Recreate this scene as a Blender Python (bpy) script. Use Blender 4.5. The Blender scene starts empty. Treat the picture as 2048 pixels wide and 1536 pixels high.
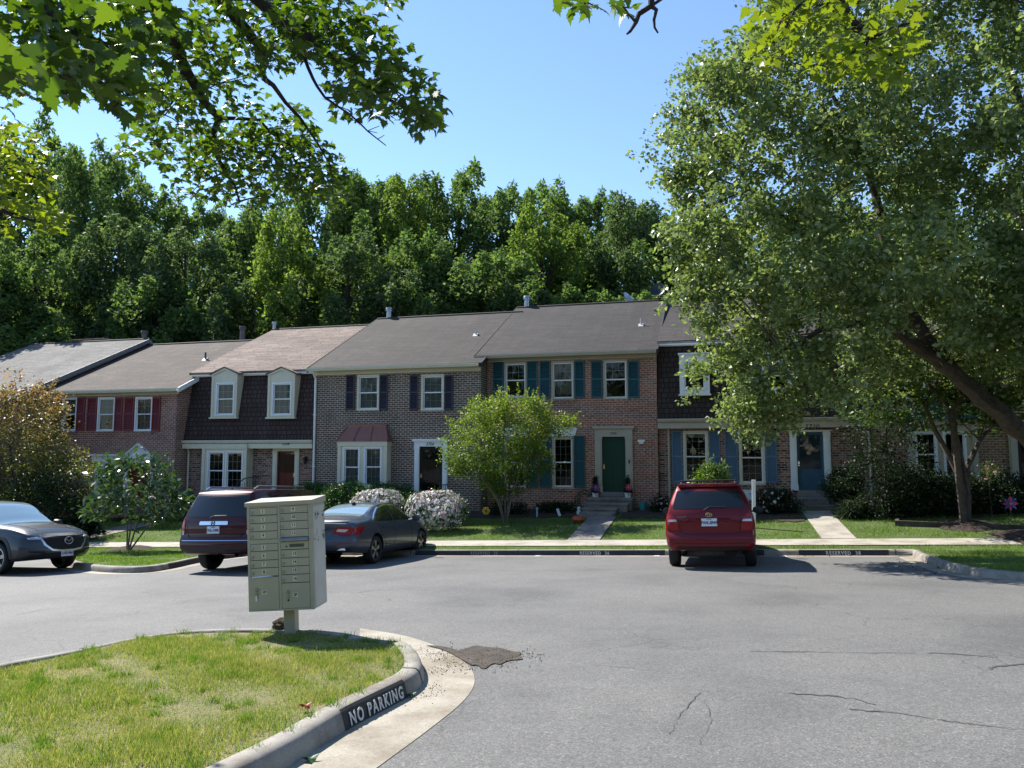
import bpy, bmesh, math, random
import numpy as np
from mathutils import Vector, Matrix
from mathutils.bvhtree import BVHTree
random.seed(11)
rng = np.random.default_rng(11)
C = bpy.context.scene.collection
SC = bpy.context.scene
rad = math.radians

# ------------------------------------------------------------------ camera, sky, sun, exposure
F_PX, PITCH, CAM_Z = 1500.0, math.atan(137 / 1500.0), 1.55
cd = bpy.data.cameras.new('camera'); cam = bpy.data.objects.new('camera', cd); C.objects.link(cam)
cam.location = (0, 0, CAM_Z); cam.rotation_euler = (rad(90) + PITCH, 0, 0)
cd.sensor_width = 36; cd.lens = 36 * F_PX / 2048; cd.clip_end = 2000; cd.clip_start = 0.05
SC.camera = cam
SUN_AZ, SUN_EL = -47.0, 46.0            # degrees, azimuth from +Y towards +X
W = bpy.data.worlds.new('World'); SC.world = W; W.use_nodes = True
nt = W.node_tree
sky = nt.nodes.new('ShaderNodeTexSky'); sky.sky_type = 'NISHITA'; sky.sun_disc = False
sky.sun_elevation = rad(SUN_EL); sky.sun_rotation = rad(SUN_AZ); sky.air_density = 1.0; sky.dust_density = 0.0; sky.ozone_density = 3.6
nt.links.new(sky.outputs[0], nt.nodes['Background'].inputs[0]); nt.nodes['Background'].inputs[1].default_value = 0.118
sl = bpy.data.lights.new('sun', 'SUN'); so = bpy.data.objects.new('sun', sl); C.objects.link(so)
sl.energy = 4.8; sl.angle = rad(0.53); sl.color = (1.0, 0.95, 0.87)
sd = Vector((math.sin(rad(SUN_AZ)) * math.cos(rad(SUN_EL)), math.cos(rad(SUN_AZ)) * math.cos(rad(SUN_EL)), math.sin(rad(SUN_EL))))
so.rotation_euler = sd.to_track_quat('Z', 'Y').to_euler()
SC.view_settings.view_transform = 'Standard'; SC.view_settings.look = 'None'; SC.view_settings.exposure = 1.08; SC.view_settings.gamma = 1
SC.cycles.max_bounces = 6; SC.cycles.transparent_max_bounces = 8
SC.cycles.use_denoising = True
SC.cycles.sample_clamp_indirect = 6.0

# ------------------------------------------------------------------ geometry of the place
PHI = rad(15.0); CP, SP = math.cos(PHI), math.sin(PHI)
VC = 19.55                                # kerb line of the parking bays, in the row frame
def uv2xy(u, v): return (u * CP + v * SP, -u * SP + v * CP)
def xy2uv(x, y): return (x * CP - y * SP, x * SP + y * CP)
def road(x, y): return -0.058 * y + 0.02 * x
def roaduv(u, v): return road(*uv2xy(u, v))
def zg(u): return -0.40 + 0.03 * u        # ground at the house fronts
def Lz(u, v):
    if v <= 19.6: return roaduv(u, v) + 0.13
    a = roaduv(u, 19.6) + 0.13
    if v <= 21.6: return a + 0.015 * (v - 19.6)
    t = min(1.0, (v - 21.6) / 5.2)
    z = (a + 0.03) * (1 - t) + zg(u) * t
    if v > 38:
        d = v - 38
        z += 0.16 * d * (1 + 0.7 / (1 + math.exp((u + 14) / 5.0))) if d < 60 else 0.16 * 60 + 0.02 * (d - 60)
    return z
def Lxy(x, y): return Lz(*xy2uv(x, y))
cphi, sphi = math.cos(PITCH), math.sin(PITCH)
def ray(px, py):                          # photo pixel -> world direction
    a, b = (px - 1024) / F_PX, -(py - 768) / F_PX
    return Vector((a, cphi - b * sphi, sphi + b * cphi))
def at_v(px, py, v):                      # -> (u, z) on the vertical plane v
    d = ray(px, py); u_, v_ = xy2uv(d.x, d.y); t = v / v_
    return u_ * t, CAM_Z + d.z * t
def at_y(px, py, y):
    d = ray(px, py); t = y / d.y
    return Vector((d.x * t, y, CAM_Z + d.z * t))
def on_road(px, py, dz=0.0):
    d = ray(px, py); k = d.z + 0.058 * d.y - 0.02 * d.x
    t = (dz - CAM_Z) / k
    return Vector((d.x * t, d.y * t, CAM_Z + d.z * t))
def on_lawn(px, py, dz=0.0):
    d = ray(px, py); lo, hi = 3.0, 40.0
    for _ in range(50):
        m = (lo + hi) / 2
        if CAM_Z + d.z * m > Lxy(d.x * m, d.y * m) + dz: lo = m
        else: hi = m
    return Vector((d.x * lo, d.y * lo, CAM_Z + d.z * lo))

# ------------------------------------------------------------------ materials
def nodes(name):
    m = bpy.data.materials.new(name); m.use_nodes = True
    n = m.node_tree.nodes; b = n['Principled BSDF']
    return m, m.node_tree, n, b
def ramp(nt, fac, stops):
    r = nt.nodes.new('ShaderNodeValToRGB'); e = r.color_ramp.elements
    while len(e) < len(stops): e.new(0.5)
    for i, (p, c) in enumerate(stops):
        e[i].position = p; e[i].color = (*c, 1) if len(c) == 3 else c
    if fac is not None: nt.links.new(fac, r.inputs[0])
    return r.outputs[0]
def noise(nt, vec, scale, detail=4, rough=0.55):
    n = nt.nodes.new('ShaderNodeTexNoise'); n.inputs['Scale'].default_value = scale; n.inputs['Detail'].default_value = detail; n.inputs['Roughness'].default_value = rough
    if vec is not None: nt.links.new(vec, n.inputs['Vector'])
    return n.outputs['Fac']
def mixc(nt, fac, a, b, mode='MIX'):
    m = nt.nodes.new('ShaderNodeMix'); m.data_type = 'RGBA'; m.blend_type = mode
    for val, idx in ((fac, 0), (a, 6), (b, 7)):
        if hasattr(val, 'links') or hasattr(val, 'is_linked'): nt.links.new(val, m.inputs[idx])
        else: m.inputs[idx].default_value = val if idx == 0 else ((*val, 1) if len(val) == 3 else val)
    return m.outputs[2]
def bump(nt, b, h, strength=0.3, dist=0.01):
    n = nt.nodes.new('ShaderNodeBump'); n.inputs['Strength'].default_value = strength; n.inputs['Distance'].default_value = dist
    nt.links.new(h, n.inputs['Height']); nt.links.new(n.outputs[0], b.inputs['Normal'])
def objvec(nt):
    return nt.nodes.new('ShaderNodeTexCoord').outputs['Object']
def plain(name, col, rough=0.6, metal=0.0, var=0.12, scale=6.0, coat=0.0, spec=0.5, bmp=0.0):
    m, t, n, b = nodes(name)
    v = objvec(t)
    f = noise(t, v, scale, 5)
    c1 = tuple(max(0, c * (1 - var)) for c in col); c2 = tuple(min(1, c * (1 + var)) for c in col)
    t.links.new(ramp(t, f, [(0.3, c1), (0.7, c2)]), b.inputs['Base Color'])
    b.inputs['Roughness'].default_value = rough; b.inputs['Metallic'].default_value = metal
    b.inputs['Coat Weight'].default_value = coat; b.inputs['Coat Roughness'].default_value = 0.04
    b.inputs['Specular IOR Level'].default_value = spec
    if bmp: bump(t, b, noise(t, v, scale * 12, 3), bmp, 0.004)
    return m
def brickmat(name, cols, mortar, bw=0.21, rh=0.0825, ms=0.0125, bias=0.0, dark=None):
    m, t, n, b = nodes(name)
    v = objvec(t)
    s = t.nodes.new('ShaderNodeSeparateXYZ'); t.links.new(v, s.inputs[0])
    a = t.nodes.new('ShaderNodeMath'); a.operation = 'ADD'; t.links.new(s.outputs[0], a.inputs[0]); t.links.new(s.outputs[1], a.inputs[1])
    c = t.nodes.new('ShaderNodeCombineXYZ'); t.links.new(a.outputs[0], c.inputs[0]); t.links.new(s.outputs[2], c.inputs[1])
    br = t.nodes.new('ShaderNodeTexBrick'); br.offset = 0.5
    t.links.new(c.outputs[0], br.inputs['Vector'])
    br.inputs['Scale'].default_value = 1.0; br.inputs['Brick Width'].default_value = bw; br.inputs['Row Height'].default_value = rh
    br.inputs['Mortar Size'].default_value = ms; br.inputs['Mortar Smooth'].default_value = 0.15; br.inputs['Bias'].default_value = bias
    br.inputs['Color1'].default_value = (*cols[0], 1); br.inputs['Color2'].default_value = (*cols[1], 1); br.inputs['Mortar'].default_value = (*mortar, 1)
    col = br.outputs['Color']
    f = noise(t, v, 1.1, 6, 0.65)
    col = mixc(t, 1.0, col, ramp(t, f, [(0.28, (0.66, 0.64, 0.64)), (0.5, (1, 1, 1)), (0.75, (1.2, 1.16, 1.12))]), 'MULTIPLY')
    fs = noise(t, c.outputs[0], 9.0, 2)
    col = mixc(t, 1.0, col, ramp(t, fs, [(0.3, (0.72, 0.72, 0.74)), (0.7, (1.25, 1.22, 1.2))]), 'MULTIPLY')
    if dark:      # scattered dark headers, one colour per brick cell
        mp = t.nodes.new('ShaderNodeMapping'); mp.inputs['Scale'].default_value = (1 / bw, 1 / rh, 1); t.links.new(c.outputs[0], mp.inputs[0])
        fl = t.nodes.new('ShaderNodeTexWhiteNoise'); fl.noise_dimensions = '2D'
        sn = t.nodes.new('ShaderNodeVectorMath'); sn.operation = 'FLOOR'; t.links.new(mp.outputs[0], sn.inputs[0]); t.links.new(sn.outputs[0], fl.inputs['Vector'])
        k = ramp(t, fl.outputs['Value'], [(0.0, (0.18, 0.16, 0.17)), (0.34, (0.5, 0.45, 0.45)), (0.42, (1, 1, 1)), (0.8, (1.2, 1.15, 1.1))])
        inv = t.nodes.new('ShaderNodeMath'); inv.operation = 'SUBTRACT'; inv.inputs[0].default_value = 1.0; t.links.new(br.outputs['Fac'], inv.inputs[1])
        col = mixc(t, inv.outputs[0], col, mixc(t, 1.0, col, k, 'MULTIPLY'))
    t.links.new(col, b.inputs['Base Color']); b.inputs['Roughness'].default_value = 0.85
    inv2 = t.nodes.new('ShaderNodeMath'); inv2.operation = 'SUBTRACT'; inv2.inputs[0].default_value = 1.0; t.links.new(br.outputs['Fac'], inv2.inputs[1])
    bump(t, b, inv2.outputs[0], 0.6, 0.01)
    return m
def shinglemat(name, c1, c2, gap, streak=0.25, ax='y', sw=1.05, sh=0.145):
    m, t, n, b = nodes(name)
    v = objvec(t)
    s = t.nodes.new('ShaderNodeSeparateXYZ'); t.links.new(v, s.inputs[0])
    c = t.nodes.new('ShaderNodeCombineXYZ'); t.links.new(s.outputs[0], c.inputs[0]); t.links.new(s.outputs[1 if ax == 'y' else 2], c.inputs[1])
    br = t.nodes.new('ShaderNodeTexBrick'); br.offset = 0.37; br.offset_frequency = 2; br.squash = 0.7; br.squash_frequency = 3
    t.links.new(c.outputs[0], br.inputs['Vector'])
    br.inputs['Scale'].default_value = 1.0; br.inputs['Brick Width'].default_value = sw; br.inputs['Row Height'].default_value = sh
    br.inputs['Mortar Size'].default_value = 0.026; br.inputs['Mortar Smooth'].default_value = 0.3
    br.inputs['Color1'].default_value = (*c1, 1); br.inputs['Color2'].default_value = (*c2, 1); br.inputs['Mortar'].default_value = (*gap, 1)
    mp = t.nodes.new('ShaderNodeMapping'); mp.inputs['Scale'].default_value = (2.2, 0.35, 0.35); t.links.new(v, mp.inputs[0])
    f = noise(t, mp.outputs[0], 1.0, 6)
    col = mixc(t, 1.0, br.outputs['Color'], ramp(t, f, [(0.3, (1 - streak,) * 3), (0.7, (1 + streak,) * 3)]), 'MULTIPLY')
    f2 = noise(t, v, 0.5, 3)
    col = mixc(t, 1.0, col, ramp(t, f2, [(0.35, (0.72, 0.69, 0.67)), (0.7, (1.2, 1.2, 1.2))]), 'MULTIPLY')
    t.links.new(col, b.inputs['Base Color']); b.inputs['Roughness'].default_value = 0.9
    inv = t.nodes.new('ShaderNodeMath'); inv.operation = 'SUBTRACT'; inv.inputs[0].default_value = 1.0; t.links.new(br.outputs['Fac'], inv.inputs[1])
    bump(t, b, inv.outputs[0], 0.5, 0.01)
    return m
def leafmat(name, cols, trans=None, tfac=0.35, rough=0.42, spec=0.5, zgrad=None, patch=None):
    m, t, n, b = nodes(name)
    g = t.nodes.new('ShaderNodeNewGeometry')
    stops = [(i / (len(cols) - 1), c) for i, c in enumerate(cols)]
    col = ramp(t, g.outputs['Random Per Island'], stops)
    if zgrad:     # new growth of another colour towards the top, in the crown's own coordinates
        s = t.nodes.new('ShaderNodeSeparateXYZ'); t.links.new(objvec(t), s.inputs[0])
        mr = t.nodes.new('ShaderNodeMapRange'); mr.inputs[1].default_value = zgrad[0]; mr.inputs[2].default_value = zgrad[1]; t.links.new(s.outputs[2], mr.inputs[0])
        w = t.nodes.new('ShaderNodeTexWhiteNoise'); w.noise_dimensions = '1D'; t.links.new(g.outputs['Random Per Island'], w.inputs['W'])
        mm = t.nodes.new('ShaderNodeMath'); mm.operation = 'MULTIPLY'; t.links.new(mr.outputs[0], mm.inputs[0]); t.links.new(w.outputs['Value'], mm.inputs[1])
        col = mixc(t, mm.outputs[0], col, zgrad[2])
    if patch:     # straw-coloured patches
        fp = noise(t, objvec(t), patch[1], 5, 0.7)
        w = t.nodes.new('ShaderNodeTexWhiteNoise'); w.noise_dimensions = '1D'; t.links.new(g.outputs['Random Per Island'], w.inputs['W'])
        mm = t.nodes.new('ShaderNodeMath'); mm.operation = 'MULTIPLY'; t.links.new(ramp(t, fp, [(0.42, (0, 0, 0)), (0.66, (1, 1, 1))]), mm.inputs[0]); t.links.new(w.outputs['Value'], mm.inputs[1])
        col = mixc(t, mm.outputs[0], col, patch[0])
    t.links.new(col, b.inputs['Base Color']); b.inputs['Roughness'].default_value = rough; b.inputs['Specular IOR Level'].default_value = spec
    tr = t.nodes.new('ShaderNodeBsdfTranslucent')
    k = trans or (1.5, 1.55, 0.75)
    t.links.new(mixc(t, 1.0, col, k, 'MULTIPLY'), tr.inputs[0])
    mx = t.nodes.new('ShaderNodeMixShader'); mx.inputs[0].default_value = tfac
    t.links.new(b.outputs[0], mx.inputs[1]); t.links.new(tr.outputs[0], mx.inputs[2]); t.links.new(mx.outputs[0], n['Material Output'].inputs[0])
    return m
def paint(name, col, metal=0.35, rough=0.32):
    m = plain(name, col, rough, metal, 0.04, 3.0, coat=0.55, spec=0.15)
    return m
def glassmat(name, tint=0.55, refl=1.0, col=(0.92, 0.97, 0.96)):
    m, t, n, b = nodes(name)
    tr = t.nodes.new('ShaderNodeBsdfTransparent'); tr.inputs[0].default_value = (*[c * tint for c in col], 1)
    gl = t.nodes.new('ShaderNodeBsdfGlossy'); gl.inputs['Roughness'].default_value = 0.02
    fr = t.nodes.new('ShaderNodeFresnel'); fr.inputs[0].default_value = 1.5
    v = objvec(t); bump(t, b, noise(t, v, 1.2, 2), 0.12, 0.03)
    mul = t.nodes.new('ShaderNodeMath'); mul.operation = 'MULTIPLY'; mul.inputs[1].default_value = refl; t.links.new(fr.outputs[0], mul.inputs[0])
    mx = t.nodes.new('ShaderNodeMixShader'); t.links.new(mul.outputs[0], mx.inputs[0]); t.links.new(tr.outputs[0], mx.inputs[1]); t.links.new(gl.outputs[0], mx.inputs[2])
    bn = [x for x in t.nodes if x.type == 'BUMP'][0]; t.links.new(bn.outputs[0], gl.inputs['Normal'])
    t.links.new(mx.outputs[0], n['Material Output'].inputs[0])
    return m
def asphaltmat():
    m, t, n, b = nodes('asphalt')
    v = objvec(t)
    f1 = noise(t, v, 70, 3, 0.7); f2 = noise(t, v, 0.45, 5); f3 = noise(t, v, 3.2, 4); f0 = noise(t, v, 24, 3)
    col = ramp(t, f1, [(0.30, (0.05, 0.049, 0.048)), (0.45, (0.110, 0.108, 0.104)), (0.58, (0.141, 0.138, 0.132)), (0.70, (0.28, 0.27, 0.255))])
    col = mixc(t, 1.0, col, ramp(t, f0, [(0.3, (0.82, 0.82, 0.82)), (0.7, (1.14, 1.14, 1.14))]), 'MULTIPLY')
    col = mixc(t, 1.0, col, ramp(t, f2, [(0.28, (0.70, 0.70, 0.71)), (0.5, (1, 1, 1)), (0.75, (1.16, 1.15, 1.12))]), 'MULTIPLY')
    col = mixc(t, 1.0, col, ramp(t, f3, [(0.3, (0.92, 0.92, 0.92)), (0.75, (1.06, 1.06, 1.06))]), 'MULTIPLY')
    # hairline cracks
    nz = t.nodes.new('ShaderNodeTexNoise'); nz.inputs['Scale'].default_value = 0.9; nz.inputs['Detail'].default_value = 6; t.links.new(v, nz.inputs['Vector'])
    va = t.nodes.new('ShaderNodeVectorMath'); va.operation = 'MULTIPLY_ADD'; va.inputs[1].default_value = (1.2, 1.2, 1.2); t.links.new(nz.outputs['Color'], va.inputs[0]); t.links.new(v, va.inputs[2])
    vo = t.nodes.new('ShaderNodeTexVoronoi'); vo.feature = 'DISTANCE_TO_EDGE'; vo.inputs['Scale'].default_value = 0.42; t.links.new(va.outputs[0], vo.inputs['Vector'])
    cr = ramp(t, vo.outputs['Distance'], [(0.0, (1, 1, 1)), (0.006, (0, 0, 0))])
    msk = ramp(t, noise(t, v, 0.33, 2), [(0.5, (0, 0, 0)), (0.58, (0.55, 0.55, 0.55))])
    k = mixc(t, 1.0, cr, msk, 'MULTIPLY')
    col = mixc(t, k, col, (0.025, 0.025, 0.026))
    t.links.new(col, b.inputs['Base Color']); b.inputs['Roughness'].default_value = 0.8
    bump(t, b, f1, 0.5, 0.006)
    return m
def concretemat(name, col, stain=(0.55, 0.5, 0.45), sc=1.0):
    m, t, n, b = nodes(name)
    v = objvec(t)
    f1 = noise(t, v, 60 * sc, 3); f2 = noise(t, v, 1.4 * sc, 6, 0.65)
    c = ramp(t, f1, [(0.3, tuple(x * 0.82 for x in col)), (0.7, tuple(min(1, x * 1.15) for x in col))])
    c = mixc(t, 1.0, c, ramp(t, f2, [(0.3, stain), (0.55, (1, 1, 1)), (0.8, (1.08, 1.07, 1.04))]), 'MULTIPLY')
    t.links.new(c, b.inputs['Base Color']); b.inputs['Roughness'].default_value = 0.88
    bump(t, b, f1, 0.35, 0.004)
    return m
def groundmat(name, a, bcol, scale=4.0, c3=None):
    m, t, n, b = nodes(name)
    v = objvec(t)
    f = noise(t, v, scale, 6, 0.7); g = noise(t, v, scale * 9, 3)
    c = ramp(t, f, [(0.3, a), (0.7, bcol)])
    c = mixc(t, 1.0, c, ramp(t, g, [(0.3, (0.6, 0.6, 0.6)), (0.7, (1.25, 1.25, 1.25))]), 'MULTIPLY')
    if c3: c = mixc(t, ramp(t, noise(t, v, scale * 0.25, 3), [(0.5, (0, 0, 0)), (0.65, (0.8, 0.8, 0.8))]), c, c3)
    t.links.new(c, b.inputs['Base Color']); b.inputs['Roughness'].default_value = 0.95
    bump(t, b, g, 0.8, 0.03)
    return m

M = {}
M['asphalt'] = asphaltmat()
M['concrete'] = concretemat('concrete', (0.33, 0.30, 0.245), (0.5, 0.44, 0.37))
M['curb'] = concretemat('curb_concrete', (0.27, 0.25, 0.22), (0.5, 0.46, 0.42), 1.6)
M['walk'] = concretemat('walk_concrete', (0.36, 0.33, 0.28))
M['stone'] = concretemat('step_stone', (0.22, 0.20, 0.18), (0.45, 0.42, 0.4), 1.5)
M['blackpaint'] = plain('black_kerb_paint', (0.022, 0.022, 0.024), 0.7, var=0.35, scale=5)
M['stencil'] = plain('worn_white_paint', (0.52, 0.51, 0.48), 0.7, var=0.2, scale=14)
M['stencil_faint'] = plain('faded_white_paint', (0.2, 0.2, 0.19), 0.7, var=0.3, scale=14)
M['roadpaint'] = plain('road_paint', (0.55, 0.54, 0.5), 0.7, var=0.3, scale=9)
M['tar'] = plain('tar', (0.078, 0.078, 0.08), 0.6, var=0.3, scale=20)
M['dirtpatch'] = groundmat('dirt', (0.03, 0.024, 0.019), (0.125, 0.10, 0.075), 8)
M['lawn'] = groundmat('lawn_soil', (0.045, 0.075, 0.012), (0.10, 0.14, 0.03), 3.0)
M['islandsoil'] = groundmat('island_soil', (0.10, 0.12, 0.03), (0.20, 0.17, 0.075), 4.0, (0.26, 0.2, 0.12))
M['mulch'] = groundmat('mulch', (0.02, 0.014, 0.010), (0.075, 0.045, 0.03), 9)
M['earth'] = groundmat('earth', (0.018, 0.022, 0.008), (0.05, 0.055, 0.02), 1.0)
M['brick_red'] = brickmat('brick_red', ((0.31, 0.127, 0.08), (0.225, 0.09, 0.06)), (0.41, 0.33, 0.265))
M['brick_rust'] = brickmat('brick_rust', ((0.2773, 0.1121, 0.0732), (0.1770, 0.0708, 0.0531)), (0.4484, 0.3658, 0.3009))
M['brick_dark'] = brickmat('brick_dark', ((0.0732, 0.0448, 0.0366), (0.1121, 0.0673, 0.0519)), (0.4130, 0.3658, 0.2950))
M['brick_mix'] = brickmat('brick_mixed', ((0.2832, 0.1416, 0.0968), (0.2006, 0.1003, 0.0767)), (0.3422, 0.2891, 0.2360), dark=True)
M['brick_tan'] = brickmat('brick_tan', ((0.2596, 0.1357, 0.0826), (0.2006, 0.1003, 0.0637)), (0.4012, 0.3304, 0.2360))
M['roof_grey'] = shinglemat('roof_grey', (0.17, 0.165, 0.16), (0.1, 0.097, 0.095), (0.03, 0.029, 0.028), 0.15)
M['roof_brown'] = shinglemat('roof_brown', (0.088, 0.0629, 0.0495), (0.0393, 0.0282, 0.0228), (0.0133, 0.0101, 0.0087), 0.28)
M['roof_tan'] = shinglemat('roof_tan', (0.2612, 0.1848, 0.1458), (0.1259, 0.0893, 0.0707), (0.0424, 0.03, 0.0242), 0.14)
M['roof_dark'] = shinglemat('roof_dark', (0.0481, 0.0367, 0.0309), (0.022, 0.017, 0.0145), (0.0083, 0.0062, 0.0058), 0.3)
M['roof_black'] = shinglemat('roof_black', (0.0389, 0.0314, 0.0285), (0.0173, 0.0141, 0.0131), (0.0066, 0.0055, 0.0051), 0.3)
M['mansard'] = shinglemat('mansard_shingle', (0.0442, 0.0247, 0.0221), (0.0676, 0.0390, 0.0338), (0.0156, 0.0104, 0.0091), 0.2, 'z', 0.22, 0.19)
M['mansard_brown'] = shinglemat('mansard_brown', (0.0351, 0.0234, 0.0182), (0.0520, 0.0351, 0.0273), (0.0130, 0.0091, 0.0065), 0.2, 'z', 0.22, 0.19)
M['cream'] = plain('cream_trim', (0.60, 0.56, 0.43), 0.55, var=0.06, scale=2)
M['white'] = plain('white_trim', (0.74, 0.75, 0.74), 0.5, var=0.05, scale=2)
M['greige'] = plain('greige_trim', (0.40, 0.36, 0.28), 0.55, var=0.06, scale=2)
M['greyboard'] = plain('weathered_board', (0.17, 0.17, 0.17), 0.6)
M['vinyl'] = plain('white_vinyl', (0.72, 0.74, 0.76), 0.4, var=0.03)
M['edge'] = plain('ridge_flashing', (0.03, 0.028, 0.027), 0.8)
M['metalroof'] = plain('copper_brown_metal', (0.23, 0.095, 0.07), 0.45, 0.2, var=0.08)
M['tealroof'] = plain('teal_metal', (0.012, 0.05, 0.055), 0.5, var=0.1)
M['sh_red'] = plain('red_shutter', (0.17, 0.017, 0.02), 0.5, var=0.08)
M['sh_plum'] = plain('plum_shutter', (0.026, 0.02, 0.035), 0.5, var=0.08)
M['sh_teal'] = plain('teal_shutter', (0.010, 0.068, 0.078), 0.5, var=0.08)
M['sh_blue'] = plain('blue_shutter', (0.085, 0.15, 0.22), 0.5, var=0.08)
M['door_red'] = plain('red_door', (0.11, 0.016, 0.012), 0.35, var=0.06, spec=0.2)
M['door_green'] = plain('green_door', (0.006, 0.048, 0.028), 0.4, var=0.06, spec=0.2)
M['door_blue'] = plain('blue_door', (0.045, 0.105, 0.155), 0.45, var=0.06, spec=0.2)
M['door_black'] = plain('black_door', (0.014, 0.014, 0.017), 0.2, var=0.06, spec=0.2)
M['blind'] = plain('blind', (0.42, 0.43, 0.43), 0.6, var=0.05)
M['curtain'] = plain('curtain', (0.33, 0.28, 0.22), 0.8, var=0.25, scale=9)
M['glass'] = glassmat('window_glass', 0.62, 0.8)
M['inside'] = plain('room_dark', (0.03, 0.03, 0.03), 0.9)
M['black'] = plain('black_iron', (0.012, 0.012, 0.013), 0.45)
M['brass'] = plain('brass', (0.5, 0.36, 0.14), 0.3, 1.0)
M['zinc'] = plain('galvanised', (0.36, 0.39, 0.42), 0.45, 0.7, var=0.15)
M['pipe'] = plain('vent_pipe', (0.10, 0.085, 0.08), 0.6)
M['lead'] = plain('vent_flashing', (0.5, 0.48, 0.46), 0.6, 0.1)
M['bark'] = groundmat('bark', (0.045, 0.033, 0.026), (0.13, 0.10, 0.08), 5)
M['bark_dark'] = groundmat('bark_dark', (0.022, 0.016, 0.013), (0.06, 0.045, 0.035), 6)
M['bark_pale'] = groundmat('bark_pale', (0.12, 0.095, 0.07), (0.24, 0.19, 0.15), 8)
M['l_forest'] = leafmat('leaf_forest', [(0.062, 0.11, 0.044), (0.095, 0.155, 0.054), (0.14, 0.205, 0.068)], tfac=0.5, rough=0.65, spec=0.2)
M['l_bright'] = leafmat('leaf_bright', [(0.085, 0.14, 0.034), (0.125, 0.19, 0.042), (0.18, 0.245, 0.058)], tfac=0.5, rough=0.65, spec=0.2)
M['l_dark'] = leafmat('leaf_dark', [(0.05, 0.09, 0.046), (0.078, 0.125, 0.056), (0.115, 0.165, 0.066)], tfac=0.45, rough=0.65, spec=0.2)
M['l_street'] = leafmat('leaf_street', [(0.08, 0.125, 0.042), (0.145, 0.20, 0.07), (0.27, 0.32, 0.15)], tfac=0.42, rough=0.4, spec=0.6)
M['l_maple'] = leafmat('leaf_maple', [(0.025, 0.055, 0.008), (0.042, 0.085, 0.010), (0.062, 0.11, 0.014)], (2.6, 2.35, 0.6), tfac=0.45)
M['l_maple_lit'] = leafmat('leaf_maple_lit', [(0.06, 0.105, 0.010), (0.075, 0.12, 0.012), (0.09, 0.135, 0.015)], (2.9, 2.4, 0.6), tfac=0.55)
M['l_crape'] = leafmat('leaf_crape', [(0.05, 0.105, 0.014), (0.09, 0.155, 0.02), (0.14, 0.21, 0.03)], tfac=0.45, rough=0.5, zgrad=(1.6, 3.4, (0.22, 0.28, 0.035)))
M['l_photinia'] = leafmat('leaf_photinia', [(0.035, 0.07, 0.016), (0.065, 0.11, 0.022), (0.12, 0.17, 0.035), (0.17, 0.19, 0.05)], (1.55, 1.45, 0.8), tfac=0.4, rough=0.45, zgrad=(2.0, 6.0, (0.40, 0.2, 0.13)))
M['l_magnolia'] = leafmat('leaf_magnolia', [(0.022, 0.055, 0.015), (0.04, 0.085, 0.022), (0.075, 0.13, 0.035)], tfac=0.3, rough=0.27, spec=0.8)
M['l_hedge'] = leafmat('leaf_hedge', [(0.02, 0.06, 0.012), (0.035, 0.095, 0.016), (0.055, 0.13, 0.02)], tfac=0.3)
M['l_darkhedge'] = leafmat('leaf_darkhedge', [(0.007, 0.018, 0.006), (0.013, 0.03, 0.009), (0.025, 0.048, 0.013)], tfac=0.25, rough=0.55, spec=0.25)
M['l_dogwood'] = leafmat('leaf_dogwood', [(0.035, 0.075, 0.015), (0.06, 0.11, 0.02), (0.10, 0.15, 0.03)], tfac=0.42)
M['petal_white'] = leafmat('petal_white', [(0.62, 0.56, 0.55), (0.75, 0.72, 0.7), (0.8, 0.78, 0.76)], (1, 1, 1), tfac=0.3)
M['petal_pink'] = leafmat('petal_pink', [(0.6, 0.22, 0.3), (0.7, 0.4, 0.45)], (1, 1, 1), tfac=0.3)
M['grass'] = leafmat('grass_blade', [(0.07, 0.14, 0.014), (0.11, 0.195, 0.02), (0.16, 0.235, 0.032)], tfac=0.42, rough=0.5)
M['grass_dry'] = leafmat('grass_blade_dry', [(0.07, 0.14, 0.016), (0.13, 0.20, 0.028), (0.21, 0.26, 0.05), (0.44, 0.38, 0.19)], tfac=0.4, rough=0.5, patch=((0.36, 0.31, 0.15), 1.6))
M['tyre'] = plain('tyre', (0.012, 0.012, 0.013), 0.75, bmp=0.3)
M['under'] = plain('underbody', (0.006, 0.006, 0.007), 0.8)
M['cladding'] = plain('black_cladding', (0.016, 0.017, 0.018), 0.6)
M['alloy'] = plain('alloy', (0.36, 0.36, 0.38), 0.28, 0.9)
M['alloy_dark'] = plain('alloy_dark', (0.02, 0.02, 0.022), 0.35, 0.5)
M['chrome'] = plain('chrome', (0.72, 0.73, 0.75), 0.08, 1.0, var=0.02)
M['carglass'] = plain('car_glass', (0.010, 0.013, 0.015), 0.03, spec=0.6, var=0.0)
M['carglass_sky'] = plain('screen_glass_painted_sky', (0.34, 0.46, 0.50), 0.04, 0.5, var=0.0)  # pale blue base colour stands in for bright sky mirrored in the screens
M['lamp_red'] = plain('lamp_red', (0.26, 0.004, 0.007), 0.22, coat=0.25, spec=0.3, var=0.2, scale=20)
M['satin'] = plain('satin_chrome', (0.62, 0.64, 0.66), 0.3, 0.75)
M['lamp_clear'] = plain('lamp_clear', (0.5, 0.48, 0.48), 0.1, 0.3, coat=1.0)
M['lamp_dark'] = plain('lamp_dark', (0.03, 0.032, 0.036), 0.08, 0.4, coat=1.0)
M['plate'] = plain('plate_white', (0.62, 0.66, 0.70), 0.4, var=0.03)
M['ink'] = plain('plate_ink', (0.015, 0.025, 0.10), 0.5)
M['inkblack'] = plain('ink_black', (0.01, 0.01, 0.01), 0.5)
M['mailbox'] = plain('mailbox_paint', (0.41, 0.375, 0.28), 0.5, var=0.06, scale=3, bmp=0.05)
M['mailbox_dark'] = plain('mailbox_gap', (0.07, 0.068, 0.05), 0.7)
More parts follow.
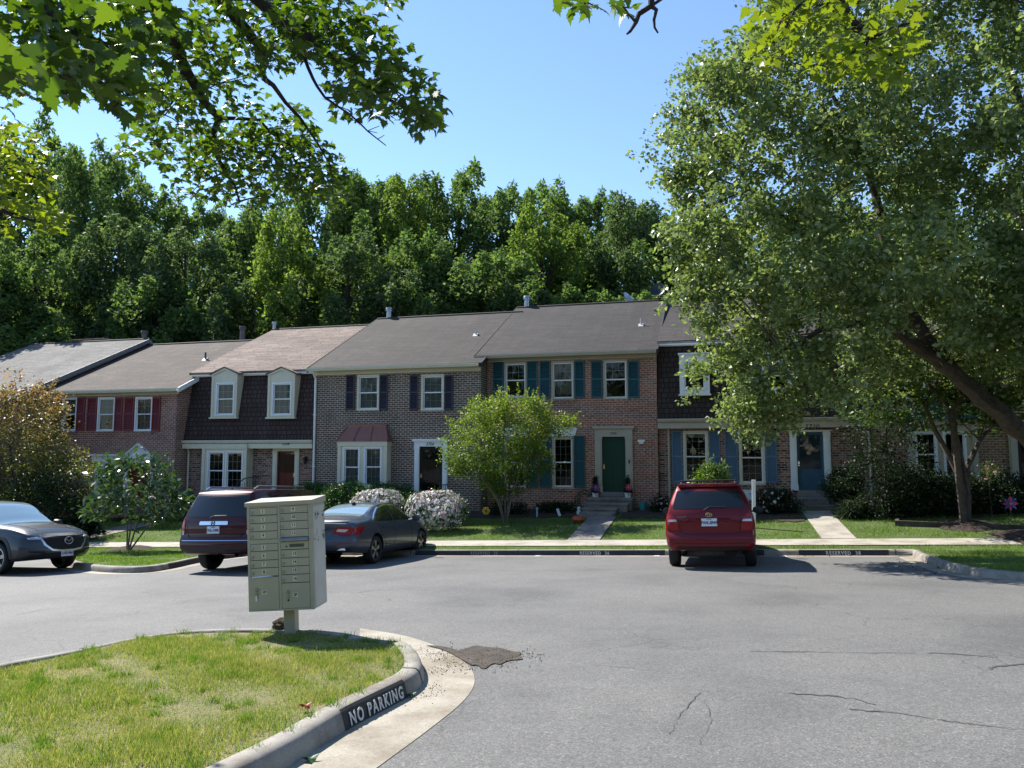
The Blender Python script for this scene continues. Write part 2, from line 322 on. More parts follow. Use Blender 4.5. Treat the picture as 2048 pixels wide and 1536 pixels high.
M['mailbox_white'] = plain('weathered_side', (0.50, 0.48, 0.42), 0.6, var=0.1, scale=3)
M['scuff'] = plain('scuff', (0.10, 0.10, 0.09), 0.8)
M['sticker'] = plain('sticker', (0.66, 0.63, 0.46), 0.6)
M['steel'] = plain('lock_steel', (0.33, 0.33, 0.31), 0.35, 0.8)

# ------------------------------------------------------------------ mesh helpers
def tag(o, label=None, cat=None, group=None, kind=None):
    if label: o['label'] = label
    if cat: o['category'] = cat
    if group: o['group'] = group
    if kind: o['kind'] = kind
    return o
def empty(name, loc=(0, 0, 0), rz=0.0, rot=None):
    o = bpy.data.objects.new(name, None); C.objects.link(o); o.location = loc
    o.rotation_euler = rot if rot is not None else (0, 0, rz); o.empty_display_size = 0.2
    return o
def link(name, me, mats, parent=None, loc=None, rot=None):
    for m in (mats if isinstance(mats, (list, tuple)) else [mats]): me.materials.append(m)
    o = bpy.data.objects.new(name, me); C.objects.link(o)
    if parent is not None: o.parent = parent
    if loc is not None: o.location = loc
    if rot is not None: o.rotation_euler = rot
    return o
class MB:
    def __init__(s): s.v = []; s.f = []; s.m = []
    def add(s, vs, fs, mi=0):
        b = len(s.v); s.v += [tuple(p) for p in vs]; s.f += [tuple(b + i for i in f) for f in fs]; s.m += [mi] * len(fs); return s
    def quad(s, a, b, c, d, mi=0): return s.add([a, b, c, d], [(0, 1, 2, 3)], mi)
    def box(s, x0, x1, y0, y1, z0, z1, mi=0):
        if x0 > x1: x0, x1 = x1, x0
        if y0 > y1: y0, y1 = y1, y0
        if z0 > z1: z0, z1 = z1, z0
        return s.add([(x0, y0, z0), (x1, y0, z0), (x1, y1, z0), (x0, y1, z0), (x0, y0, z1), (x1, y0, z1), (x1, y1, z1), (x0, y1, z1)],
                     [(0, 3, 2, 1), (4, 5, 6, 7), (0, 1, 5, 4), (1, 2, 6, 5), (2, 3, 7, 6), (3, 0, 4, 7)], mi)
    def prism(s, poly, y0, y1, mi=0):       # polygon in (x, z), counter-clockwise seen from -y, extruded along y
        n = len(poly)
        vs = [(x, y0, z) for x, z in poly] + [(x, y1, z) for x, z in poly]
        fs = [tuple(range(n)), tuple(range(2 * n - 1, n - 1, -1))] + [(i, i + n, (i + 1) % n + n, (i + 1) % n) for i in range(n)]
        return s.add(vs, fs, mi)
    def prism_x(s, poly, x0, x1, mi=0):     # polygon in (y, z)
        n = len(poly)
        vs = [(x0, y, z) for y, z in poly] + [(x1, y, z) for y, z in poly]
        fs = [tuple(range(n - 1, -1, -1)), tuple(range(n, 2 * n))] + [(i, (i + 1) % n, (i + 1) % n + n, i + n) for i in range(n)]
        return s.add(vs, fs, mi)
    def tube(s, pts, r, n=8, mi=0, caps=True):
        pts = [Vector(p) for p in pts]; rs = r if isinstance(r, (list, tuple)) else [r] * len(pts)
        b = len(s.v); prev = None
        for i, p in enumerate(pts):
            d = (pts[min(i + 1, len(pts) - 1)] - pts[max(i - 1, 0)]).normalized()
            if prev is None:
                a = d.orthogonal().normalized()
            else:
                a = prev - d * prev.dot(d)
                a = a.normalized() if a.length > 1e-6 else d.orthogonal().normalized()
            prev = a; c = d.cross(a)
            for k in range(n):
                t = 2 * math.pi * k / n
                s.v.append(tuple(p + (a * math.cos(t) + c * math.sin(t)) * rs[i]))
        for i in range(len(pts) - 1):
            for k in range(n):
                s.f.append((b + i * n + k, b + i * n + (k + 1) % n, b + (i + 1) * n + (k + 1) % n, b + (i + 1) * n + k)); s.m.append(mi)
        if caps:
            s.f.append(tuple(b + k for k in range(n - 1, -1, -1))); s.m.append(mi)
            e = b + (len(pts) - 1) * n; s.f.append(tuple(e + k for k in range(n))); s.m.append(mi)
        return s
    def lathe(s, prof, n=20, o=(0, 0, 0), ax='z', mi=0, close=False):
        b = len(s.v)
        for r, h in prof:
            for k in range(n):
                t = 2 * math.pi * k / n; c, d = r * math.cos(t), r * math.sin(t)
                p = (c, d, h) if ax == 'z' else ((c, h, -d) if ax == 'y' else (h, c, d))
                s.v.append((p[0] + o[0], p[1] + o[1], p[2] + o[2]))
        m = len(prof); rng_ = range(m if close else m - 1)
        for i in rng_:
            j = (i + 1) % m
            for k in range(n):
                s.f.append((b + i * n + k, b + i * n + (k + 1) % n, b + j * n + (k + 1) % n, b + j * n + k)); s.m.append(mi)
        return s
    def build(s, name, mats, parent=None, smooth=False, loc=None, rot=None, bevel=0.0):
        me = bpy.data.meshes.new(name); me.from_pydata(s.v, [], s.f)
        me.polygons.foreach_set('material_index', s.m)
        if bevel or smooth:
            bm = bmesh.new(); bm.from_mesh(me)
            if bevel: bmesh.ops.bevel(bm, geom=[e for e in bm.edges if e.is_manifold and e.calc_face_angle(0) > 0.6], offset=bevel, segments=2, affect='EDGES', profile=0.6)
            if smooth:
                for f in bm.faces: f.smooth = True
                for e in bm.edges:
                    if e.is_manifold and e.calc_face_angle(0) > 0.7: e.smooth = False
            bm.to_mesh(me); bm.free()
        me.update()
        return link(name, me, mats, parent, loc, rot)
def text(name, s, size, mat, parent, loc, rot, shear=0.0, extrude=0.002, sx=1.0, spacing=1.0, bold=0.0):
    c = bpy.data.curves.new(name, 'FONT'); c.body = s; c.size = size; c.extrude = extrude; c.align_x = 'CENTER'; c.align_y = 'CENTER'; c.shear = shear; c.space_character = spacing
    c.resolution_u = 3; c.offset = bold
    t = bpy.data.objects.new('tmp', c); C.objects.link(t)
    me = bpy.data.meshes.new_from_object(t.evaluated_get(bpy.context.evaluated_depsgraph_get()))
    bpy.data.objects.remove(t); bpy.data.curves.remove(c)
    me.name = name
    o = link(name, me, mat, parent)
    if isinstance(rot, Matrix):
        o.matrix_local = Matrix.Translation(loc) @ rot.to_4x4() @ Matrix.Diagonal((sx, 1, 1, 1))
    else:
        o.location = loc; o.rotation_euler = rot; o.scale = (sx, 1, 1)
    return o
def npmesh(name, verts, faces_n, nfaces, mats, parent=None, mi=None):
    """verts (n,3); faces are consecutive runs of faces_n vertices."""
    me = bpy.data.meshes.new(name)
    me.vertices.add(len(verts)); me.vertices.foreach_set('co', np.ascontiguousarray(verts, np.float32).ravel())
    me.loops.add(nfaces * faces_n); me.loops.foreach_set('vertex_index', np.arange(nfaces * faces_n, dtype=np.int32))
    me.polygons.add(nfaces); me.polygons.foreach_set('loop_start', np.arange(0, nfaces * faces_n, faces_n, dtype=np.int32))
    if mi is not None: me.polygons.foreach_set('material_index', np.asarray(mi, np.int32))
    me.update(calc_edges=True)
    return link(name, me, mats, parent)
def unit(a): return a / np.maximum(np.linalg.norm(a, axis=1, keepdims=True), 1e-9)
def leaves(name, P, L, Wd, mat, parent=None, up=0.5, droop=0.3, out=None, jitter=0.35, mi=None):
    """kite-shaped folded leaves at P; up = how far the blades turn to the sky; droop = how far the tips hang."""
    n = len(P)
    nrm = unit(rng.normal(size=(n, 3)) + np.array([0, 0, 1.0]) * up * 2)
    d = rng.normal(size=(n, 3)); d[:, 2] -= droop * 1.5
    if out is not None: d += out * 1.4
    d = unit(d - nrm * np.sum(d * nrm, 1, keepdims=True))
    s = np.cross(nrm, d)
    k = (1 + jitter * rng.uniform(-1, 1, (n, 1)))
    l = L * k; w = Wd * k * 0.5
    V = np.empty((n, 4, 3))
    V[:, 0] = P; V[:, 1] = P + d * l * 0.45 + s * w + nrm * w * 0.35; V[:, 2] = P + d * l; V[:, 3] = P + d * l * 0.45 - s * w + nrm * w * 0.35
    return npmesh(name, V.reshape(-1, 3), 4, n, mat, parent, mi)
def inpoly(pts, poly):
    x, y = pts[:, 0], pts[:, 1]; c = np.zeros(len(pts), bool); j = len(poly) - 1
    for i in range(len(poly)):
        xi, yi = poly[i]; xj, yj = poly[j]
        c ^= ((yi > y) != (yj > y)) & (x < (xj - xi) * (y - yi) / (yj - yi + 1e-12) + xi); j = i
    return c
def polydist(pts, poly):
    d = np.full(len(pts), 1e9); P = np.array(poly, float)
    for i in range(len(P)):
        a, b = P[i - 1], P[i]; ab = b - a
        t = np.clip(((pts - a) @ ab) / (ab @ ab + 1e-9), 0, 1)
        d = np.minimum(d, np.linalg.norm(pts - (a + t[:, None] * ab), axis=1))
    return d
def volume(poly, Y, thick, n, k=0.9):
    """n points in a rounded volume whose outline at distance Y is the given one."""
    P = np.array(poly, float); lo, hi = P.min(0), P.max(0); out = []
    tot = 0
    while tot < n:
        q = rng.uniform(lo, hi, (n, 2)); q = q[inpoly(q, poly)]
        d = polydist(q, poly) * Y / F_PX
        h = np.minimum(thick, k * np.sqrt(np.maximum(d, 0.02) * 2 * thick) * 0.7)
        y = Y + rng.uniform(-1, 1, len(q)) * h
        a = (q[:, 0] - 1024) / F_PX; b = -(q[:, 1] - 768) / F_PX
        dy = cphi - b * sphi; dz = sphi + b * cphi
        t = Y / dy                              # silhouette at Y: depth offset is a true translation
        out.append(np.stack([a * t, y, CAM_Z + dz * t], 1)); tot += len(q)
    return np.concatenate(out)[:n]
def clumped(cent, per, sig):
    """per leaves round each clump centre."""
    n = len(cent) * per
    c = np.repeat(cent, per, 0); off = rng.normal(size=(n, 3)) * np.array(sig)
    return c + off, off
def sheet(name, outline, zf, mat, res=0.5, dz=0.0, kind='structure', holes=None):
    """a flat-lying sheet with the given (x, y) outline, cut into cells so that it follows zf(x, y)."""
    bm = bmesh.new(); vs = [bm.verts.new((x, y, 0)) for x, y in outline]; bm.faces.new(vs)
    xs = [p[0] for p in outline]; ys = [p[1] for p in outline]
    for a, lo, hi in ((0, min(xs), max(xs)), (1, min(ys), max(ys))):
        k = lo + res
        while k < hi:
            co = [0, 0, 0]; no = [0, 0, 0]; co[a] = k; no[a] = 1
            bmesh.ops.bisect_plane(bm, geom=bm.verts[:] + bm.edges[:] + bm.faces[:], plane_co=co, plane_no=no); k += res
    for v in bm.verts: v.co.z = zf(v.co.x, v.co.y) + dz
    bmesh.ops.recalc_face_normals(bm, faces=bm.faces)
    if bm.faces and sum(f.normal.z for f in bm.faces) < 0: bmesh.ops.reverse_faces(bm, faces=bm.faces)
    me = bpy.data.meshes.new(name); bm.to_mesh(me); bm.free()
    o = link(name, me, mat)
    if kind: o['kind'] = kind
    return o

M['mossrock'] = groundmat('moss_rock', (0.03, 0.022, 0.014), (0.13, 0.095, 0.06), 11)
# ------------------------------------------------------------------ ground, road, kerbs, paths
def terrain():
    xs = np.concatenate([np.arange(-400, -60, 20), np.arange(-60, 60, 1.5), np.arange(60, 401, 20)])
    ys = np.concatenate([np.arange(-100, -12, 8), np.arange(-12, 46, 1.0), np.arange(46, 110, 3.0), np.arange(110, 701, 30)])
    V, Fc = [], []
    for y in ys:
        for x in xs:
            u, v = xy2uv(x, y)
            z = (road(max(-40, min(40, x)), max(-30, y)) if v < 19.7 else Lz(max(-45, min(45, u)), v))
            V.append((x, y, z - 0.12))
    nx = len(xs)
    for j in range(len(ys) - 1):
        for i in range(nx - 1):
            Fc.append((j * nx + i, j * nx + i + 1, (j + 1) * nx + i + 1, (j + 1) * nx + i))
    me = bpy.data.meshes.new('ground'); me.from_pydata(V, [], Fc); me.update()
    o = link('ground', me, M['earth']); o['kind'] = 'structure'
terrain()
sheet('parking_lot', [(-45, -10), (40, -10), (40, 17), uv2xy(30, 19.9), uv2xy(-30, 19.9), (-45, 24)], road, M['asphalt'], 3.0)

def chaikin(p, n=2):
    for _ in range(n):
        q = [p[0]]
        for a, b in zip(p[:-1], p[1:]):
            q += [(a[0] * .75 + b[0] * .25, a[1] * .75 + b[1] * .25), (a[0] * .25 + b[0] * .75, a[1] * .25 + b[1] * .75)]
        p = q + [p[-1]]
    return p
def resample(p, step):
    out = [p[0]]; acc = 0
    for a, b in zip(p[:-1], p[1:]):
        L = math.dist(a, b); n = max(1, round(L / step))
        out += [(a[0] + (b[0] - a[0]) * k / n, a[1] + (b[1] - a[1]) * k / n) for k in range(1, n + 1)]
    return out
def path_normals(p):
    r = []
    for i in range(len(p)):
        a, b = p[max(0, i - 1)], p[min(len(p) - 1, i + 1)]
        d = Vector((b[0] - a[0], b[1] - a[1])).normalized(); r.append((-d.y, d.x))
    return r
PROF = [(0.0, -0.05), (0.0, 0.01), (0.022, 0.085), (0.035, 0.115), (0.06, 0.133), (0.09, 0.137), (0.175, 0.137), (0.18, -0.05)]
def sweep(name, path, mat, joint=3.05):
    nn = path_normals(path); V, Fc, mi = [], [], []
    for (x, y), (nx, ny) in zip(path, nn):
        z = road(x, y)
        for a, h in PROF: V.append((x + nx * a, y + ny * a, z + h))
    k = len(PROF)
    for i in range(len(path) - 1):
        for j in range(k - 1): Fc.append((i * k + j, (i + 1) * k + j, (i + 1) * k + j + 1, i * k + j + 1)); mi.append(0)
    Fc.append(tuple(range(k))); mi.append(0); e = (len(path) - 1) * k; Fc.append(tuple(range(e + k - 1, e - 1, -1))); mi.append(0)
    acc = 0.0; nxt = joint * 0.6                 # dark joints between the cast lengths
    for i in range(len(path) - 1):
        L = math.dist(path[i], path[i + 1])
        while acc + L > nxt:
            t = (nxt - acc) / L
            x = path[i][0] * (1 - t) + path[i + 1][0] * t; y = path[i][1] * (1 - t) + path[i + 1][1] * t
            nx, ny = nn[i]; dx, dy = ny, -nx; z = road(x, y); b = len(V)
            for a, h in PROF[1:-1]:
                for s in (-0.009, 0.009): V.append((x + nx * (a - 0.003) + dx * s, y + ny * (a - 0.003) + dy * s, z + h + (0.003 if h > 0.05 else 0)))
            for j in range(len(PROF) - 3): Fc.append((b + 2 * j, b + 2 * j + 1, b + 2 * j + 3, b + 2 * j + 2)); mi.append(1)
            nxt += joint
        acc += L
    me = bpy.data.meshes.new(name); me.from_pydata(V, [], Fc); me.polygons.foreach_set('material_index', mi)
    bm = bmesh.new(); bm.from_mesh(me)
    for f in bm.faces: f.smooth = len(f.verts) == 4
    bmesh.ops.recalc_face_normals(bm, faces=bm.faces); bm.to_mesh(me); bm.free(); me.update()
    o = link(name, me, [M['curb'], M['under']]); o['kind'] = 'structure'
    return o
def R2(px, py, dz=0.0):
    p = on_road(px, py, dz); return (p.x, p.y)
# main kerb: round the end bed with the small magnolia, along the bays, round the end bed on the right
ub = xy2uv(*R2(402, 1124))[0]
uright = xy2uv(*R2(1808, 1106))[0]
pA = [(-26, 31), (-15.5, 24.5), (-12.4, 21.0)] + [R2(*q) for q in ((150, 1139), (215, 1146), (285, 1147), (345, 1138), (402, 1124))]
pA += [uv2xy(ub + 0.05, 18.9), uv2xy(ub + 0.25, VC), uv2xy(ub + 1.2, VC)]
pB = [uv2xy(u, VC) for u in np.linspace(ub + 1.6, uright - 0.5, 14)]
pC = [uv2xy(uright, VC), R2(1830, 1117), R2(1868, 1132), R2(1910, 1146), R2(1970, 1156), R2(2055, 1164), R2(2200, 1172), R2(2600, 1190)]
main_path = resample(chaikin(pA, 2) + pB + chaikin(pC, 2), 0.35)
main_curb = sweep('curb', main_path, M['curb'])
nmain = path_normals(main_path)
inner = [(x + n[0] * 0.17, y + n[1] * 0.17) for (x, y), n in zip(main_path, nmain)]
lawn_outline = inner + [uv2xy(30, 20.0), uv2xy(30, 40), uv2xy(-45, 40)]
sheet('lawn', lawn_outline, Lxy, M['lawn'], 0.9, 0.0)
sheet('sidewalk', [uv2xy(u, v) for u, v in ((-30, 20.35), (12, 20.35), (30, 20.35), (30, 21.55), (-30, 21.55))], Lxy, M['walk'], 0.8, 0.022)
go = [(x - n[0] * .02, y - n[1] * .02) for (x, y), n in zip(main_path, nmain)]; gi = [(x - n[0] * .30, y - n[1] * .30) for (x, y), n in zip(main_path, nmain)]
i0 = next(i for i, p in enumerate(main_path) if p[0] > -12.2)
sheet('gutter_pan', [(x + n[0] * .01, y + n[1] * .01) for (x, y), n in zip(main_path[i0:], nmain[i0:])][::-1] + gi[i0:], road, M['concrete'], 1.0, 0.0035)
def U_on_lawn(px, py):
    p = on_lawn(px, py); return xy2uv(p.x, p.y)
w08 = (U_on_lawn(1140, 1076)[0] + 0.0, U_on_lawn(1203, 1076)[0]); w10 = (U_on_lawn(1640, 1074)[0], U_on_lawn(1708, 1074)[0])
sheet('walkway', [uv2xy(u, v) for u, v in ((w08[0], 21.56), (w08[1], 21.56), (w08[1], 25.5), (w08[0], 25.5))], Lxy, M['stone'], 0.7, 0.03)
sheet('walkway', [uv2xy(u, v) for u, v in ((w10[0], 21.56), (w10[1], 21.56), (w10[1], 26.2), (w10[0], 26.2))], Lxy, M['walk'], 0.7, 0.03)
pl = on_lawn(188, 1062); ul = xy2uv(pl.x, pl.y)[0]
sheet('walkway', [uv2xy(u, v) for u, v in ((ul - 0.2, 21.56), (ul + 1.2, 21.56), (ul + 1.8, 25.0), (ul + 0.6, 25.0))], Lxy, M['stone'], 0.7, 0.03)
def bed(us, v0, v1, wob=0.15):
    n = 26; a = []
    for i in range(n + 1): a.append((us[0] + (us[1] - us[0]) * i / n, v0 + wob * math.sin(i * 1.3) * random.uniform(0.4, 1)))
    return [uv2xy(*p) for p in a] + [uv2xy(us[1], v1), uv2xy(us[0], v1)]
sheet('mulch_bed', bed((w08[1] + 0.12, w08[1] + 3.0), 25.2, 28.2), Lxy, M['mulch'], 0.7, 0.024)
sheet('mulch_bed', bed((-9.3, w08[0] - 0.12), 25.5, 28.2), Lxy, M['mulch'], 0.7, 0.024)
sheet('mulch_bed', bed((w08[1] + 3.1, w10[0] - 0.1), 24.3, 28.2), Lxy, M['mulch'], 0.7, 0.024)
sheet('mulch_bed', bed((w10[1] + 0.1, 16), 24.9, 28.2), Lxy, M['mulch'], 0.7, 0.024)
sheet('mulch_bed', bed((-19, -9.6), 24.6, 28.2), Lxy, M['mulch'], 0.7, 0.024)
def mound(name, c, r, h, label=None):
    n = 28; V = [(c[0], c[1], Lxy(*c) + h)]; Fc = []
    for k, (q, hh) in enumerate(((0.35, 0.8), (0.7, 0.45), (1.0, 0.01))):
        for i in range(n):
            t = 2 * math.pi * i / n; w = q * r * (1 + 0.13 * math.sin(3 * t + k) + 0.07 * random.uniform(-1, 1))
            x, y = c[0] + w * math.cos(t), c[1] + w * math.sin(t); V.append((x, y, Lxy(x, y) + h * hh * random.uniform(0.8, 1.2) + 0.012))
    for i in range(n): Fc.append((0, 1 + i, 1 + (i + 1) % n))
    for k in range(2):
        for i in range(n): Fc.append((1 + k * n + i, 1 + (k + 1) * n + i, 1 + (k + 1) * n + (i + 1) % n, 1 + k * n + (i + 1) % n))
    me = bpy.data.meshes.new(name); me.from_pydata(V, [], Fc); me.update()
    o = link(name, me, M['mulch']); o['kind'] = 'structure'; return o
dog_p = on_lawn(1932, 1052); big_p = Vector((*uv2xy(8.1, 21.3), 0)); big_p.z = Lxy(big_p.x, big_p.y); mag_p = on_lawn(258, 1099)
mound('mulch_bed', (dog_p.x, dog_p.y), 0.85, 0.16); mound('mulch_bed', (big_p.x, big_p.y), 1.45, 0.2); mound('mulch_bed', (mag_p.x, mag_p.y), 0.75, 0.10)
# island with the mail cabinet
isl = [R2(*q) for q in ((583, 1534), (640, 1496), (696, 1459), (760, 1425), (825, 1391), (846, 1372), (851, 1353), (843, 1330), (817, 1305))] + \
      [R2(px, py, 0.13) for px, py in ((770, 1279), (690, 1262), (586, 1255), (415, 1255), (280, 1270), (140, 1300), (0, 1324), (-300, 1390))]
d0 = Vector(isl[0]) - Vector(isl[2]); d0.normalize()
isl = [tuple(Vector(isl[0]) + d0 * k + Vector((-0.12 * k, 0))) for k in (5.0, 3.5, 2.0, 0.8)] + isl
isl_path = resample(chaikin(isl, 2), 0.16)
isl_curb = sweep('curb', isl_path, M['curb'], 2.75)
nis = path_normals(isl_path)
isl_in = [(x + n[0] * 0.165, y + n[1] * 0.165) for (x, y), n in zip(isl_path, nis)]
isl_poly = isl_in + [(isl_in[-1][0] - 3, isl_in[-1][1] - 3)]
def isl_z(x, y): return road(x, y) + 0.118 + 0.02 * math.sin(x * 1.7) * math.sin(y * 2.1)
sheet('island_lawn', isl_poly, isl_z, M['islandsoil'], 0.4)
pan_o = [R2(*q) for q in ((757, 1534), (845, 1470), (928, 1405), (952, 1368), (945, 1340), (925, 1320), (875, 1292), (810, 1271), (720, 1257))]
k0 = min(range(len(isl_path)), key=lambda i: math.dist(isl_path[i], isl[4])); k1 = min(range(len(isl_path)), key=lambda i: math.dist(isl_path[i], R2(700, 1263, 0.13)))
dn = (Vector(pan_o[0]) - Vector(pan_o[2])).normalized()
pan_i = isl_path[k0 - 20:k1]
sheet('gutter_pan', [tuple(Vector(pan_o[0]) + dn * 3.0)] + chaikin(pan_o, 2) + [(x + n[0] * 0.01, y + n[1] * 0.01) for (x, y), n in reversed(list(zip(pan_i, nis[k0 - 20:k1])))], road, M['concrete'], 0.5, 0.004)
def blob(name, pts, mat, dz, res=0.25):
    return sheet(name, chaikin(pts + [pts[0]], 2)[:-1], road, mat, res, dz)
blob('dirt_patch', [R2(*q) for q in ((915, 1302), (935, 1298), (950, 1291), (975, 1296), (1005, 1297), (1020, 1304), (1046, 1306), (1036, 1313), (1050, 1320), (1015, 1322), (1000, 1331), (985, 1327), (968, 1342), (955, 1331), (938, 1333), (945, 1320), (922, 1314))], M['dirtpatch'], 0.009)
blob('dirt_patch', [R2(*q) for q in ((850, 1292), (900, 1296), (930, 1312), (948, 1335), (925, 1322), (890, 1302))], M['dirtpatch'], 0.013)
def strip_line(name, pts, w, mat, dz):
    p = resample(chaikin([R2(*q) for q in pts], 2), 0.07); p = [(x + random.gauss(0, .008), y + random.gauss(0, .012)) for x, y in p]; n = path_normals(p); V = []; Fc = []
    for i, ((x, y), (a, b)) in enumerate(zip(p, n)):
        ww = w * (.55 + .45 * math.sin(i * .31) * math.sin(i * .13 + 1)) * random.uniform(0.5, 1.3) / 2
        if i in (0, len(p) - 1): ww = 0.004
        for s in (-1, 1): V.append((x + a * ww * s, y + b * ww * s, road(x, y) + dz))
    for i in range(len(p) - 1): Fc.append((2 * i, 2 * i + 2, 2 * i + 3, 2 * i + 1))
    me = bpy.data.meshes.new(name); me.from_pydata(V, [], Fc); me.update()
    o = link(name, me, mat); o['kind'] = 'structure'; return o
for pts, w in (([(1500, 1303), (1650, 1305), (1830, 1307)], 0.022), ([(1850, 1306), (1920, 1309), (1990, 1315)], 0.02), ([(1975, 1338), (2010, 1332), (2048, 1328), (2090, 1325)], 0.035),
               ([(1580, 1388), (1650, 1391), (1700, 1396), (1735, 1407), (1748, 1409)], 0.028), ([(1695, 1418), (1730, 1422), (1800, 1427), (1860, 1437), (1920, 1446), (1960, 1451), (2060, 1460)], 0.024),
               ([(900, 1140), (1100, 1141), (1300, 1139)], 0.02), ([(700, 1187), (760, 1180), (830, 1177)], 0.02),
               ([(1400, 1385), (1385, 1402), (1362, 1425), (1352, 1450), (1338, 1470)], 0.010), ([(1410, 1400), (1425, 1440), (1400, 1490)], 0.007), ([(1180, 1330), (1250, 1335), (1330, 1345)], 0.007), ([(30, 1230), (110, 1215), (215, 1213)], 0.02)):
    strip_line('tar_seam', pts, w, M['tar'], 0.005)
for a, b in (((722, 1116), (760, 1105)), ((1064, 1113), (1088, 1107.5)), ((1290, 1113), (1318, 1107)), ((1545, 1114), (1563, 1109))):
    p0, p1 = Vector(R2(*a)), Vector(R2(*b)); d = Vector((SP, CP)); 
    L = max(0.25, (p1 - p0).dot(d)); q = Vector((CP, -SP)) * 0.07
    p0 = p1 - d * L
    sheet('road_marking', [tuple(p0 - q), tuple(p0 + q), tuple(p1 + q), tuple(p1 - q)], road, M['roadpaint'], 5, 0.006)
# stencilled kerb faces
def face_panel(path, s0, s1, mat, off=0.004):
    """black painted length of the kerb face between arc lengths s0 and s1; returns centre, along, up, out."""
    nn = path_normals(path); acc = 0; V = []; Fc = []; mid = None
    for i in range(len(path) - 1):
        L = math.dist(path[i], path[i + 1])
        if acc + L >= s0 and acc <= s1:
            for t in ((max(0, (s0 - acc) / L),) if not V else ()) + (min(1.0, (s1 - acc) / L),):
                x = path[i][0] * (1 - t) + path[i + 1][0] * t; y = path[i][1] * (1 - t) + path[i + 1][1] * t
                nx = nn[i][0] * (1 - t) + nn[i + 1][0] * t; ny = nn[i][1] * (1 - t) + nn[i + 1][1] * t; z = road(x, y)
                for a, h in ((0.0, 0.004), (0.022, 0.085), (0.036, 0.118), (0.056, 0.1345)): V.append((x + nx * (a - off), y + ny * (a - off), z + h + (off * 0.6 if h > 0.1 else 0)))
        acc += L
    m = len(V) // 4
    for i in range(m - 1):
        for j in range(3): Fc.append((4 * i + j, 4 * i + 4 + j, 4 * i + 5 + j, 4 * i + 1 + j))
    me = bpy.data.meshes.new('painted_panel'); me.from_pydata(V, [], Fc); me.update()
    return me, Vector(V[0]), Vector(V[-4]), Vector(V[1]), Vector(V[-3])
def arc(path, p):
    i = min(range(len(path)), key=lambda k: math.dist(path[k], p)); return sum(math.dist(path[k], path[k + 1]) for k in range(i))
def curb_text(curb, path, p0, p1, s, size, mat, pad=0.0, shift=0.0):
    s0, s1 = arc(path, p0), arc(path, p1)
    me, a0, a1, b0, b1 = face_panel(path, s0 - pad, s1 + pad, M['blackpaint'])
    link('painted_panel', me, M['blackpaint'], curb)
    al = (a1 - a0).normalized(); up = ((b0 + b1) - (a0 + a1)); up = (up - al * up.dot(al)).normalized(); out = al.cross(up)
    c = (a0 + a1 + b0 + b1) / 4 + out * 0.006 + up * (0.012) + al * shift
    if s: text('stencil_lettering', s, size, mat, curb, c, Matrix((al, up, out)).transposed(), spacing=1.3, bold=0.003, sx=0.84)
for px0, px1, s, mt in ((930, 1030, 'RESERVED  35', 'stencil_faint'), (1130, 1262, 'RESERVED  36', 'stencil'), (1575, 1755, 'RESERVED  38', 'stencil')):
    u0 = xy2uv(*R2(px0, 1106))[0]; u1 = xy2uv(*R2(px1, 1106))[0]
    curb_text(main_curb, main_path, uv2xy(u0, VC), uv2xy(u1, VC), s, 0.118, M[mt])
for px0, px1 in ((866, 905), (909, 926), (1034, 1090), (1102, 1127), (1265, 1302), (1309, 1330), (1500, 1534), (1541, 1572), (1758, 1780)):
    u0 = xy2uv(*R2(px0, 1106))[0]; u1 = xy2uv(*R2(px1, 1106))[0]
    curb_text(main_curb, main_path, uv2xy(u0, VC), uv2xy(u1, VC), None, 0, None)
curb_text(main_curb, main_path, R2(343, 1138), R2(418, 1112), 'RESERVED', 0.118, M['stencil'], shift=-0.2)
curb_text(isl_curb, isl_path, R2(697, 1459), R2(818, 1395), 'NO PARKING', 0.122, M['stencil'])
# grit along the island tip, fallen leaves
def gritfield(name, centers, n, r, size, mat):
    P = []
    for _ in range(n):
        c = random.choice(centers); x, y = c[0] + random.gauss(0, r), c[1] + random.gauss(0, r)
        P.append((x, y, road(x, y) + 0.006))
    mb = MB()
    for p in P:
        s = size * random.uniform(0.4, 1.3)
        mb.add([(p[0] + s, p[1], p[2]), (p[0] - s * .6, p[1] + s * .8, p[2]), (p[0] - s * .5, p[1] - s * .8, p[2]), (p[0], p[1], p[2] + s * 1.1)], [(0, 1, 3), (1, 2, 3), (2, 0, 3)])
    o = mb.build(name, M[mat]); o['kind'] = 'stuff'; return o
gritfield('gravel', [R2(*q) for q in ((862, 1310), (880, 1320), (895, 1335), (870, 1345), (905, 1312), (930, 1325), (850, 1300), (860, 1375), (845, 1392))], 520, 0.09, 0.0055, 'mossrock')
gritfield('gravel', [R2(*q) for q in ((940, 1300), (985, 1310), (1030, 1310), (1000, 1328), (960, 1335), (1050, 1315))], 320, 0.14, 0.008, 'mossrock')
gritfield('gravel', [R2(*q) for q in ((1540, 1108), (1600, 1110), (1650, 1109), (1760, 1107), (1230, 1108), (1000, 1108), (1830, 1125), (1880, 1140))], 200, 0.35, 0.02, 'mulch')

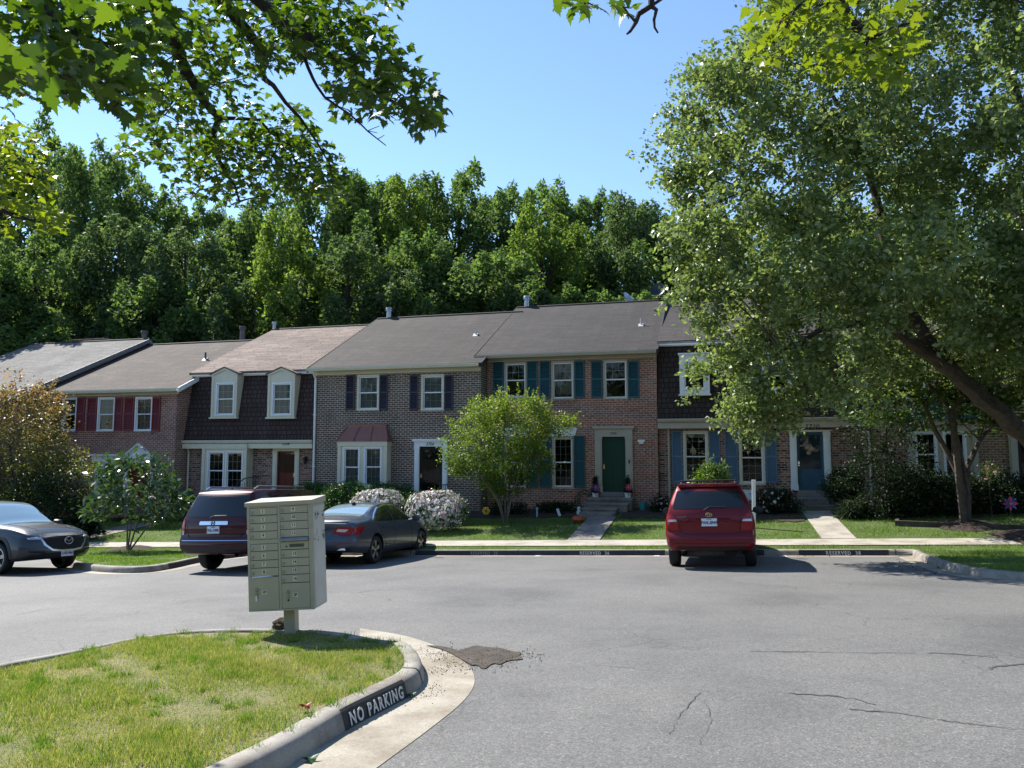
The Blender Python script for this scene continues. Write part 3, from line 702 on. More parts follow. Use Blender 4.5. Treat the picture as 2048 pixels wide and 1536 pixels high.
# ------------------------------------------------------------------ grass
def blades(name, poly, n, zf, h, w, mat, keep=None):
    P = np.array(poly); lo, hi = P.min(0), P.max(0); out = []; tot = 0
    while tot < n:
        q = rng.uniform(lo, hi, (n, 2)); q = q[inpoly(q, poly)]
        if keep is not None: q = q[keep(q)]
        out.append(q); tot += len(q)
    q = np.concatenate(out)[:n]
    z = np.array([zf(x, y) for x, y in q])
    a = rng.uniform(0, 2 * math.pi, n); lean = rng.uniform(0.1, 0.9, n); hh = h * rng.uniform(0.45, 1.3, n) * (0.8 + 0.5 * np.sin(q[:, 0] * 2.3) * np.sin(q[:, 1] * 2.9 + 1))
    b = rng.uniform(0, 2 * math.pi, n); ww = w * rng.uniform(0.6, 1.3, n)
    V = np.empty((n, 3, 3)); dx, dy = np.cos(b) * ww / 2, np.sin(b) * ww / 2
    V[:, 0] = np.stack([q[:, 0] - dx, q[:, 1] - dy, z - 0.01], 1); V[:, 1] = np.stack([q[:, 0] + dx, q[:, 1] + dy, z - 0.01], 1)
    V[:, 2] = np.stack([q[:, 0] + np.cos(a) * hh * lean, q[:, 1] + np.sin(a) * hh * lean, z + hh], 1)
    o = npmesh(name, V.reshape(-1, 3), 3, n, mat); o['kind'] = 'stuff'; return o
def isl_keep(q):
    # thin worn places: along the kerb back and round the cabinet's footing
    d = polydist(q, isl_in); p = np.full(len(q), 1.0)
    p[d < 0.12] = 0.45
    for px, py, r in ((470, 1262, 0.30), (540, 1285, 0.28), (660, 1470, 0.25), (690, 1425, 0.3), (400, 1265, 0.25)):
        c = on_road(px, py, 0.13); p[np.hypot(q[:, 0] - c.x, q[:, 1] - c.y) < r] *= 0.12
    nz = np.sin(q[:, 0] * 4.1 + 1) * np.sin(q[:, 1] * 3.7) + np.sin(q[:, 0] * 9 + q[:, 1] * 7)
    p *= np.clip(0.75 + 0.3 * nz, 0.25, 1)
    return rng.uniform(size=len(q)) < p
near = [p for p in isl_poly if p[0] > -7.5]
vis = [(-8.5, 9.5), (-8.5, 2.0), (3, 2.0), (3, 9.5)]
blades('grass', isl_in, 130000, isl_z, 0.038, 0.0065, M['grass_dry'], lambda q: (q[:, 1] > 3.2) & (q[:, 0] > -8) & isl_keep(q))
tu = []
while len(tu) < 130:
    x, y = random.uniform(-5.5, 0.2), random.uniform(3.8, 8.6)
    if inpoly(np.array([[x, y]]), isl_in)[0] and polydist(np.array([[x, y]]), isl_in)[0] > .03: tu.append((x, y))
TU = np.array(tu + [isl_in[k] for k in range(20, len(isl_in) - 10, 3)])
tq = np.repeat(TU, 60, 0) + rng.normal(0, .035, (len(TU) * 60, 2))
hz = 0.055 * rng.uniform(.5, 1.3, len(tq)); az = rng.uniform(0, 6.283, len(tq)); wz = .0075; ln = rng.uniform(.2, 1.0, len(tq)); zz = np.array([isl_z(x, y) for x, y in tq]); bz = rng.uniform(0, 6.283, len(tq))
V = np.empty((len(tq), 3, 3)); V[:, 0] = np.stack([tq[:, 0] - np.cos(bz) * wz / 2, tq[:, 1] - np.sin(bz) * wz / 2, zz - .01], 1); V[:, 1] = np.stack([tq[:, 0] + np.cos(bz) * wz / 2, tq[:, 1] + np.sin(bz) * wz / 2, zz - .01], 1); V[:, 2] = np.stack([tq[:, 0] + np.cos(az) * hz * ln, tq[:, 1] + np.sin(az) * hz * ln, zz + hz], 1)
o = npmesh('grass', V.reshape(-1, 3), 3, len(tq), M['grass']); o['kind'] = 'stuff'
def lawn_keep(q):
    u = q[:, 0] * CP - q[:, 1] * SP; v = q[:, 0] * SP + q[:, 1] * CP
    k = ((v < 20.33) | (v > 21.58)) & (v < 25.3)
    for a, b in (w08, w10): k &= ~((u > a - 0.02) & (u < b + 0.02) & (v > 21.5))
    for c, r in ((dog_p, 0.8), (big_p, 1.6), (mag_p, 0.6)): k &= np.hypot(q[:, 0] - c.x, q[:, 1] - c.y) > r
    return k & (u > -24) & (u < 12)
blades('grass', lawn_outline, 150000, Lxy, 0.06, 0.014, M['grass'], lawn_keep)
edge_poly = inner + [uv2xy(12, 20.3), uv2xy(-8, 20.3)]

# ------------------------------------------------------------------ houses
class House:
    def __init__(s, name, label, px_l, py, v, group='attached brick houses in the row'):
        s.v = v; s.u0 = px_l; s.z0 = py
        s.root = empty(name, (*uv2xy(s.u0, v), s.z0), -PHI)
        tag(s.root, label, 'house', group)
    def P(s, px, py, dv=0.0):
        u, z = at_v(px, py, s.v + dv); return (u - s.u0, z - s.z0)
    def R(s, x0, x1, y0, y1, dv=0.0):        # photo box -> local (x0, x1, z0, z1)
        xm, ym = (x0 + x1) / 2, (y0 + y1) / 2
        a = s.P(x0, ym, dv)[0]; b = s.P(x1, ym, dv)[0]; c = s.P(xm, y1, dv)[1]; d = s.P(xm, y0, dv)[1]
        return (a, b, c, d)
def wall_holes(mb, x0, x1, z0, z1, holes, y=0.0, depth=0.12, mi=0, mir=None):
    xs = sorted({x0, x1, *[h[0] for h in holes], *[h[1] for h in holes]}); zs = sorted({z0, z1, *[h[2] for h in holes], *[h[3] for h in holes]})
    xs = [x for x in xs if x0 <= x <= x1]; zs = [z for z in zs if z0 <= z <= z1]
    for a, b in zip(xs[:-1], xs[1:]):
        for c, d in zip(zs[:-1], zs[1:]):
            mx, mz = (a + b) / 2, (c + d) / 2
            if any(h[0] < mx < h[1] and h[2] < mz < h[3] for h in holes): continue
            mb.quad((a, y, c), (b, y, c), (b, y, d), (a, y, d), mi)
    r = mi if mir is None else mir
    for h in holes:
        a, b, c, d = h; e = y + depth
        mb.quad((a, y, c), (a, e, c), (a, e, d), (a, y, d), r); mb.quad((b, e, c), (b, y, c), (b, y, d), (b, e, d), r)
        mb.quad((a, y, d), (a, e, d), (b, e, d), (b, y, d), r); mb.quad((a, e, c), (a, y, c), (b, y, c), (b, e, c), r)
def window(par, rc, y=0.0, mat='vinyl', cols=3, rows=2, blind=None, casing=0.055, low=True, bz=0.0, bmat='blind', outmat=None, sill=True):
    x0, x1, z0, z1 = rc; mb = MB(); c = casing; o = 1 if outmat else 0
    mb.box(x0, x0 + c, y - 0.02, y + 0.06, z0, z1, o); mb.box(x1 - c, x1, y - 0.02, y + 0.06, z0, z1, o)
    mb.box(x0 + c, x1 - c, y - 0.02, y + 0.06, z1 - c, z1, o); mb.box(x0 - 0.01, x1 + 0.01, y - 0.035, y + 0.06, z0, z0 + c * 0.9, o)
    a0, a1, b0, b1 = x0 + c, x1 - c, z0 + c * 0.9, z1 - c; zm = (b0 + b1) / 2; f = 0.042
    for (p0, p1, yy) in ((zm - 0.018, b1, y + 0.03), (b0, zm + 0.018, y + 0.055)):
        mb.box(a0, a0 + f, yy, yy + 0.03, p0, p1); mb.box(a1 - f, a1, yy, yy + 0.03, p0, p1)
        mb.box(a0 + f, a1 - f, yy, yy + 0.03, p1 - f, p1); mb.box(a0 + f, a1 - f, yy, yy + 0.03, p0, p0 + f)
        if p0 == b0 and not low: continue
        for k in range(1, cols):
            x = a0 + f + (a1 - a0 - 2 * f) * k / cols; mb.box(x - 0.0065, x + 0.0065, yy + 0.016, yy + 0.022, p0 + f, p1 - f)
        for k in range(1, rows):
            z = p0 + f + (p1 - p0 - 2 * f) * k / rows; mb.box(a0 + f, a1 - f, yy + 0.0175, yy + 0.0205, z - 0.0065, z + 0.0065)
    w = mb.build('window', [M[mat]] + ([M[outmat]] if outmat else []), par)
    g = MB(); g.quad((a0 + f, y + 0.043, zm), (a1 - f, y + 0.043, zm), (a1 - f, y + 0.043, b1 - f), (a0 + f, y + 0.043, b1 - f))
    g.quad((a0 + f, y + 0.068, b0 + f), (a1 - f, y + 0.068, b0 + f), (a1 - f, y + 0.068, zm), (a0 + f, y + 0.068, zm))
    g.build('pane', M['glass'], w)
    if blind:
        h = (b1 - b0) * blind; bb = MB()
        if bmat == 'blind':
            n = max(4, int(h / 0.055))
            for k in range(n):
                z = b1 - h * (k + 1) / n; bb.quad((a0, y + 0.135, z), (a1, y + 0.135, z), (a1, y + 0.10, z + h / n * 0.85), (a0, y + 0.10, z + h / n * 0.85))
        else:
            n = 14
            for k in range(n):
                xa, xb = a0 + (a1 - a0) * k / n, a0 + (a1 - a0) * (k + 1) / n
                yy = (y + 0.11, y + 0.15); bb.quad((xa, yy[k % 2], b1 - h), (xb, yy[(k + 1) % 2], b1 - h), (xb, yy[(k + 1) % 2], b1), (xa, yy[k % 2], b1))
        bb.build('blind' if bmat == 'blind' else 'curtain', M[bmat], w)
    return w
def shutter(par, rc, mat, y=0.0, n=16):
    x0, x1, z0, z1 = rc; mb = MB(); f = 0.045; ya, yb = y - 0.045, y - 0.005
    mb.box(x0, x0 + f, ya, yb, z0, z1); mb.box(x1 - f, x1, ya, yb, z0, z1); zm = z0 + (z1 - z0) * 0.5
    for a, b in ((z0, z0 + f * 1.4), (zm - f * .6, zm + f * .6), (z1 - f * 1.3, z1)): mb.box(x0 + f, x1 - f, ya + 0.003, yb, a, b)
    for (a, b) in ((z0 + f * 1.4, zm - f * .6), (zm + f * .6, z1 - f * 1.3)):
        k = max(4, int((b - a) / 0.055))
        for i in range(k):
            za, zb = a + (b - a) * i / k, a + (b - a) * (i + 1) / k
            mb.quad((x0 + f, ya + 0.006, za), (x1 - f, ya + 0.006, za), (x1 - f, yb, zb), (x0 + f, yb, zb))
    return mb.build('shutter', M[mat], par)
def door(par, rc, y, mat, style='panel', knob='l', kmat='brass'):
    x0, x1, z0, z1 = rc; mb = MB(); mb.box(x0, x1, y, y + 0.05, z0, z1); w, h = x1 - x0, z1 - z0
    if style == 'panel':
        rows = ((0.80, 0.93), (0.46, 0.74), (0.09, 0.40))
        for a, b in rows:
            for c, d in ((0.13, 0.45), (0.55, 0.87)):
                X0, X1, Z0, Z1 = x0 + w * c, x0 + w * d, z0 + h * a, z0 + h * b
                mb.box(X0, X1, y - 0.004, y, Z0, Z1); mb.box(X0 + 0.03, X1 - 0.03, y - 0.016, y - 0.004, Z0 + 0.03, Z1 - 0.03)
    elif style == 'storm':
        for a, b, c, d in ((0, 0.12, 0, 1), (0.88, 1, 0, 1), (0.12, 0.88, 0, 0.2), (0.12, 0.88, 0.93, 1)):
            mb.box(x0 + w * a, x0 + w * b, y - 0.03, y, z0 + h * c, z0 + h * d)
    d_ = mb.build('door', M[mat], par)
    if style == 'storm':
        g = MB(); g.quad((x0 + w * .12, y - 0.012, z0 + h * .2), (x0 + w * .88, y - 0.012, z0 + h * .2), (x0 + w * .88, y - 0.012, z0 + h * .93), (x0 + w * .12, y - 0.012, z0 + h * .93)); g.build('storm_pane', M['glass'], d_)
    k = MB(); kx = x0 + w * (0.07 if knob == 'l' else 0.93); kz = z0 + h * 0.45
    k.box(kx - 0.025, kx + 0.025, y - 0.042, y - 0.031, kz - 0.07, kz + 0.09); k.lathe([(0.0, -0.09), (0.026, -0.085), (0.026, -0.06), (0.012, -0.05), (0.012, -0.04)], 10, (kx, y, kz - 0.02), 'y')
    k.build('handle', M[kmat], d_, True)
    return d_
def surround(par, rc, y, mat, pw=0.17, hh=0.30, cap=0.10, base=True):
    """pilasters and entablature round an opening; rc is the opening."""
    x0, x1, z0, z1 = rc; mb = MB()
    for a, b in ((x0 - pw, x0), (x1, x1 + pw)):
        mb.box(a, b, y - 0.06, y + 0.1, z0, z1); mb.box(a + pw * .2, b - pw * .2, y - 0.075, y - 0.06, z0 + 0.25, z1 - 0.15)
        mb.box(a - 0.015, b + 0.015, y - 0.085, y + 0.05, z0, z0 + 0.2); mb.box(a - 0.012, b + 0.012, y - 0.08, y + 0.05, z1 - 0.1, z1 - 0.002)
    mb.box(x0 - pw, x1 + pw, y - 0.07, y + 0.1, z1, z1 + hh); mb.box(x0 - pw - 0.03, x1 + pw + 0.03, y - 0.10, y + 0.05, z1 + hh, z1 + hh + cap * .4)
    mb.box(x0 - pw - 0.07, x1 + pw + 0.07, y - 0.15, y + 0.05, z1 + hh + cap * .4, z1 + hh + cap)
    return mb.build('door_surround', M[mat], par)
def downspout(par, x, z0, z1, mat, y=0.0, elbow=0.28):
    mb = MB(); pts = [(x, y - elbow, z1), (x, y - elbow, z1 - 0.08), (x, y - 0.07, z1 - 0.33), (x, y - 0.07, z0 + 0.1), (x, y - 0.2, z0)] if elbow else [(x, y - 0.07, z1), (x, y - 0.07, z0)]
    mb.tube(pts, 0.042, 6)
    for f in (0.35, 0.7): z = z0 + (z1 - z0) * f; mb.box(x - 0.06, x + 0.06, y - 0.118, y - 0.003, z - 0.015, z + 0.015)
    return mb.build('downspout', M[mat], par)
def gutter(par, x0, x1, y, z, mat):
    mb = MB(); mb.prism_x([(y - 0.11, z), (y - 0.12, z - 0.03), (y - 0.075, z - 0.12), (y, z - 0.12), (y, z), (y - 0.01, z), (y - 0.01, z - 0.1), (y - 0.07, z - 0.1), (y - 0.1, z - 0.02), (y - 0.1, z)][::-1], x0, x1)
    return mb.build('gutter', M[mat], par)
def roof(par, x0, x1, ov, ze, hd, zr, mat, rake='cream', hd2=None, rakes='lr', th=0.10):
    hd2 = hd2 or hd; yb = hd + hd2 + ov; root = MB()
    s = (zr - ze) / (hd + ov)
    pol = [(-ov, ze), (-ov, ze - th), (hd, zr - th), (yb, ze - th), (yb, ze), (hd, zr)]
    root.prism_x(pol, x0, x1)
    r = root.build('roof', [M[mat]], par)
    c = MB(); c.tube([(x0, hd, zr + 0.012), ((x0 + x1) / 2, hd, zr + 0.02), (x1, hd, zr + 0.012)], 0.05, 6); c.build('ridge_cap', M['edge'], r)
    rb = MB()
    for side, x in (('l', x0), ('r', x1)):
        if side in rakes:
            a, b = (x - 0.03, x - 0.002) if side == 'l' else (x + 0.002, x + 0.03)
            rb.prism_x([(-ov - 0.02, ze + 0.012), (-ov - 0.02, ze - 0.2), (hd, zr - 0.2), (yb, ze - 0.2), (yb, ze + 0.012), (hd, zr + 0.012)], a, b)
    if rb.v: rb.build('rake_board', M[rake], r)
    return r
def shell(par, w, z0, ze, zr, hd, holes, mat, sills=(), hd2=None, left=True, rowlock=True):
    hd2 = hd2 or hd; D = hd + hd2; mb = MB()
    wall_holes(mb, 0, w, z0, ze, holes)
    for x, f in ((0, False), (w, True)):
        p = [(x, 0, z0), (x, D, z0), (x, D, ze), (x, hd, zr), (x, 0, ze)]
        mb.add(p if f else p[::-1], [(0, 1, 2, 3, 4)])
    mb.quad((w, D, z0), (0, D, z0), (0, D, ze), (w, D, ze))
    for a, b, c, d in sills:
        if rowlock: mb.box(a - 0.06, b + 0.06, -0.03, 0.05, c - 0.10, c - 0.001)
    return mb.build('wall', M[mat], par)
def vent(par, x, y, z, h=0.3, r=0.04):
    mb = MB(); mb.tube([(x, y, z - 0.05), (x, y, z + h)], r, 8, 0); f = MB(); f.prism_x([(y - 0.13, z - 0.055), (y + 0.13, z + 0.075), (y + 0.03, z + 0.08), (y - 0.04, z + 0.03)][::-1], x - 0.10, x + 0.10)
    v = mb.build('vent_pipe', M['lead'] if r < 0.045 else M['pipe'], par, True); f.build('flashing', M['lead'], par)
def flue(par, x, y, z, h=0.75, r=0.11, mat='zinc'):
    mb = MB(); mb.lathe([(r, z - 0.3), (r, z + h * .72), (r * 1.35, z + h * .72), (r * 1.35, z + h * .8), (r * 1.05, z + h * .8), (r * 1.05, z + h * .86), (r * 1.4, z + h * .86), (r * 1.2, z + h), (0, z + h)], 14, (x, y, 0))
    return mb.build('chimney_flue', M[mat], par, True)
def lantern(par, x, z, y=0.0, mat='black', s=1.0):
    mb = MB(); mb.box(x - 0.05, x + 0.05, y - 0.03, y - 0.002, z - 0.08, z + 0.1); mb.tube([(x, y - 0.02, z + 0.06), (x, y - 0.1, z + 0.1), (x, y - 0.14, z + 0.04)], 0.012, 6)
    mb.lathe([(0.0, 0.06), (0.09, 0.0), (0.075, -0.01), (0.055, -0.17), (0.03, -0.2), (0.0, -0.21)], 6, (x, y - 0.14, z + 0.02)); return mb.build('wall_lantern', M[mat], par)
def number(par, s, x, z, y, size, mat='inkblack', shear=0.25):
    return text('house_number', s, size, M[mat], par, (x, y, z), (rad(90), 0, 0), shear, 0.004)
def frieze(par, x0, x1, z0, z1, mat, ov=0.3, y=0.0):
    mb = MB(); mb.box(x0, x1, y - 0.035, y + 0.02, z0, z1); mb.box(x0, x1, y - 0.05, y - 0.035, z0, z0 + 0.05); mb.box(x0 + .002, x1 - .002, y - ov, y - 0.036, z1 - 0.03, z1 - 0.002)
    return mb.build('frieze', M[mat], par)
def muv(px, py, v): return at_v(px, py, v)[0]
GZ = lambda u: zg(u)

# --- 3702: red shutters
vB = 26.5
uB0, uB1 = muv(92, 850, vB), muv(352, 850, vB)
H = House('brick_house', 'brick house with red shutters under a brown shingle roof', uB0, zg(uB0) - 0.35, vB)
r = H.root; w = uB1 - uB0
win = [H.R(123.7, 153, 795, 862), H.R(195, 229, 794.6, 862.5), H.R(270, 304, 794, 862.5)]; w1 = H.R(190, 228, 926, 990)
ze = H.P(230, 779, -0.32)[1]; zr = H.P(330, 689, 5.9)[1]; dro = H.R(255, 298, 928, 1003)
shell(r, w, -0.8, ze - 0.14, zr - 0.16, 5.9, win + [w1, dro], 'brick_rust', win + [w1])
for k, q in enumerate(win): window(r, q, blind=(0.55, 0.55, 1.0)[k], bmat=('blind', 'blind', 'curtain')[k], cols=2)
window(r, w1, blind=0.4)
for a, b in ((106, 122.5), (154, 170), (175, 194), (230, 245), (249, 268.5), (305, 321)): shutter(r, H.R(a, b, 794.5, 861.5), 'sh_red')
mb = MB(); q = w1; mb.box(q[0] - 0.15, q[1] + 0.15, -0.07, 0.02, q[3] + 0.02, q[3] + 0.3); mb.box(q[0] - 0.24, q[1] + 0.24, -0.13, 0.02, q[3] + 0.3, q[3] + 0.38); mb.build('window_head', M['white'], r)
roof(r, -0.1, w + 0.28, 0.32, ze, 5.9, zr, 'roof_brown', 'white', None, 'r'); gutter(r, 0.1, w + 0.28, -0.32, ze - 0.02, 'cream'); frieze(r, 0, w + 0.05, max(ze - 0.5, win[0][3] + 0.03), ze - 0.11, 'cream')
door(r, dro, 0.08, 'door_red'); s = surround(r, dro, 0, 'white', 0.16, 0.16, 0.06)
xm = (dro[0] + dro[1]) / 2; hw = (dro[1] - dro[0]) / 2 + 0.3; z = dro[3] + 0.225
mb = MB(); mb.prism([(xm - hw, z), (xm + hw, z), (xm, z + 0.55)], -0.08, 0.0); mb.prism([(xm - hw - 0.06, z), (xm - hw + 0.06, z), (xm, z + 0.56), (xm + hw - 0.06, z), (xm + hw + 0.06, z), (xm, z + 0.64)], -0.16, -0.02); mb.build('pediment', M['white'], r)
xv, zv = H.P(411, 711, 3.2); vent(r, xv, 3.2, ze + (zr - ze) * (3.52 / 6.22), 0.34, 0.045)
xv, zv = H.P(485, 668, 6.5); flue(r, xv, 6.5, zv - 0.2, 0.6, 0.13, 'pipe')
mb = MB()
for k in range(3): mb.box(xm - 0.75, xm + 0.75, -0.45 - 0.32 * k, -0.13, dro[2] - 0.17 * (k + 1), dro[2] - 0.17 * k - 0.001 if k else dro[2] - 0.02)
mb.build('front_step', M['stone'], r)
zeB, zrB, z0B = ze, zr, H.z0

# --- 3700, at the left end: grey roof standing forward of its neighbour
vA = vB - 2.3
uA1 = muv(92, 850, vB) - 0.15; uA0 = uA1 - 7.2
H = House('brick_house', 'brick house with pale grey roof at the left end, behind the red-tipped tree', uA0, zg(uA0) - 0.2, vA)
w = uA1 - uA0; sB_ = (zrB - zeB) / 6.22; zr = zrB + z0B - H.z0 + 0.32; ze = zeB + z0B - H.z0 + 0.32 - sB_ * 2.33
hA = [(w - 2.6, w - 1.7, 3.5, 4.8), (w - 5.2, w - 4.3, 3.5, 4.8), (w - 2.7, w - 1.6, 0.9, 2.5)]
shell(H.root, w, -0.6, ze - 0.16, zr - 0.2, 8.2, hA, 'brick_red', hA, hd2=5)
for h in hA: window(H.root, h)
roof(H.root, -0.2, w + 0.22, 0.35, ze, 8.2, zr, 'roof_grey', 'greyboard', 5, 'r'); gutter(H.root, -0.2, w + 0.2, -0.35, ze - 0.02, 'white'); frieze(H.root, 0, w, ze - 0.45, ze - 0.12, 'white')
downspout(H.root, w - 0.15, 0.1, ze - 0.1, 'white'); flue(H.root, w - 0.35, 8.5, zr, 0.5, 0.14, 'pipe')
mb = MB(); mb.box(w - 5.6, w - 3.6, 9.2, 10.0, zr - 1.0, zr + 0.28); mb.box(w - 5.7, w - 3.5, 9.1, 10.1, zr + 0.28, zr + 0.36); mb.build('chimney', M['brick_rust'], H.root)

# --- 3704: mansard with two dormers
def mansard(H, w, zc, zt, mat, y0=-0.34, y1=0.16):
    mb = MB(); mb.prism_x([(y0, zc), (0.5, zc), (0.5, zt), (y1, zt), (y1 - 0.22, zt - (zt - zc) * 0.45)], 0, w); return mb.build('mansard_slope', M[mat], H.root)
def dormer(H, rc, win_rc, y, ytop, peak, mat, outer='cream', blind=None, bmat='curtain'):
    x0, x1, z0, z1 = rc; mb = MB(); D = 1.0
    wall_holes(mb, x0, x1, z0, z1, [win_rc], y, 0.12)
    xm = (x0 + x1) / 2
    mb.add([(x0, y, z1), (x1, y, z1), (xm, y, peak)], [(0, 1, 2)])
    for x, f in ((x0, 1), (x1, 0)):
        p = [(x, y, z0), (x, y + D, z0), (x, y + D, z1), (x, y, z1)]; mb.add(p[::-1] if f else p, [(0, 1, 2, 3)])
    mb.box(x0 - 0.05, x1 + 0.05, y - 0.06, y + 0.1, z0 - 0.07, z0)
    f = 0.10
    for a, b in ((x0, x0 + f), (x1 - f, x1)): mb.box(a, b, y - 0.02, y - 0.002, z0, z1)
    mb.prism([(x0 - 0.06, z1 - 0.02), (x0 + 0.07, z1 - 0.02), (xm, peak - 0.07), (x1 - 0.07, z1 - 0.02), (x1 + 0.06, z1 - 0.02), (xm, peak + 0.03)], y - 0.05, y - 0.003)
    d = mb.build('dormer', M[outer], H.root)
    rf = MB(); rf.prism([(x0 - 0.1, z1), (xm, peak + 0.02), (x1 + 0.1, z1), (x1 + 0.1, z1 + 0.05), (xm, peak + 0.08), (x0 - 0.1, z1 + 0.05)], y - 0.07, y + 1.6); rf.build('dormer_roof', M[mat], d)
    window(d, win_rc, y, blind=blind, bmat=bmat)
    return d
vC = 27.3
uC0, uC1 = uB1 + 0.02, muv(627, 850, 27.0)
H = House('brick_house', 'house with dark brown mansard, two cream dormers and a dark red door', uC0, zg(uC0) - 0.3, vC)
r = H.root; w = uC1 - uC0
zc = H.P(490, 880.5, -0.34)[1]; zt = H.P(490, 751, 0.16)[1]; zr = H.P(600, 657, 6.1)[1]
zf = H.P(490, 897, 0)[1]
bayr = H.R(404, 492, 890, 1004, -0.45); dro = H.R(554.6, 590, 902.5, 990)
shell(r, w, -0.8, zc - 0.02, zc + 0.01, 6.0, [dro, (bayr[0] + 0.15, bayr[1] - 0.15, bayr[2] + 0.3, bayr[3] - 0.2)], 'brick_mix', rowlock=False)
mansard(H, w, zc, zt, 'mansard')
mb = MB(); mb.box(0, w, -0.40, 0.03, zf, zc - 0.14); mb.build('frieze', M['cream'], r); gutter(r, 0.0, w, -0.36, zc + 0.0, 'cream')
mb = MB(); mb.box(0.02, w, 0.02, 0.3, zt - 0.02, zt + 0.12); mb.box(0, w, -0.06, 0.02, zt + 0.02, zt + 0.14); mb.build('eave_trim', M['white'], r)
mb = MB(); mb.prism_x([(-0.06, zt + 0.16), (-0.06, zt + 0.06), (6.1, zr - 0.1), (12.2, zt + 0.06), (12.2, zt + 0.16), (6.1, zr)], -0.06, w - 0.02); rf = mb.build('roof', M['roof_tan'], r)
mb = MB(); mb.tube([(-0.06, 6.1, zr + 0.015), (w - 0.02, 6.1, zr + 0.015)], 0.05, 6); mb.build('ridge_cap', M['edge'], rf)
mb = MB(); mb.add([(0, 0.5, zt), (0, 11.7, zt), (0, 6.1, zr - 0.12)], [(0, 1, 2)]); mb.box(0, w, 11.6, 11.8, -0.8, zt); mb.build('gable', M['brick_mix'], r)
for (a, b), (c, d) in (((423, 474), (431.6, 468.5)), ((535.5, 589.5), (543.7, 583))):
    rc = H.R(a, b, 749, 834, -0.30); wr = H.R(c, d, 765, 831, -0.30); pk = H.P((a + b) / 2, 737, -0.30)[1]
    dormer(H, rc, wr, -0.30, 0.2, pk, 'roof_tan', blind=0.95)
# bay window on the ground floor
def bay(H, rc, depth, wins, mat, roofmat=None, head=0.0, foot=True, **kw):
    x0, x1, z0, z1 = rc; mb = MB(); y = -depth
    wall_holes(mb, x0, x1, z0, z1, wins, y, 0.1)
    mb.quad((x1, y, z0), (x1, 0, z0), (x1, 0, z1), (x1, y, z1)); mb.quad((x0, 0, z0), (x0, y, z0), (x0, y, z1), (x0, 0, z1)); mb.quad((x0, 0, z0), (x1, 0, z0), (x1, y, z0), (x0, y, z0)); mb.quad((x0, y, z1), (x1, y, z1), (x1, 0, z1), (x0, 0, z1))
    for a, b in ((x0 - 0.02, x0 + 0.12), (x1 - 0.12, x1 + 0.02)): mb.box(a, b, y - 0.03, y - 0.002, z0, z1)
    mb.box(x0 - 0.03, x1 + 0.03, y - 0.045, -0.001, z1 - 0.16, z1 + 0.02)
    b_ = mb.build('bay_window', M[mat], H.root)
    for q in wins: window(b_, q, y, **kw)
    return b_
wl = H.R(414, 448, 902, 981, -0.45); wr_ = H.R(450.5, 485.5, 902, 981, -0.45)
bay(H, bayr, 0.45, [wl, wr_], 'cream', blind=0.0)
door(r, dro, 0.06, 'door_red', 'panel', 'r'); surround(r, dro, 0, 'cream', 0.2, 0.2, 0.08)
sp = MB(); sp.quad((dro[0] + 0.05, 0.035, dro[2] + 0.9), (dro[1] - 0.05, 0.035, dro[2] + 0.9), (dro[1] - 0.05, 0.035, dro[3] - 0.05), (dro[0] + 0.05, 0.035, dro[3] - 0.05)); sp.build('storm_pane', M['glass'], r)
x, z = H.P(571, 888, -0.41); number(r, '3704', x, z, -0.413, 0.17)
x, z = H.P(613, 918); lantern(r, x, z); x, z = H.P(377, 890, -0.1); downspout(r, x, 0.0, zc - 0.1, 'cream')
x, z = H.P(549, 643, 6.3); flue(r, x, 6.3, zr - 0.05, 0.5, 0.09)
mb = MB()
for k in range(4): mb.box(dro[0] - 0.35, dro[1] + 0.35, -1.1 - 0.3 * k, -0.2, dro[2] - 0.18 * (k + 1), dro[2] - 0.18 * k - 0.02)
mb.build('front_step', M['stone'], r)
mb = MB(); xl = dro[0] - 0.32; zt_ = dro[2] + 0.78
mb.tube([(xl - 1.35, -1.0, zt_ - 0.75), (xl - 0.6, -0.9, zt_ - 0.1), (xl, -0.85, zt_)], 0.022, 6); mb.tube([(xl, -0.85, zt_), (xl + 0.05, -0.15, zt_)], 0.022, 6)
for k in range(13):
    t = k / 12; x = xl - 1.35 + 1.35 * t; zz = zt_ - 0.75 * (1 - t) ** 1.3; mb.tube([(x, -1.0 + 0.15 * t, zz), (x, -1.0 + 0.15 * t, zz - 0.8)], 0.011, 5)
mb.build('stair_railing', M['black'], r)

# --- 3706: dark brick, plum shutters, copper-brown bay roof
vD = 27.0
uD0, uD1 = muv(626.5, 850, vD), muv(961.5, 850, vD)
H = House('brick_house', 'dark brick house with plum shutters and a red-brown metal bay roof', uD0, zg(uD0) - 0.3, vD)
r = H.root; w = uD1 - uD0
ze = H.P(790, 730.5, -0.34)[1]; zr = H.P(860, 633, 6.0)[1]
win = [H.R(714.6, 758.4, 749.4, 821), H.R(842.6, 888, 748.6, 821)]; dro = H.R(839, 885.5, 893, 1001)
bayr = H.R(676, 773, 884, 985, -0.42)
shell(r, w, -0.8, ze - 0.14, zr - 0.16, 6.0, win + [dro, (bayr[0] + 0.15, bayr[1] - 0.15, bayr[2] + 0.3, bayr[3] - 0.2)], 'brick_dark', win)
for q in win: window(r, q, blind=0.97, outmat='cream', casing=0.075)
for a, b in ((692.5, 709.7), (759.5, 776), (820, 837), (889.5, 906)): shutter(r, H.R(a, b, 750, 820.5), 'sh_plum')
roof(r, -0.12, w + 0.12, 0.34, ze, 6.0, zr, 'roof_dark', 'edge', None, 'lr'); gutter(r, -0.14, w + 0.0, -0.34, ze - 0.02, 'cream'); frieze(r, 0, w, max(ze - 0.42, win[0][3] + 0.03), ze - 0.11, 'cream')
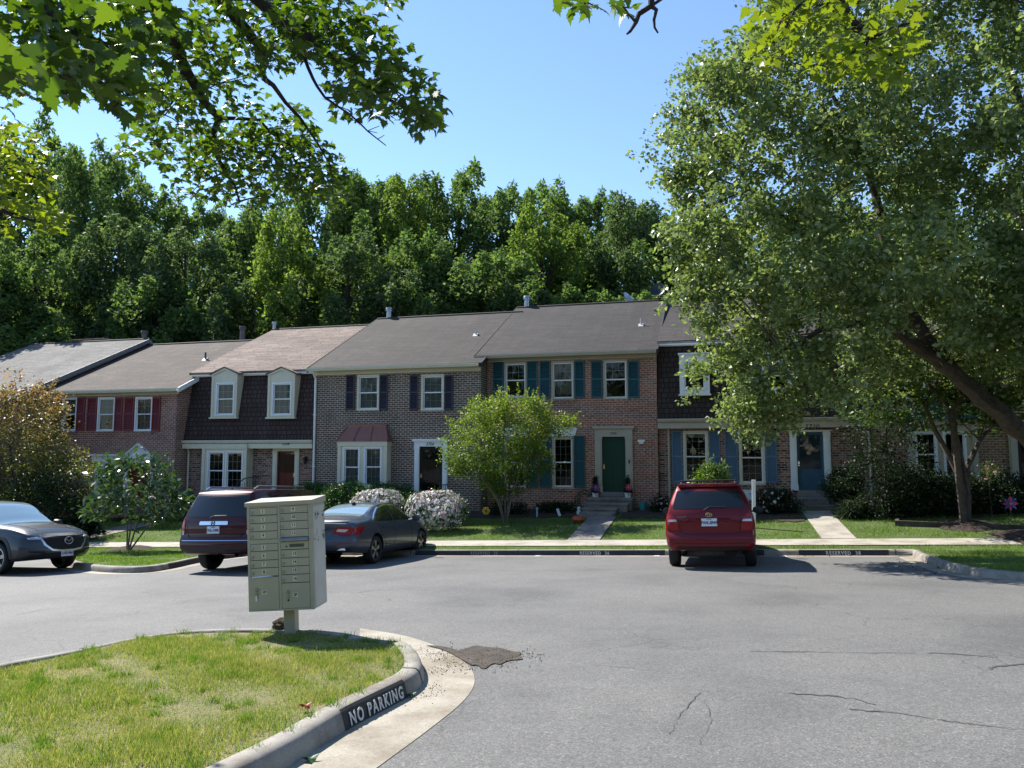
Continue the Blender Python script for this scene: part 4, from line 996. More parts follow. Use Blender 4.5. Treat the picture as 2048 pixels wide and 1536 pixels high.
bayr = H.R(676, 773, 884, 985, -0.42); wl = H.R(686, 719.5, 894, 975, -0.42); wr_ = H.R(728, 763.5, 893, 975, -0.42)
b_ = bay(H, bayr, 0.42, [wl, wr_], 'cream', blind=0.98)
x0, x1, z0, z1 = bayr; zt2 = H.P(730, 851)[1]; ins = 0.36
mb = MB(); A = [(x0 - 0.08, -0.5, z1 + 0.02), (x1 + 0.08, -0.5, z1 + 0.02), (x1 + 0.08, 0, z1 + 0.02), (x0 - 0.08, 0, z1 + 0.02), (x0 + ins * .6, -0.06, zt2), (x1 - ins * .6, -0.06, zt2), (x1 - ins * .6, 0, zt2), (x0 + ins * .6, 0, zt2)]
mb.add(A, [(0, 1, 5, 4), (1, 2, 6, 5), (3, 0, 4, 7), (4, 5, 6, 7), (3, 2, 1, 0)])
for t in (0.0, 0.333, 0.666, 1.0):
    pa = Vector(A[0]).lerp(Vector(A[1]), t); pb = Vector(A[4]).lerp(Vector(A[5]), t); mb.tube([pa + Vector((0, -0.012, 0.006)), pb + Vector((0, -0.012, 0.012))], 0.016, 4)
mb.box(x0 + ins * .6 - 0.05, x1 - ins * .6 + 0.05, -0.10, 0.0, zt2 - 0.1, zt2 + 0.05)
mb.build('bay_roof', M['metalroof'], r)
door(r, dro, 0.06, 'door_black', 'storm', 'l'); surround(r, dro, 0, 'white', 0.2, 0.16, 0.13)
x, z = H.P(859.5, 888.3, -0.08); number(r, '3706', x, z, -0.075, 0.17)
x, z = H.P(630, 740); downspout(r, 0.1, 0.1, ze - 0.1, 'white')
x, z = H.P(778, 616, 6.1); flue(r, x, 6.1, zr - 0.05, 0.6, 0.115); x, z = H.P(956, 680, 2.9); vent(r, x - 0.1, 2.9, ze + (zr - ze) * (3.24 / 6.34), 0.22, 0.035)
mb = MB()
for k in range(4): mb.box(dro[0] - 0.3, dro[1] + 0.3, -1.0 - 0.3 * k, -0.2, dro[2] - 0.17 * (k + 1), dro[2] - 0.17 * k - 0.02)
mb.build('front_step', M['stone'], r)
for xx in (dro[0] - 0.27, dro[1] + 0.27):
    mb = MB(); zt_ = dro[2] + 0.62; mb.tube([(xx, -0.15, zt_), (xx, -1.0, zt_), (xx, -1.9, zt_ - 0.6), (xx, -1.95, zt_ - 0.75)], 0.02, 6)
    for k in range(9): y = -0.2 - 0.2 * k; zz = zt_ if y > -1.0 else zt_ - 0.6 * (-1.0 - y) / 0.9; mb.tube([(xx, y, zz), (xx, y, zz - 0.7)], 0.011, 5)
    mb.build('stair_railing', M['black'], r)

# --- 3708: red brick, teal shutters, green door
vE = 27.7
uE0, uE1 = uD1 + 0.03, muv(1315, 850, vE)
H = House('brick_house', 'red brick house with teal shutters and a dark green door', uE0, zg(uE0) - 0.2, vE)
r = H.root; w = uE1 - uE0; HE = H
ze = H.P(1130, 704.5, -0.36)[1]; zr = H.P(1180, 608.5, 6.0)[1]
win = [H.R(1009, 1053, 725, 796), H.R(1103, 1148, 722.5, 798.5), H.R(1207, 1255, 719.5, 798)]
lw = [H.R(1009, 1052, 874, 976), H.R(1105, 1147, 873.5, 976)]; dro = H.R(1204.5, 1251.5, 873.5, 984)
shell(r, w, -0.8, ze - 0.14, zr - 0.16, 6.0, win + lw + [dro], 'brick_red', win + lw)
for k, q in enumerate(win): window(r, q, blind=(None, 0.9, None)[k], bmat='curtain', mat='white', outmat='greige', low=(k == 9))
for q in lw: window(r, q, mat='white', outmat='greige', rows=3)
for a, b in ((986, 1007.5), (1054.5, 1075), (1079.5, 1101), (1149, 1169.5), (1182.5, 1205), (1256, 1278)): shutter(r, H.R(a, b, 721.5, 796.5), 'sh_teal')
for a, b in ((985, 1007), (1054, 1075), (1079, 1102), (1148.5, 1170)): shutter(r, H.R(a, b, 871.5, 975.5), 'sh_teal')
mb = MB()
for q in lw:
    xm = (q[0] + q[1]) / 2; hw = (q[1] - q[0]) / 2
    mb.prism([(xm - hw - 0.05, q[3] + 0.02), (xm + hw + 0.05, q[3] + 0.02), (xm + hw + 0.17, q[3] + 0.35), (xm - hw - 0.17, q[3] + 0.35)], -0.03, 0.01); mb.prism([(xm - 0.09, q[3] + 0.0), (xm + 0.09, q[3] + 0.0), (xm + 0.14, q[3] + 0.43), (xm - 0.14, q[3] + 0.43)], -0.055, -0.03)
mb.build('window_head', M['white'], r)
roof(r, -0.38, w + 0.06, 0.36, ze, 6.0, zr, 'roof_black', 'edge', None, 'lr'); gutter(r, -0.4, w + 0.02, -0.36, ze - 0.02, 'greige'); frieze(r, 0, w, max(ze - 0.42, win[0][3] + 0.035), ze - 0.11, 'greige')
door(r, dro, 0.07, 'door_green'); surround(r, dro, 0, 'greige', 0.26, 0.26, 0.12)
x, z = H.P(1226.5, 867, -0.08); number(r, '3708', x, z, -0.075, 0.12, shear=0.0)
x, z = H.P(968, 715); downspout(r, x + 0.05, 0.1, ze - 0.1, 'greige'); x, z = H.P(1283, 883)
mb = MB(); mb.box(x - 0.13, x + 0.13, -0.14, -0.002, z - 0.02, z + 0.06); mb.box(x - 0.08, x + 0.08, -0.12, -0.01, z - 0.09, z - 0.02); mb.build('porch_light', M['white'], r)
x, z = H.P(1258.5, 923, -0.07); mb = MB(); mb.box(x - 0.025, x + 0.025, -0.10, -0.077, z - 0.07, z + 0.07); mb.build('doorbell', M['black'], r)
x, z = H.P(1282, 655, 2.5); vent(r, x, 2.5, ze + (zr - ze) * (2.86 / 6.36), 0.3, 0.03)
x, z = H.P(1053.5, 600, 6.1); flue(r, x, 6.1, zr - 0.05, 0.62, 0.115)
sill = H.P(1228, 986)[1]; base = -0.1
mb = MB(); xa, xb = H.P(1178, 1005, -0.5)[0], H.P(1268, 1005, -0.5)[0]; zz = dro[2]
mb.box(dro[0] - 0.04, dro[1] + 0.04, -0.14, 0.05, zz - 0.16, zz - 0.005); mb.box(xa, xb, -1.05, -0.14, zz - 0.24, zz - 0.165); mb.box(xa + 0.04, xb - 0.04, -1.0, -0.02, zz - 1.2, zz - 0.241); mb.box(xa - 0.02, xb - 0.1, -1.42, -1.001, zz - 0.38, zz - 0.315); mb.box(xa + 0.02, xb - 0.14, -1.38, -1.002, zz - 1.0, zz - 0.381)
mb.box(xa - 0.04, xb - 0.45, -1.9, -1.38, zz - 0.52, zz - 0.46); mb.box(xa, xb - 0.49, -1.86, -1.381, zz - 1.0, zz - 0.521); mb.box(xa - 0.04, xb - 0.48, -2.4, -1.86, zz - 0.9, zz - 0.575)
mb.build('front_step', M['stone'], r, bevel=0.012)
def dish(par, x, y, z, mat, aim, rd=0.33):
    mb = MB(); mb.tube([(x, y, z - 0.3), (x, y, z + 0.12), (x + 0.02, y - 0.06, z + 0.3)], 0.022, 7); mb.tube([(x, y - 0.1, z + 0.15), (x + aim[0] * 0.45, y + aim[1] * 0.45, z + 0.3)], 0.012, 5)
    n = Vector(aim).normalized(); a = n.orthogonal().normalized(); b = n.cross(a); c0 = Vector((x, y - 0.05, z + 0.33)); pr = [(0.0, 0.0), (0.4, 0.02), (0.75, 0.055), (1.0, 0.10)]
    V = []; k = 20
    for q, h in pr:
        for i in range(k): t = 2 * math.pi * i / k; V.append(c0 + (a * math.cos(t) + b * math.sin(t)) * rd * q + n * h)
    Fc = [(i * k + j, i * k + (j + 1) % k, (i + 1) * k + (j + 1) % k, (i + 1) * k + j) for i in range(3) for j in range(k)]
    mb.add(V, Fc); return mb.build('satellite_dish', M[mat], par, True)
x, z = H.P(1317, 596, 6.2); dish(r, x, 6.0, zr + 0.12, 'black', (-0.2, -0.9, 0.35), 0.34)
x, z = H.P(1253, 600, 6.6); dish(r, x, 6.7, zr - 0.02, 'zinc', (0.75, -0.4, 0.5), 0.3)

# --- 3710: brown mansard, blue shutters and door
vF = 27.9
uF0, uF1 = uE1 + 0.02, muv(1724, 900, vF)
H = House('brick_house', 'house with dark brown mansard, blue shutters and a blue door behind the big tree', uF0, zg(uF0) - 0.2, vF)
r = H.root; w = uF1 - uF0; HF = H
zc = H.P(1450, 836.5, -0.34)[1]; zt = H.P(1340, 692, 0.16)[1]; zr = zt + 2.8; zf = H.P(1400, 857, 0)[1]
lw = [H.R(1366.6, 1417.5, 861.5, 965), H.R(1478, 1530, 861.5, 969)]; dro = H.R(1594, 1648, 864, 981)
bw = H.R(1540, 1563, 979, 998)
shell(r, w, -0.8, zc - 0.02, zc + 0.01, 6.0, lw + [dro, bw], 'brick_mix', lw)
mansard(H, w, zc, zt, 'mansard_brown')
mb = MB(); mb.box(0, w, -0.36, 0.03, zf, zc - 0.13); mb.build('frieze', M['greige'], r); gutter(r, 0.0, w, -0.36, zc, 'greige')
mb = MB(); mb.box(0.02, w, 0.02, 0.3, zt - 0.02, zt + 0.1); mb.box(0, w, -0.06, 0.02, zt + 0.0, zt + 0.13); mb.build('eave_trim', M['white'], r)
mb = MB(); mb.prism_x([(-0.06, zt + 0.16), (-0.06, zt + 0.06), (6.1, zr - 0.1), (12.2, zt + 0.06), (12.2, zt + 0.16), (6.1, zr)], -0.0, w - 0.02); rf = mb.build('roof', M['roof_dark'], r)
mb = MB(); mb.add([(w, 0.5, zt), (w, 11.7, zt), (w, 6.1, zr - 0.12)], [(0, 1, 2)]); mb.box(0, w, 11.6, 11.8, -0.8, zt); mb.build('gable', M['brick_mix'], r)
for a, b, c, d in ((1359, 1419, 1366, 1412), (1525, 1588, 1532, 1581)):
    rc = H.R(a, b, 709, 788, -0.30); wr_ = H.R(c, d, 722, 780, -0.30)
    mb = MB(); wall_holes(mb, *rc, [wr_], -0.34, 0.1)
    for x, f in ((rc[0], 1), (rc[1], 0)):
        p = [(x, -0.34, rc[2]), (x, 0.5, rc[2]), (x, 0.5, rc[3]), (x, -0.34, rc[3])]; mb.add(p[::-1] if f else p, [(0, 1, 2, 3)])
    mb.box(rc[0] - 0.04, rc[1] + 0.04, -0.4, 0.4, rc[3], rc[3] + 0.06); mb.box(rc[0] - 0.04, rc[1] + 0.04, -0.4, 0.2, rc[2] - 0.06, rc[2])
    d_ = mb.build('dormer', M['white'], r); window(d_, wr_, -0.34, blind=0.5, low=False)
for q in lw: window(r, q, mat='white', rows=3, casing=0.075, outmat='cream', blind=0.1)
for a, b in ((1344, 1364.8), (1419, 1441), (1450, 1476), (1531.5, 1554)): shutter(r, H.R(a, b, 861, 966.5), 'sh_blue')
door(r, dro, 0.06, 'door_blue', 'panel', 'l', 'chrome'); surround(r, dro, 0, 'white', 0.22, 0.02, 0.05)
sp = MB(); sp.quad((dro[0] + 0.1, 0.03, dro[2] + 0.75), (dro[1] - 0.1, 0.03, dro[2] + 0.75), (dro[1] - 0.1, 0.03, dro[3] - 0.1), (dro[0] + 0.1, 0.03, dro[3] - 0.1)); sp.build('storm_pane', M['glass'], r)
x, z = H.P(1623, 854, -0.37); number(r, '3710', x, z, -0.366, 0.24)
x, z = H.P(1337, 850); downspout(r, x, 0.1, zc - 0.05, 'greige')
mb = MB(); q = bw
for k in range(5): x = q[0] + (q[1] - q[0]) * k / 4; mb.box(x - 0.015, x + 0.015, 0.0, 0.03, q[2], q[3])
mb.box(q[0] - 0.06, q[1] + 0.06, -0.03, 0.0, q[3], q[3] + 0.06); mb.build('basement_grille', M['stone'], r)
x, z = H.P(1495, 990); mb = MB(); mb.box(x - 0.16, x + 0.16, -0.16, -0.002, z - 0.18, z + 0.18); mb.box(x - 0.13, x + 0.13, -0.175, -0.16, z - 0.14, z + 0.1); mb.build('meter_box', M['vinyl'], r)
mb = MB(); xa, xb = H.P(1585, 1000, -0.5)[0], H.P(1678, 1000, -0.5)[0]; zz = dro[2]
mb.box(dro[0], dro[1], -0.12, 0.05, zz - 0.22, zz - 0.004); mb.box(xa - 0.05, xb, -0.95, -0.12, zz - 0.42, zz - 0.22); mb.box(xa - 0.02, xb + 0.1, -1.35, -0.95, zz - 0.66, zz - 0.42); mb.box(xa - 0.05, xb, -0.95, -0.02, zz - 1.0, zz - 0.425)
mb.build('front_step', M['stone'], r, bevel=0.012)

# --- 3712: tan brick with a dark green bay roof
vG = 27.4
uG0 = uF1 + 0.02; uG1 = uG0 + 7.4
H = House('brick_house', 'tan brick house with dark teal bay roof at the right end in tree shade', uG0, zg(uG0) - 0.2, vG)
r = H.root; w = uG1 - uG0
ze = 5.6; zr = ze + 3.2; dro = H.R(2036, 2100, 868, 985)
up = [(1.0, 1.95, 3.75, 5.05), (3.0, 3.95, 3.75, 5.05), (5.4, 6.35, 3.75, 5.05)]
bayr = H.R(1822, 1955, 840, 985, -0.4)
shell(r, w, -0.8, ze - 0.14, zr - 0.16, 6.0, up + [dro, (bayr[0] + 0.15, bayr[1] - 0.15, bayr[2] + 0.3, bayr[3] - 0.2)], 'brick_tan', up)
for q in up: window(r, q, blind=0.5)
roof(r, -0.1, w + 0.2, 0.36, ze, 6.0, zr, 'roof_brown', 'edge', None, 'lr'); gutter(r, -0.1, w + 0.2, -0.36, ze - 0.02, 'cream'); frieze(r, 0, w, ze - 0.42, ze - 0.11, 'cream')
bayr = H.R(1822, 1955, 840, 985, -0.4); wl = H.R(1830, 1876, 863, 955, -0.4); wr_ = H.R(1887, 1934, 863, 955, -0.4)
bay(H, bayr, 0.4, [wl, wr_], 'greige')
x0, x1, z0, z1 = bayr; zt2 = H.P(1880, 801)[1]
mb = MB(); A = [(x0 - 0.06, -0.52, z1 + 0.02), (x1 + 0.06, -0.52, z1 + 0.02), (x1 + 0.06, 0, z1 + 0.02), (x0 - 0.06, 0, z1 + 0.02), (x0 - 0.02, -0.05, zt2), (x1 + 0.02, -0.05, zt2), (x1 + 0.02, 0, zt2), (x0 - 0.02, 0, zt2)]
mb.add(A, [(0, 1, 5, 4), (1, 2, 6, 5), (3, 0, 4, 7), (4, 5, 6, 7), (3, 2, 1, 0)]); mb.build('bay_roof', M['tealroof'], r)
door(r, dro, 0.06, 'door_black', 'storm', 'r'); surround(r, dro, 0, 'greige', 0.24, 0.2, 0.1)
x, z = H.P(1727, 900); downspout(r, 0.12, 0.1, ze - 0.1, 'greige')
mb = MB(); mb.box(dro[0] - 0.4, dro[1] + 0.5, -1.1, -0.02, -0.2, dro[2] - 0.03); mb.build('front_step', M['stone'], r)

# ------------------------------------------------------------------ cars
def interp(tab, x, k):
    """Catmull-Rom style interpolation of column k of a table sorted by column 0."""
    xs = [r[0] for r in tab]
    if x <= xs[0]: return tab[0][k]
    if x >= xs[-1]: return tab[-1][k]
    i = max(j for j in range(len(xs) - 1) if xs[j] <= x)
    def m(j):
        a, b = max(0, j - 1), min(len(xs) - 1, j + 1)
        d1 = (tab[j][k] - tab[a][k]) / (xs[j] - xs[a]) if j > a else None; d2 = (tab[b][k] - tab[j][k]) / (xs[b] - xs[j]) if b > j else None
        if d1 is None: return d2
        if d2 is None: return d1
        return 0 if d1 * d2 <= 0 else 2 * d1 * d2 / (d1 + d2)
    h = xs[i + 1] - xs[i]; t = (x - xs[i]) / h; a, b = tab[i][k], tab[i + 1][k]
    return (2 * t**3 - 3 * t**2 + 1) * a + (t**3 - 2 * t**2 + t) * h * m(i) + (-2 * t**3 + 3 * t**2) * b + (t**3 - t**2) * h * m(i + 1)
class Car:
    NB, NG, NT = 9, 7, 6
    def __init__(s, name, label, sp, paintmat):
        s.sp = sp; s.root = empty(name); tag(s.root, label, 'car', 'parked cars'); s.paint = paintmat
        tab = sp['st']; L = tab[-1][0]; s.L = L
        cols = sorted({round(x, 3) for x in np.concatenate([np.linspace(0, 0.3, 6), np.linspace(0.3, L - 0.4, 44), np.linspace(L - 0.4, L, 8)])})
        rings = []
        for x in cols:
            zb, zl, zt, yb, ym, yl, yt = (interp(tab, x, k) for k in range(1, 8)); half = []
            for i in range(s.NB):
                t = i / (s.NB - 1); z = zb + (zl - zb) * t
                y = yb * (1 - t)**2 + 2 * (2 * ym - (yb + yl) / 2) * t * (1 - t) + yl * t * t
                if i == 0: y -= 0.03
                half.append((y, z))
            for i in range(1, s.NG + 1):
                t = i / s.NG; half.append((yl + (yt - yl) * t + 0.03 * math.sin(math.pi * t), zl + (zt - zl) * (t if zt - zl > 0.2 else t ** 0.8)))
            cr = sp.get('crown', 0.035)
            for i in range(1, s.NT + 1):
                t = i / s.NT; half.append((yt * (1 - t), zt + cr * (1 - (1 - t)**2)))
            P = []
            for y, z in half:
                X = x; wr = max(0.0, 1 - x / 0.9)**1.5; wf = max(0.0, 1 - (L - x) / 0.9)**1.5
                X += wr * interp(sp['rear'], z, 1) + wf * interp(sp['front'], z, 1); P.append((X, y, z))
            rings.append(P + [(q[0], -q[1], q[2]) for q in P[-2::-1]])
        V = [q for r in rings for q in r]; n = len(rings[0]); Fc = []
        for i in range(len(rings) - 1):
            for k in range(n - 1): Fc.append((i * n + k, i * n + k + 1, (i + 1) * n + k + 1, (i + 1) * n + k))
            Fc.append((i * n + n - 1, i * n, (i + 1) * n, (i + 1) * n + n - 1))
        for end, base, sg in (('rearbulge', 0, -1), ('frontbulge', (len(rings) - 1) * n, 1)):
            R = rings[0] if sg < 0 else rings[-1]; rows = s.NB + s.NG; m = 2 * s.NT; idx = []
            for i in range(rows):
                row = [base + i]
                for k in range(1, m):
                    if i == rows - 1: row.append(base + i + k); continue
                    t = 2 * k / m - 1; p = R[i]; row.append(len(V)); V.append((p[0] + sg * sp[end] * (1 - t * t), -p[1] * t, p[2] + sp.get('crown', .035) * (1 - t * t) * (i / rows)**3))
                row.append(base + n - 1 - i); idx.append(row)
            for i in range(rows - 1):
                for k in range(m):
                    f = (idx[i][k], idx[i + 1][k], idx[i + 1][k + 1], idx[i][k + 1]); Fc.append(f if sg > 0 else f[::-1])
            Fc.append(tuple(idx[0]) if sg > 0 else tuple(idx[0][::-1]))
        me = bpy.data.meshes.new('car_body'); me.from_pydata(V, [], Fc)
        bm = bmesh.new(); bm.from_mesh(me); bmesh.ops.remove_doubles(bm, verts=bm.verts, dist=0.0005); bmesh.ops.recalc_face_normals(bm, faces=bm.faces); bm.to_mesh(me)
        s.bvh = BVHTree.FromBMesh(bm); bm.free()
        me.materials.append(M[paintmat] if paintmat in M else paintmat); me.materials.append(M['under'])
        body = bpy.data.objects.new('body', me); C.objects.link(body)
        cut = MB()                                  # wheel arches
        for wx in sp['wheels']:
            for sg in (1, -1): 
                y0, y1 = sg * (sp['track'] - 0.17), sg * 1.3
                cut.lathe([(0, min(y0, y1)), (sp['arch'], min(y0, y1)), (sp['arch'], max(y0, y1)), (0, max(y0, y1))], 32, (wx, 0, sp['r'] + 0.02), 'y')
        co = cut.build('cutter', M['under']); co.data.materials.append(M['under'])
        b2 = bmesh.new(); b2.from_mesh(co.data); bmesh.ops.remove_doubles(b2, verts=b2.verts, dist=1e-4); bmesh.ops.recalc_face_normals(b2, faces=b2.faces)
        for f in b2.faces: f.material_index = 1
        b2.to_mesh(co.data); b2.free()
        md = body.modifiers.new('b', 'BOOLEAN'); md.operation = 'DIFFERENCE'; md.object = co; md.solver = 'EXACT'
        dg = bpy.context.evaluated_depsgraph_get(); nm = bpy.data.meshes.new_from_object(body.evaluated_get(dg)); body.modifiers.clear()
        body.data = nm; nm.name = 'car_body'; bpy.data.objects.remove(co)
        bm = bmesh.new(); bm.from_mesh(nm)
        for f in bm.faces:
            f.smooth = True
            if f.calc_center_median().z < sp['zclad']: f.material_index = 1
        for e in bm.edges:
            if e.is_manifold and e.calc_face_angle(0) > 0.6: e.smooth = False
        bm.to_mesh(nm); bm.free(); body.parent = s.root; s.body = body
        for wx in sp['wheels']:
            for sg in (1, -1): s.wheel(wx, sg)
    def wheel(s, wx, sg):
        sp = s.sp; r, t, wd = sp['r'], sp['track'], 0.225; rr = sp['rim']; mb = MB(); o = (wx, sg * t, r)
        h = wd / 2
        prof = [(rr, -h * .8), (rr + 0.02, -h), (r - 0.03, -h), (r - 0.008, -h * .82), (r, -h * .5), (r, h * .5), (r - 0.008, h * .82), (r - 0.03, h), (rr + 0.02, h), (rr, h * .8)]
        mb.lathe(prof, 32, o, 'y', 0, True); wh = mb.build('wheel', M['tyre'], s.root, True)
        q = MB(); f = sg
        q.lathe([(0, f * 0.02), (rr * .98, f * 0.02), (rr * 1.0, f * h * .82), (rr * .93, f * h * .86), (rr * .91, f * 0.05), (0, f * 0.05)], 32, o, 'y', 1)
        n = sp['spokes']
        for k in range(n):
            a = 2 * math.pi * k / n + 0.3
            for da, w0, w1 in ((-0.13, 0.028, 0.02), (0.13, 0.028, 0.02)) if sp.get('split') else ((0, 0.05, 0.035),):
                c0 = Vector((math.cos(a), 0, math.sin(a))); c1 = Vector((math.cos(a + da), 0, math.sin(a + da))); p0 = c0 * 0.06; p1 = c1 * rr * .95; sd_ = Vector((-math.sin(a), 0, math.cos(a)))
                y0, y1 = f * h * .80, f * h * .72; ob = Vector(o); vs = []
                for p, ww, yy in ((p0, w0, y0), (p1, w1, y1)):
                    for e, dy in ((-1, 0), (1, 0), (1, -f * 0.05), (-1, -f * 0.05)): vs.append(ob + p + sd_ * ww * e + Vector((0, yy + dy, 0)))
                q.add(vs, [(0, 1, 5, 4), (1, 2, 6, 5), (2, 3, 7, 6), (3, 0, 4, 7), (4, 5, 6, 7)], 0)
        q.lathe([(rr * .93, f * h * .86), (rr * 1.0, f * h * .84), (rr * 1.0, f * h * .7), (rr * .93, f * h * .7)], 32, o, 'y', 0, True)
        q.lathe([(0, f * h * .86), (0.035, f * h * .86), (0.06, f * h * .76), (0.06, f * h * .6)], 14, o, 'y', 0)
        q.build('rim', [M[sp.get('rimmat', 'alloy')], M['alloy_dark']], wh, True)
    def cast(s, a, b, ax):
        if ax == 'rear': o, d = Vector((-3, a, b)), Vector((1, 0, 0))
        elif ax == 'front': o, d = Vector((9, a, b)), Vector((-1, 0, 0))
        elif ax == 'left': o, d = Vector((a, 4, b)), Vector((0, -1, 0))
        elif ax == 'right': o, d = Vector((a, -4, b)), Vector((0, 1, 0))
        else: o, d = Vector((a, b, 5)), Vector((0, 0, -1))
        h, n, _, _ = s.bvh.ray_cast(o, d); return h, d
    def patch(s, name, poly, ax, mat, off=0.006, res=0.07, parent=None, rnd=0.0):
        if rnd:
            pp = [tuple(p) for p in poly] + [tuple(poly[0])]; q = []
            for i in range(len(poly)):
                a, p, b = Vector(poly[i - 1]), Vector(poly[i]), Vector(poly[(i + 1) % len(poly)])
                r1 = min(rnd, (a - p).length * .45); r2 = min(rnd, (b - p).length * .45)
                A, B = p + (a - p).normalized() * r1, p + (b - p).normalized() * r2
                for t in (0, .25, .5, .75, 1): q.append(tuple((1 - t)**2 * A + 2 * t * (1 - t) * p + t * t * B))
            poly = q
        bm = bmesh.new(); bm.faces.new([bm.verts.new((x, z, 0)) for x, z in poly])
        for k in (0, 1):
            lo, hi = min(p[k] for p in poly), max(p[k] for p in poly); v = lo + res
            while v < hi - 1e-4:
                co = [0, 0, 0]; no = [0, 0, 0]; co[k] = v; no[k] = 1
                bmesh.ops.bisect_plane(bm, geom=bm.verts[:] + bm.edges[:] + bm.faces[:], plane_co=co, plane_no=no); v += res
        bad = []; d = None
        for v in bm.verts:
            h, d = s.cast(v.co.x, v.co.y, ax)
            if h is None: bad.append(v)
            else: v.co = h - d * off
        if bad: bmesh.ops.delete(bm, geom=bad, context='VERTS')
        bmesh.ops.recalc_face_normals(bm, faces=bm.faces)
        if bm.faces and sum(f.normal.dot(d) * f.calc_area() for f in bm.faces) > 0: bmesh.ops.reverse_faces(bm, faces=bm.faces)
        ex = bmesh.ops.extrude_edge_only(bm, edges=[e for e in bm.edges if e.is_boundary])
        for v in [g for g in ex['geom'] if isinstance(g, bmesh.types.BMVert)]: v.co += d * (off + 0.006)
        for f in bm.faces: f.smooth = True
        for e in bm.edges:
            if e.is_manifold and e.calc_face_angle(0) > 0.8: e.smooth = False
        me = bpy.data.meshes.new(name); bm.to_mesh(me); bm.free()
        return link(name, me, M[mat] if mat in M else mat, parent or s.root)
    def line(s, name, pts, ax, w, mat, off=0.003, parent=None):
        P = [Vector(p) for p in pts]; n = len(P); A, B = [], []
        for i in range(n):
            d = (P[min(i + 1, n - 1)] - P[max(0, i - 1)]).normalized(); nn = Vector((-d.y, d.x)) * w / 2; A.append(tuple(P[i] + nn)); B.append(tuple(P[i] - nn))
        return s.patch(name, A + B[::-1], ax, mat, off, 0.12, parent)
    def both(s, name, poly, mat, off=0.006, **k):
        return [s.patch(name, poly, 'left', mat, off, **k), s.patch(name, poly, 'right', mat, off, **k)]
    def mirror(s, name, poly, ax, mat, off=0.006, res=0.07, **k):
        return [s.patch(name, poly, ax, mat, off, res, **k), s.patch(name, [(-a, b) for a, b in poly], ax, mat, off, res, **k)]
    def plate(s, z, txt, ax, y=0.0):
        h, d = s.cast(y, z, ax); sg = 1 if ax == 'front' else -1; x = h.x + sg * 0.016
        mb = MB(); mb.box(h.x - sg * 0.01, x, y - 0.155, y + 0.155, z - 0.078, z + 0.078); p = mb.build('number_plate', M['plate'], s.root, bevel=0.004)
        rot = Matrix(((0, sg, 0), (0, 0, 1), (sg, 0, 0))).transposed() if sg > 0 else Matrix(((0, -1, 0), (0, 0, 1), (-1, 0, 0))).transposed()
        t = text('plate_lettering', txt, 0.088, M['ink'], p, (x + sg * 0.003, y, z - 0.012), rot, sx=0.8, extrude=0.001, bold=.002)
        text('plate_lettering', 'VIRGINIA', 0.026, M['ink'], p, (x + sg * 0.003, y, z + 0.058), rot, extrude=0.001)
        return p
    def badge(s, kind, y, z, ax, sc, mat='chrome', lift=.016):
        h, d = s.cast(y, z, ax); sg = 1 if ax == 'front' else -1; mb = MB(); x = h.x + sg * 0.014
        def on(a_, b_):
            q, _ = s.cast(y + a_ * sc, z + b_ * sc, ax); return (q.x + sg * lift, y + a_ * sc, z + b_ * sc)
        def el(rx, rz, cy, cz, r=0.06):
            n = 20; mb.tube([on(cy + rx * math.cos(2 * math.pi * k / n), cz + rz * math.sin(2 * math.pi * k / n)) for k in range(n + 1)], r * sc, 5)
        if kind == 'ovals': el(1.0, .66, 0, 0, .11); el(.36, .6, 0, 0, .09); el(.72, .24, 0, .3, .09)
        elif kind == 'wing':
            el(1.0, .78, 0, 0, .10); mb.tube([on(a, b) for a, b in ((-.95, .1), (-.55, .28), (0, -.25), (.55, .28), (.95, .1))], .1 * sc, 5)
        else:
            for c in (-.45, .45): mb.tube([on(c * 1.15, .6), on(c * .8, 0), on(c * 1.0, -.6)], .11 * sc, 5)
            mb.tube([on(-.36, 0), on(.36, 0)], .1 * sc, 5); el(.95, .8, 0, 0, .07)
        return mb.build('badge', M[mat], s.root, True)
    def mirrors(s, x, z, y, mat):
        out = []
        for sg in (1, -1):
            mb = MB(); mb.lathe([(0.0, -0.11), (0.07, -0.10), (0.10, -0.03), (0.105, 0.05), (0.09, 0.06), (0.0, 0.055)], 14, (0, 0, 0), 'x')
            V = [(x - p[0] * 0.8, sg * (y + 0.16) + p[1] * 1.15, z + p[2] * 0.85) for p in mb.v]; mb.v = V
            mb.tube([(x - 0.02, sg * (y - 0.06), z - 0.05), (x, sg * (y + 0.1), z - 0.02)], 0.025, 6); out.append(mb.build('side_mirror', M[mat], s.root, True))
        return out
    def rails(s, x0, x1, y, z, mat, h=0.06):
        for sg in (1, -1):
            pts = [(x0, sg * y, z), (x0 + 0.15, sg * y, z + h), (x1 - 0.15, sg * y, z + h), (x1, sg * y, z - 0.02)]
            MB().tube(pts, 0.022, 7).build('roof_rail', M[mat], s.root, True)
    def place(s, anchor, contact, heading):
        """contact = local (x, y) of the tyre that stands on the world point anchor; heading in degrees from +X."""
        a = rad(heading); fx = Vector((math.cos(a), math.sin(a), 0)); fx.z = -0.058 * fx.y + 0.02 * fx.x; fx.normalize()
        up = Vector((-0.02, 0.058, 1)).normalized(); ly = up.cross(fx); R = Matrix((fx, ly, up)).transposed()
        p = anchor - R @ Vector((contact[0], contact[1], 0)); p.z = road(p.x, p.y)
        s.root.matrix_world = Matrix.Translation(p) @ R.to_4x4()
M['paint_red'] = paint('paint_red', (0.135, 0.004, 0.009), 0.2, 0.45)
M['paint_maroon'] = paint('paint_maroon', (0.042, 0.004, 0.007), 0.1, 0.45)
M['paint_slate'] = paint('paint_slate', (0.075, 0.083, 0.10), 0.45, 0.38)
